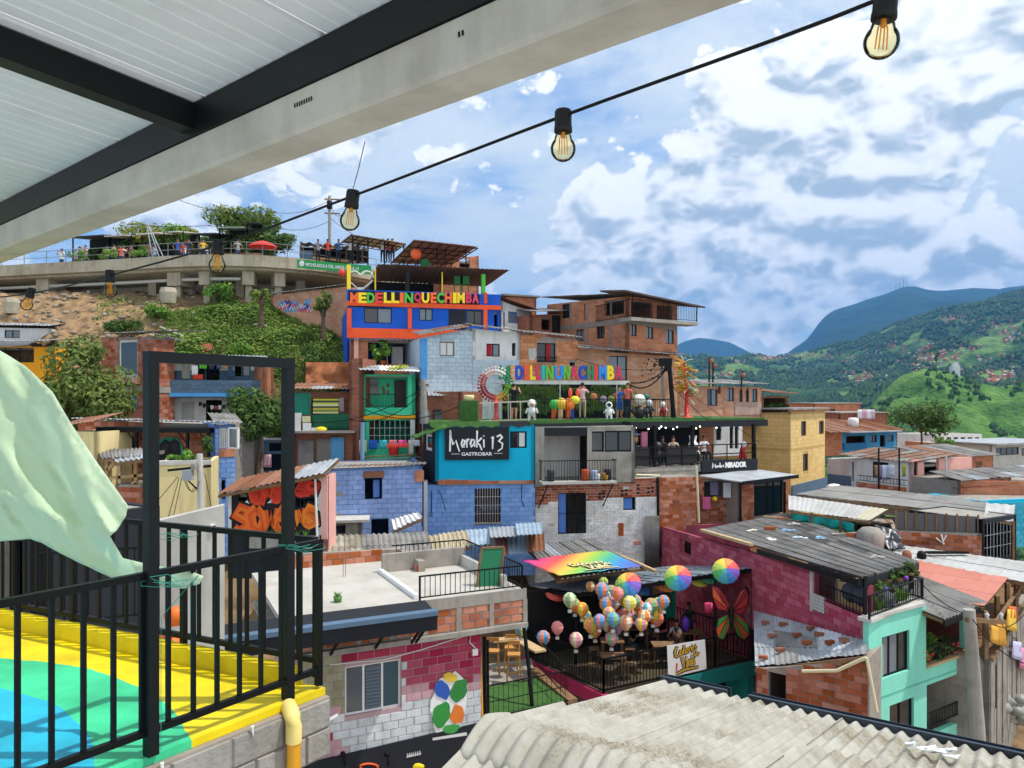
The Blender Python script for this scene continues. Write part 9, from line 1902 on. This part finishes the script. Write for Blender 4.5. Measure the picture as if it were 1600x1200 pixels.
SCRIPT=[[(.13,.92),(.06,.98),(.0,.85),(.02,.68),(.10,.64),(.17,.70)],[(.24,.84),(.19,.78),(.21,.67),(.28,.68),(.29,.79),(.24,.84)],[(.36,1.0),(.33,.70),(.38,.66)],[(.46,.84),(.41,.78),(.43,.67),(.50,.68),(.51,.79),(.46,.84)],[(.56,.84),(.57,.66)],[(.565,.78),(.63,.85)],[(.66,.74),(.74,.78),(.70,.85),(.65,.76),(.69,.66),(.76,.68)],[(.86,.84),(.80,.82),(.85,.74),(.80,.66)],[(.80,.55),(.76,.48),(.80,.44),(.84,.5)],[(.85,.62),(.85,.44)],[(.90,.5),(.95,.53),(.90,.45),(.96,.44)],[(.22,.52),(.28,.56),(.32,.12),(.45,.56)],[(.48,.40),(.47,.14),(.51,.12)],[(.47,.50),(.48,.52)],[(.60,.36),(.54,.34),(.53,.16),(.60,.16),(.64,.58),(.64,.14)],[(.76,.36),(.70,.34),(.69,.18),(.75,.16),(.78,.36),(.79,.14)],[(.05,.02),(.4,.07),(.95,.0)]]
tin_roofs()
def lantern_terrace():
 zf=-9.2
 K,Lp,Rp=Vec((2.85,23.9)),Vec((.56,27.2)),Vec((8.43,26.9)); Bk=Lp+Rp-K; V3=lambda q,z:Vec((q.x,q.y,z))
 ff=Face(0,0,0,0,K,Rp); fl=Face(0,0,0,0,Lp,K)
 t=thing('lantern_terrace','black railed terrace restaurant floor hung with paper lanterns','terrace',V3((K+Bk)/2,zf-.2))
 mb=MB(); mb.hexa([V3(q,zf-.2) for q in (K,Rp,Bk,Lp)]+[V3(q,zf) for q in (K,Rp,Bk,Lp)]); mb.mk('floor',worn('dark deck floor',C('#4a3f34'),C('#5a5a3a'),.6,1,streak=0),t)
 mb=MB(); ff.box(mb,1.9,ff.W+.15,zf-.5,zf-.02,-.1,.1); mb.mk('teal_fascia',paint('teal fascia','#1f7f78'),t); mb=MB(); fl.box(mb,-.2,fl.W+.1,zf-.42,zf-.02,-.1,.12); mb.mk('magenta_fascia',paint('magenta fascia','#a8305a'),t)
 mb=MB(); ff.box(mb,2.6,ff.W-.1,zf-3,zf-.5,-1.2,-1.0); mb.mk('lower_wall',M['dark'],t); mb=MB(); ff.box(mb,ff.W-.3,ff.W,zf-3,zf-.5,-1,.05); mb.mk('lower_pier',paint('teal fascia','#1f7f78'),t)
 rl=thing('lantern_terrace_railing','dense black upright-bar railing round the lantern terrace','railing',V3(K,zf)); railing(rl,V3(K,zf),V3(Rp,zf),1.05,.13,post=.07,bw=.025,rail=.05); railing(rl,V3(Lp,zf),V3(K,zf),1.05,.13,post=.07,bw=.025,rail=.05); railing(rl,V3(Rp,zf),V3(Bk,zf),1.05,.16,post=.06,bw=.022)
 for q in (K.lerp(Rp,.52),):mb=MB(); mb.bar(V3(q,zf),V3(q,zf+1.1),.07); mb.mk('post',M['steel'],rl)
 # canopy
 a,b,c,d=P(822,914,28.5),P(1050,885,32.5),P(1175,887,27.2),P(900,926,26.4)
 cn=thing('terrace_canopy','grey sheet canopy on black posts over the lantern terrace','canopy',(c+d)/2); roof_sheets(cn,a,b,c,d,7,2,[worn('dull grey sheet',C('#7d8790'),C('#5f6870'),.6,1.2,rough=.5,streak=.2,var=.1,spec=.5)],.25,.015,seed=121); dn=Vec((0,0,-.1))
 for p,q in ((d,c),(a,d),(b,c)):mb=MB(); mb.bar(p+dn,q+dn,.08,.12); mb.mk('beam',M['steel'],cn)
 mb=MB(); mb.bar(P(823,984,27),P(1044,927,27.2),.09,.12); mb.mk('sloping_beam',M['steel'],cn)
 for p in (c,d.lerp(c,.42),a,d):mb=MB(); mb.bar(p+dn,Vec((p.x,p.y,zf)),.08); mb.mk('post',M['steel'],cn)
 mb=MB(); mb.bar(P(1118,893,26.5),P(1118,1040,26.2),.07); mb.mk('post',M['steel'],cn); mb=MB(); mb.hexa([V3(Lp,zf),V3(Bk.lerp(Lp,.25),zf),V3(Bk.lerp(Lp,.25),zf)+Vec((0,.1,0)),V3(Lp,zf)+Vec((0,.1,0)),V3(Lp,-6.9),V3(Bk.lerp(Lp,.25),-6.8),V3(Bk.lerp(Lp,.25),-6.8)+Vec((0,.1,0)),V3(Lp,-6.9)+Vec((0,.1,0))]); mb.mk('back_screen',M['dark'],cn)
 mb=MB(); q0,q1=Lp.lerp(Bk,.0),Bk; mb.hexa([V3(q0,zf)+Vec((0,.3,0)),V3(q1,zf)+Vec((0,.3,0)),V3(q1,zf)+Vec((0,.4,0)),V3(q0,zf)+Vec((0,.4,0)),V3(q0,zf+2.0)+Vec((0,.3,0)),V3(q1,zf+1.3)+Vec((0,.3,0)),V3(q1,zf+1.3)+Vec((0,.4,0)),V3(q0,zf+2.0)+Vec((0,.4,0))]); mb.mk('back_wall',M['dark'],cn)
 # lanterns shaped as balloons
 pos=[(313,475),(430,520),(503,468),(600,530),(568,322),(594,350),(632,372),(676,452),(722,430),(762,452),(785,525),(676,253),(742,231),(757,345),(772,392),(748,305),(783,285),(817,290),(845,312),(792,425),(835,412),(880,340),(903,388),(932,362),(940,447),(967,372),(992,352),(1020,420),(1030,348),(1056,332),(700,480),(812,470),(860,440),(905,330),(955,410),(1000,400),(650,410),(735,270),(870,395),(800,340)]
 pal=[('yellow','#d9c94a'),('blue','#5a9bd0'),('salmon','#e08a6a'),('pink','#d98aa0'),('cream','#dcd3b0'),('green','#7fb07a'),('orange','#e0813a')]
 r=random.Random(31); rows=['front','left','middle','back','right']
 for i,(x,y) in enumerate(pos):
  px,py=720+.3*x,840+.3*y; small=i in (11,12); dd=r.uniform(24.6,26.2) if not small else 26.5; R_=.215*(.75 if small else r.uniform(.92,1.1))*dd/25; ia,ib=i%7,(i%7+1+(i//7)%6)%7
  c0=P(px,py,dd); ca,cb=pal[ia],pal[ib]
  zone='low at the left end' if px<830 and py>980 else 'among the upper left cluster' if px<930 and py<955 else 'among the lower left cluster' if px<950 else 'in the thick middle cluster' if px<985 else 'toward the right of the cluster'
  o=thing('balloon_lantern','%s and %s balloon-shaped paper lantern hung %s'%(ca[0],cb[0],zone),'lantern',c0,'balloon paper lanterns'); mb=MB()
  prof=[(.0,R_*1.0),(R_*.45,R_*.92),(R_*.85,R_*.55),(R_,R_*.05),(R_*.85,-R_*.5),(R_*.5,-R_*.95),(R_*.3,-R_*1.15)]
  mb.lathe(c0,prof,16,mis=[0,0,1,1],smooth=False); mb.mk('envelope',[flat('paper '+ca[1],C(ca[1]),.8),flat('paper '+cb[1],C(cb[1]),.8)],o)
  mb=MB(); s=R_*.28; mb.box(c0+Vec((-s,-s,-R_*1.85)),c0+Vec((s,s,-R_*1.45))); mb.mk('basket',flat('basket white',C('#d8d2c8'),.8),o)
  mb=MB()
  for sx in (-1,1):
   for sy in (-1,1):mb.tube([c0+Vec((sx*s,sy*s,-R_*1.45)),c0+Vec((sx*R_*.22,sy*R_*.22,-R_*1.1))],.006,4)
  mb.tube([c0+Vec((0,0,R_)),c0+Vec((0,0,R_+.5))],.005,4); mb.mk('strings',M['steel'],o,kind='stuff')
  # rainbow umbrellas
 um=['#d94f4f','#e08a4a','#e6c84a','#b9d05a','#5ab86a','#4ab0b8','#4a86d0','#7a5ab8']
 for i,(px,py,dd,ax) in enumerate(((981,914,25.6,(-.4,-.7,.6)),(1059,903,25.8,(-.25,-.8,.55)),(1134,892,26.2,(-.2,-.8,.5)))):
  o=thing('rainbow_umbrella',('rainbow umbrella hung lowest, left of the other two','rainbow umbrella in the middle of the three','rainbow umbrella above the butterfly')[i],'umbrella',P(px,py,dd),'rainbow umbrellas'); ax=Vec(ax).normalized(); R_=.46; mb=MB(); prof=[(0,R_*.55),(R_*.35,R_*.50),(R_*.7,R_*.32),(R_*.95,R_*.08),(R_,-.02)]; mb.lathe(P(px,py,dd),prof,16,axis=ax,mis=[0,0,1,1,2,2,3,3,4,4,5,5,6,6,7,7],smooth=False); q=mb.mk('canopy',[flat('umbrella '+c,C(c),.6) for c in um],o); mb=MB(); mb.tube([P(px,py,dd)+ax*R_*.55,P(px,py,dd)-ax*.45],.012,6); mb.mk('shaft',M['alu'],o)
  for k in range(8):a_=k*math.pi/4;
 for i,(px,py,c) in enumerate(((1002,921,'#4a86d0'),(1038,916,'#e08a4a'),(1090,908,'#c9d05a'),(1105,903,'#4ab08a'),(868,930,'#d9604f'))):
  mb=MB(); mb.lathe(P(px,py,27.5),[(0,.16),(.2,.12),(.38,.0),(.36,-.03)],12,axis=(.2,-.3,1)); tag(mb.mk('umbrella_top',flat('umbrella '+c,C(c),.6),None),('blue','orange','lime','sea green','red')[i]+' umbrella top half hidden under the terrace canopy','umbrella')
  # butterfly
 bf=thing('butterfly_panel','giant red and green butterfly wings mounted on the terrace railing','butterfly',P(1140,1000,26.3)); fb=Face(1100,25.9,1180,26.9).off(.2)
 def wing(nm,pts,c,inner):
  mb=MB(); mb.prism([fb.p(x,y,.0) for x,y in pts][::-1],fb.n.to_3d()*.03); mb.mk(nm,flat('butterfly black',C('#17100f'),.6),bf); cx,cy_=1141,957
  n=len(pts)
  for k in range(1,n-1):
   a_,b_=pts[k],pts[k+1] if k+1<n else pts[0]; q=[]
   for s,u in ((.16,.5),(.9,.04),(.9,.96)):x=cx+((a_[0]+(b_[0]-a_[0])*u)-cx)*s; y=cy_+((a_[1]+(b_[1]-a_[1])*u)-cy_)*s; q.append(fb.p(x,y,.034))
   mb=MB(); mb.prism(q,fb.n.to_3d()*.006); mb.mk('wing_cell',flat('wing '+inner[k%len(inner)],C(inner[k%len(inner)]),.5),bf)
 reds=['#b5382f','#a82c34','#c25a34','#8e2c3c']; grns=['#3f8a3f','#c2762f','#5a9a4a','#c25a34']
 wing('upper_wing',[(1140,957),(1118,950),(1110,930),(1109,911),(1118,913),(1130,928),(1138,945)],0,reds); wing('upper_wing',[(1141,957),(1150,938),(1158,920),(1166,915),(1171,924),(1169,945),(1160,960)],0,reds)
 wing('lower_wing',[(1140,958),(1136,985),(1128,1003),(1119,1000),(1116,985),(1120,968)],0,grns); wing('lower_wing',[(1142,958),(1158,965),(1170,978),(1172,995),(1163,1004),(1152,995),(1146,978)],0,grns)
 mb=MB(); mb.tube([fb.p(1141,945,.05),fb.p(1141,960,.06),fb.p(1141,982,.05)],[.05,.09,.04],8); mb.tube([fb.p(1141,946,.05),fb.p(1134,934,.05)],.012,4); mb.tube([fb.p(1141,946,.05),fb.p(1148,933,.05)],.012,4); mb.mk('body',flat('butterfly black',C('#17100f'),.6),bf)
 # white banner with lettering
 s=thing('white_banner','white banner with gold script lettering hung on the terrace railing','banner',ff.p(1073,1056,.1)); fo=ff.off(.09); mb=MB(); pts=[(1042,1009),(1101,999),(1104,1045),(1044,1059)]; q=[fo.p(x,y) for x,y in pts]; mb.prism(q[::-1],ff.n.to_3d()*.012); mb.mk('cloth',M['whitecl'],s)
 gold=flat('gold print',C('#c9a03a'),.6); dk=flat('dark print',C('#2b2320'),.6); lines=[[(x,y+.12*x) for x,y in ln] for ln in SCRIPT]
 strokes(s,'lettering_outline',lines,fo,1054,1008,1093,1050,.13,dk,.014,.004); strokes(s,'script_lettering',lines,fo,1054,1008,1093,1050,.055,gold,.022,.004)  # wide dark print outlines the gold strokes
 mb=MB(); mb.bar(fo.p(1056,1048,.02),fo.p(1057,1036,.02),.05,.02); mb.mk('bottle_print',lm('red'),s)
 # tables, people
 tb=[(1.9,2.2),(3.2,1.0),(3.6,3.0),(5.0,1.7),(1.0,.9),(5.2,3.4)]
 eu=ff.u.to_3d(); en=-ff.n.to_3d()
 for i,(u,v) in enumerate(tb):
  b0=V3(K,zf)+eu*u+en*v; o=thing('wooden_table',('leftmost back','front middle','back middle','front right','front left corner','back right')[i]+' wooden table on the lantern terrace','table',b0,'terrace tables'); mb=MB(); mb.bar(b0+Vec((-.4,0,.74)),b0+Vec((.4,0,.74)),.6,.05); mb.mk('tabletop',M['wood'],o)
  for sx in (-.33,.33):
   for sy in (-.22,.22):mb=MB(); mb.bar(b0+Vec((sx,sy,0)),b0+Vec((sx,sy,.72)),.05); mb.mk('leg',M['wood'],o)
  for k,s_ in enumerate((-1,1)):
   c0=b0+Vec((s_*.62,.05,0)); ch=thing('wooden_stool',('left','right')[k]+' stool of the '+('leftmost back','front middle','back middle','front right','front left corner','back right')[i]+' terrace table','stool',c0,'terrace stools'); mb=MB(); mb.box(c0+Vec((-.17,-.17,.43)),c0+Vec((.17,.17,.47))); mb.mk('seat',M['wood'],ch)
   for sx in (-.14,.14):
    for sy in (-.14,.14):mb=MB(); mb.bar(c0+Vec((sx,sy,0)),c0+Vec((sx,sy,.43)),.035); mb.mk('leg',M['wood'],ch)
 person('standing waiter in dark shirt at the back of the lantern terrace',P(1077,1015,28.0),.5,1.7,'#23262c','#1f2126','#5a3a2a','#0f0c0b','hip')
 for i,(l,u,v,c,y_) in enumerate((('seated person in white vest at the right terrace table',4.4,1.75,'#d4d4d4',-1.5),('seated person in dark top at the back right terrace table',4.6,3.45,'#2f2a33',-1.5),('seated person with bare arms by the middle table',3.82,1.05,'#5a3d34',1.5),('seated person in grey by the back middle table',3.0,3.05,'#4a4a50',-1.5),('seated person in black at the leftmost back table',2.5,2.25,'#1f1f24',1.5))):person(l,V3(K,zf)+eu*u+en*v,y_+.6,1.66,c,'#3a4a66','#9a6a50','#14100e','table',sit=True)
 mb=MB(); mb.ball(P(1071,975,27.6),.2,n=10,sq=(.8,.8,1.4)); tag(mb.mk('purple_balloon',flat('purple foil',C('#6a3fc0'),.3),None),'bright purple foil balloon beside the waiter','balloon'); mb=MB(); c0=P(1107,956,26.6); mb.lathe(c0,[(0,0),(.14,0),(.15,.3),(0,.3)],12); tag(mb.mk('pink_drum',lm('pink'),None),'pink bucket hung left of the butterfly','bucket')
 mb=MB(); mb.hexa([P(1052,925,28.6),P(1056,925,28.6),P(1056,965,28.8),P(1052,965,28.8),P(1040,922,29),P(1052,920,29),P(1052,965,29),P(1040,965,29)]); tag(mb.mk('teal_curtain',flat('teal curtain',C('#1f8a70'),.8),None),'teal curtain hanging at the back of the terrace','curtain')
 mb=MB(); mb.tube([P(1178,1037,26.2),P(1190,1036,26),P(1195,1042,26),P(1195,1075,26)],.05,8); tag(mb.mk('green_pipe',flat('bright green pvc',C('#2fa84a'),.4),None),'bright green drain pipe right of the banner','pipe')
 # turf yard with orange pipe frame at the left
 ty=thing('turf_yard','small green turf yard fenced with black wire beside the mural','yard',P(810,1110,22.5)); q=[P(757,1072,23.6),P(838,1060,24.6),P(888,1092,22.6),P(762,1128,20.8)]; mb=MB(); mb.hexa([p-Vec((0,0,.3)) for p in (q[3],q[2],q[1],q[0])]+[q[3],q[2],q[1],q[0]]); mb.mk('turf_floor',M['turf'],ty)
 q2=[P(760,1072,23.8),P(838,1060,24.8),P(830,1030,26.6),P(764,1038,26.0)]; mb=MB(); mb.hexa([p-Vec((0,0,.3)) for p in q2]+[p+Vec((0,0,.02)) for p in q2]); mb.mk('concrete_floor',M['concrete'],ty); mb=MB(); mb.bar(P(832,1048,25.4),P(895,1098,22.4),.3,.2); mb.mk('timber_edge',M['wood'],ty)
 wf=thing('wire_fence','black wire grid fence in front of the turf yard','fence',P(800,1120,21.5)); a_,b_=P(755,1128,20.8),P(890,1098,22.4); railing(wf,a_,b_,.95,.16,bw=.012,rail=.03); mb=MB(); mb.bar(a_+Vec((0,0,.5)),b_+Vec((0,0,.5)),.02); mb.mk('mid_rail',M['steel'],wf); railing(wf,P(890,1098,22.4),P(835,1036,26),.95,.16,bw=.012,rail=.03)
 og=flat('orange pvc',C('#dd9a1f'),.4); mb=MB(); mb.tube([P(753,1128,20.7),P(749,992,20.9),P(752,986,20.9),P(760,984,21.1),P(800,975,23)],.045,10); tag(mb.mk('orange_pipe',og,None),'orange plastic pipe framing the left of the turf yard','pipe'); mb=MB(); mb.tube([P(758,1122,21),P(757,995,21.2)],.05,8); mb.tube([P(763,1122,21.2),P(762,1000,21.4)],.035,8); tag(mb.mk('black_posts',M['steel'],None,kind='stuff'),'twin black posts beside the orange pipe','post'); mb=MB(); mb.tube([P(832,1110,22),P(826,1040,22.4),P(818,975,22.8)],.06,8); tag(mb.mk('black_post',M['steel'],None),'leaning black post between turf yard and terrace','post')
 ctr=thing('bar_counter','pale bar counter shelf above the tall stools','counter',P(790,1002,25)); mb=MB(); mb.bar(P(766,1001,25),P(812,997,26.2),.35,.08); mb.mk('shelf',M['wood_lt'],ctr); mb=MB(); mb.bar(P(812,1000,25.5),P(845,1018,24.2),.4,.06); mb.mk('angled_shelf',M['wood_lt'],ctr); mb=MB(); mb.bar(P(768,1018,25.2),P(812,1014,26.3),.08); mb.mk('foot_rail',M['wood_lt'],ctr)
 for i,(px,py,dd) in enumerate(((770,1055,24.4),(803,1061,24.0),(798,1048,25.3))):
  b0=P(px,py,dd); o=thing('bar_stool',('tall wooden bar stool next to the orange pipe','tall wooden bar stool with backrest in front','tall wooden bar stool half hidden behind the front one')[i],'stool',b0,'tall bar stools'); h=.75; wl=worn('honey timber',C('#c08a4a'),C('#9a6a36'),.5,5,streak=0); mb=MB(); mb.box(b0+Vec((-.2,-.18,h)),b0+Vec((.2,.18,h+.05))); mb.mk('seat',wl,o)
  for sx in (-1,1):
   for sy in (-1,1):mb=MB(); mb.bar(b0+Vec((sx*.22,sy*.19,0)),b0+Vec((sx*.16,sy*.14,h)),.05); mb.mk('leg',wl,o)
  for sx in (-1,1):mb=MB(); mb.bar(b0+Vec((sx*.17,.16,h)),b0+Vec((sx*.17,.2,h+.38)),.04); mb.mk('back_post',wl,o)
  mb=MB(); mb.bar(b0+Vec((-.19,.19,h+.33)),b0+Vec((.19,.19,h+.33)),.03,.12); mb.mk('backrest',wl,o); mb=MB(); mb.bar(b0+Vec((-.2,-.17,.25)),b0+Vec((.2,-.17,.25)),.035); mb.mk('foot_bar',wl,o)
lantern_terrace()
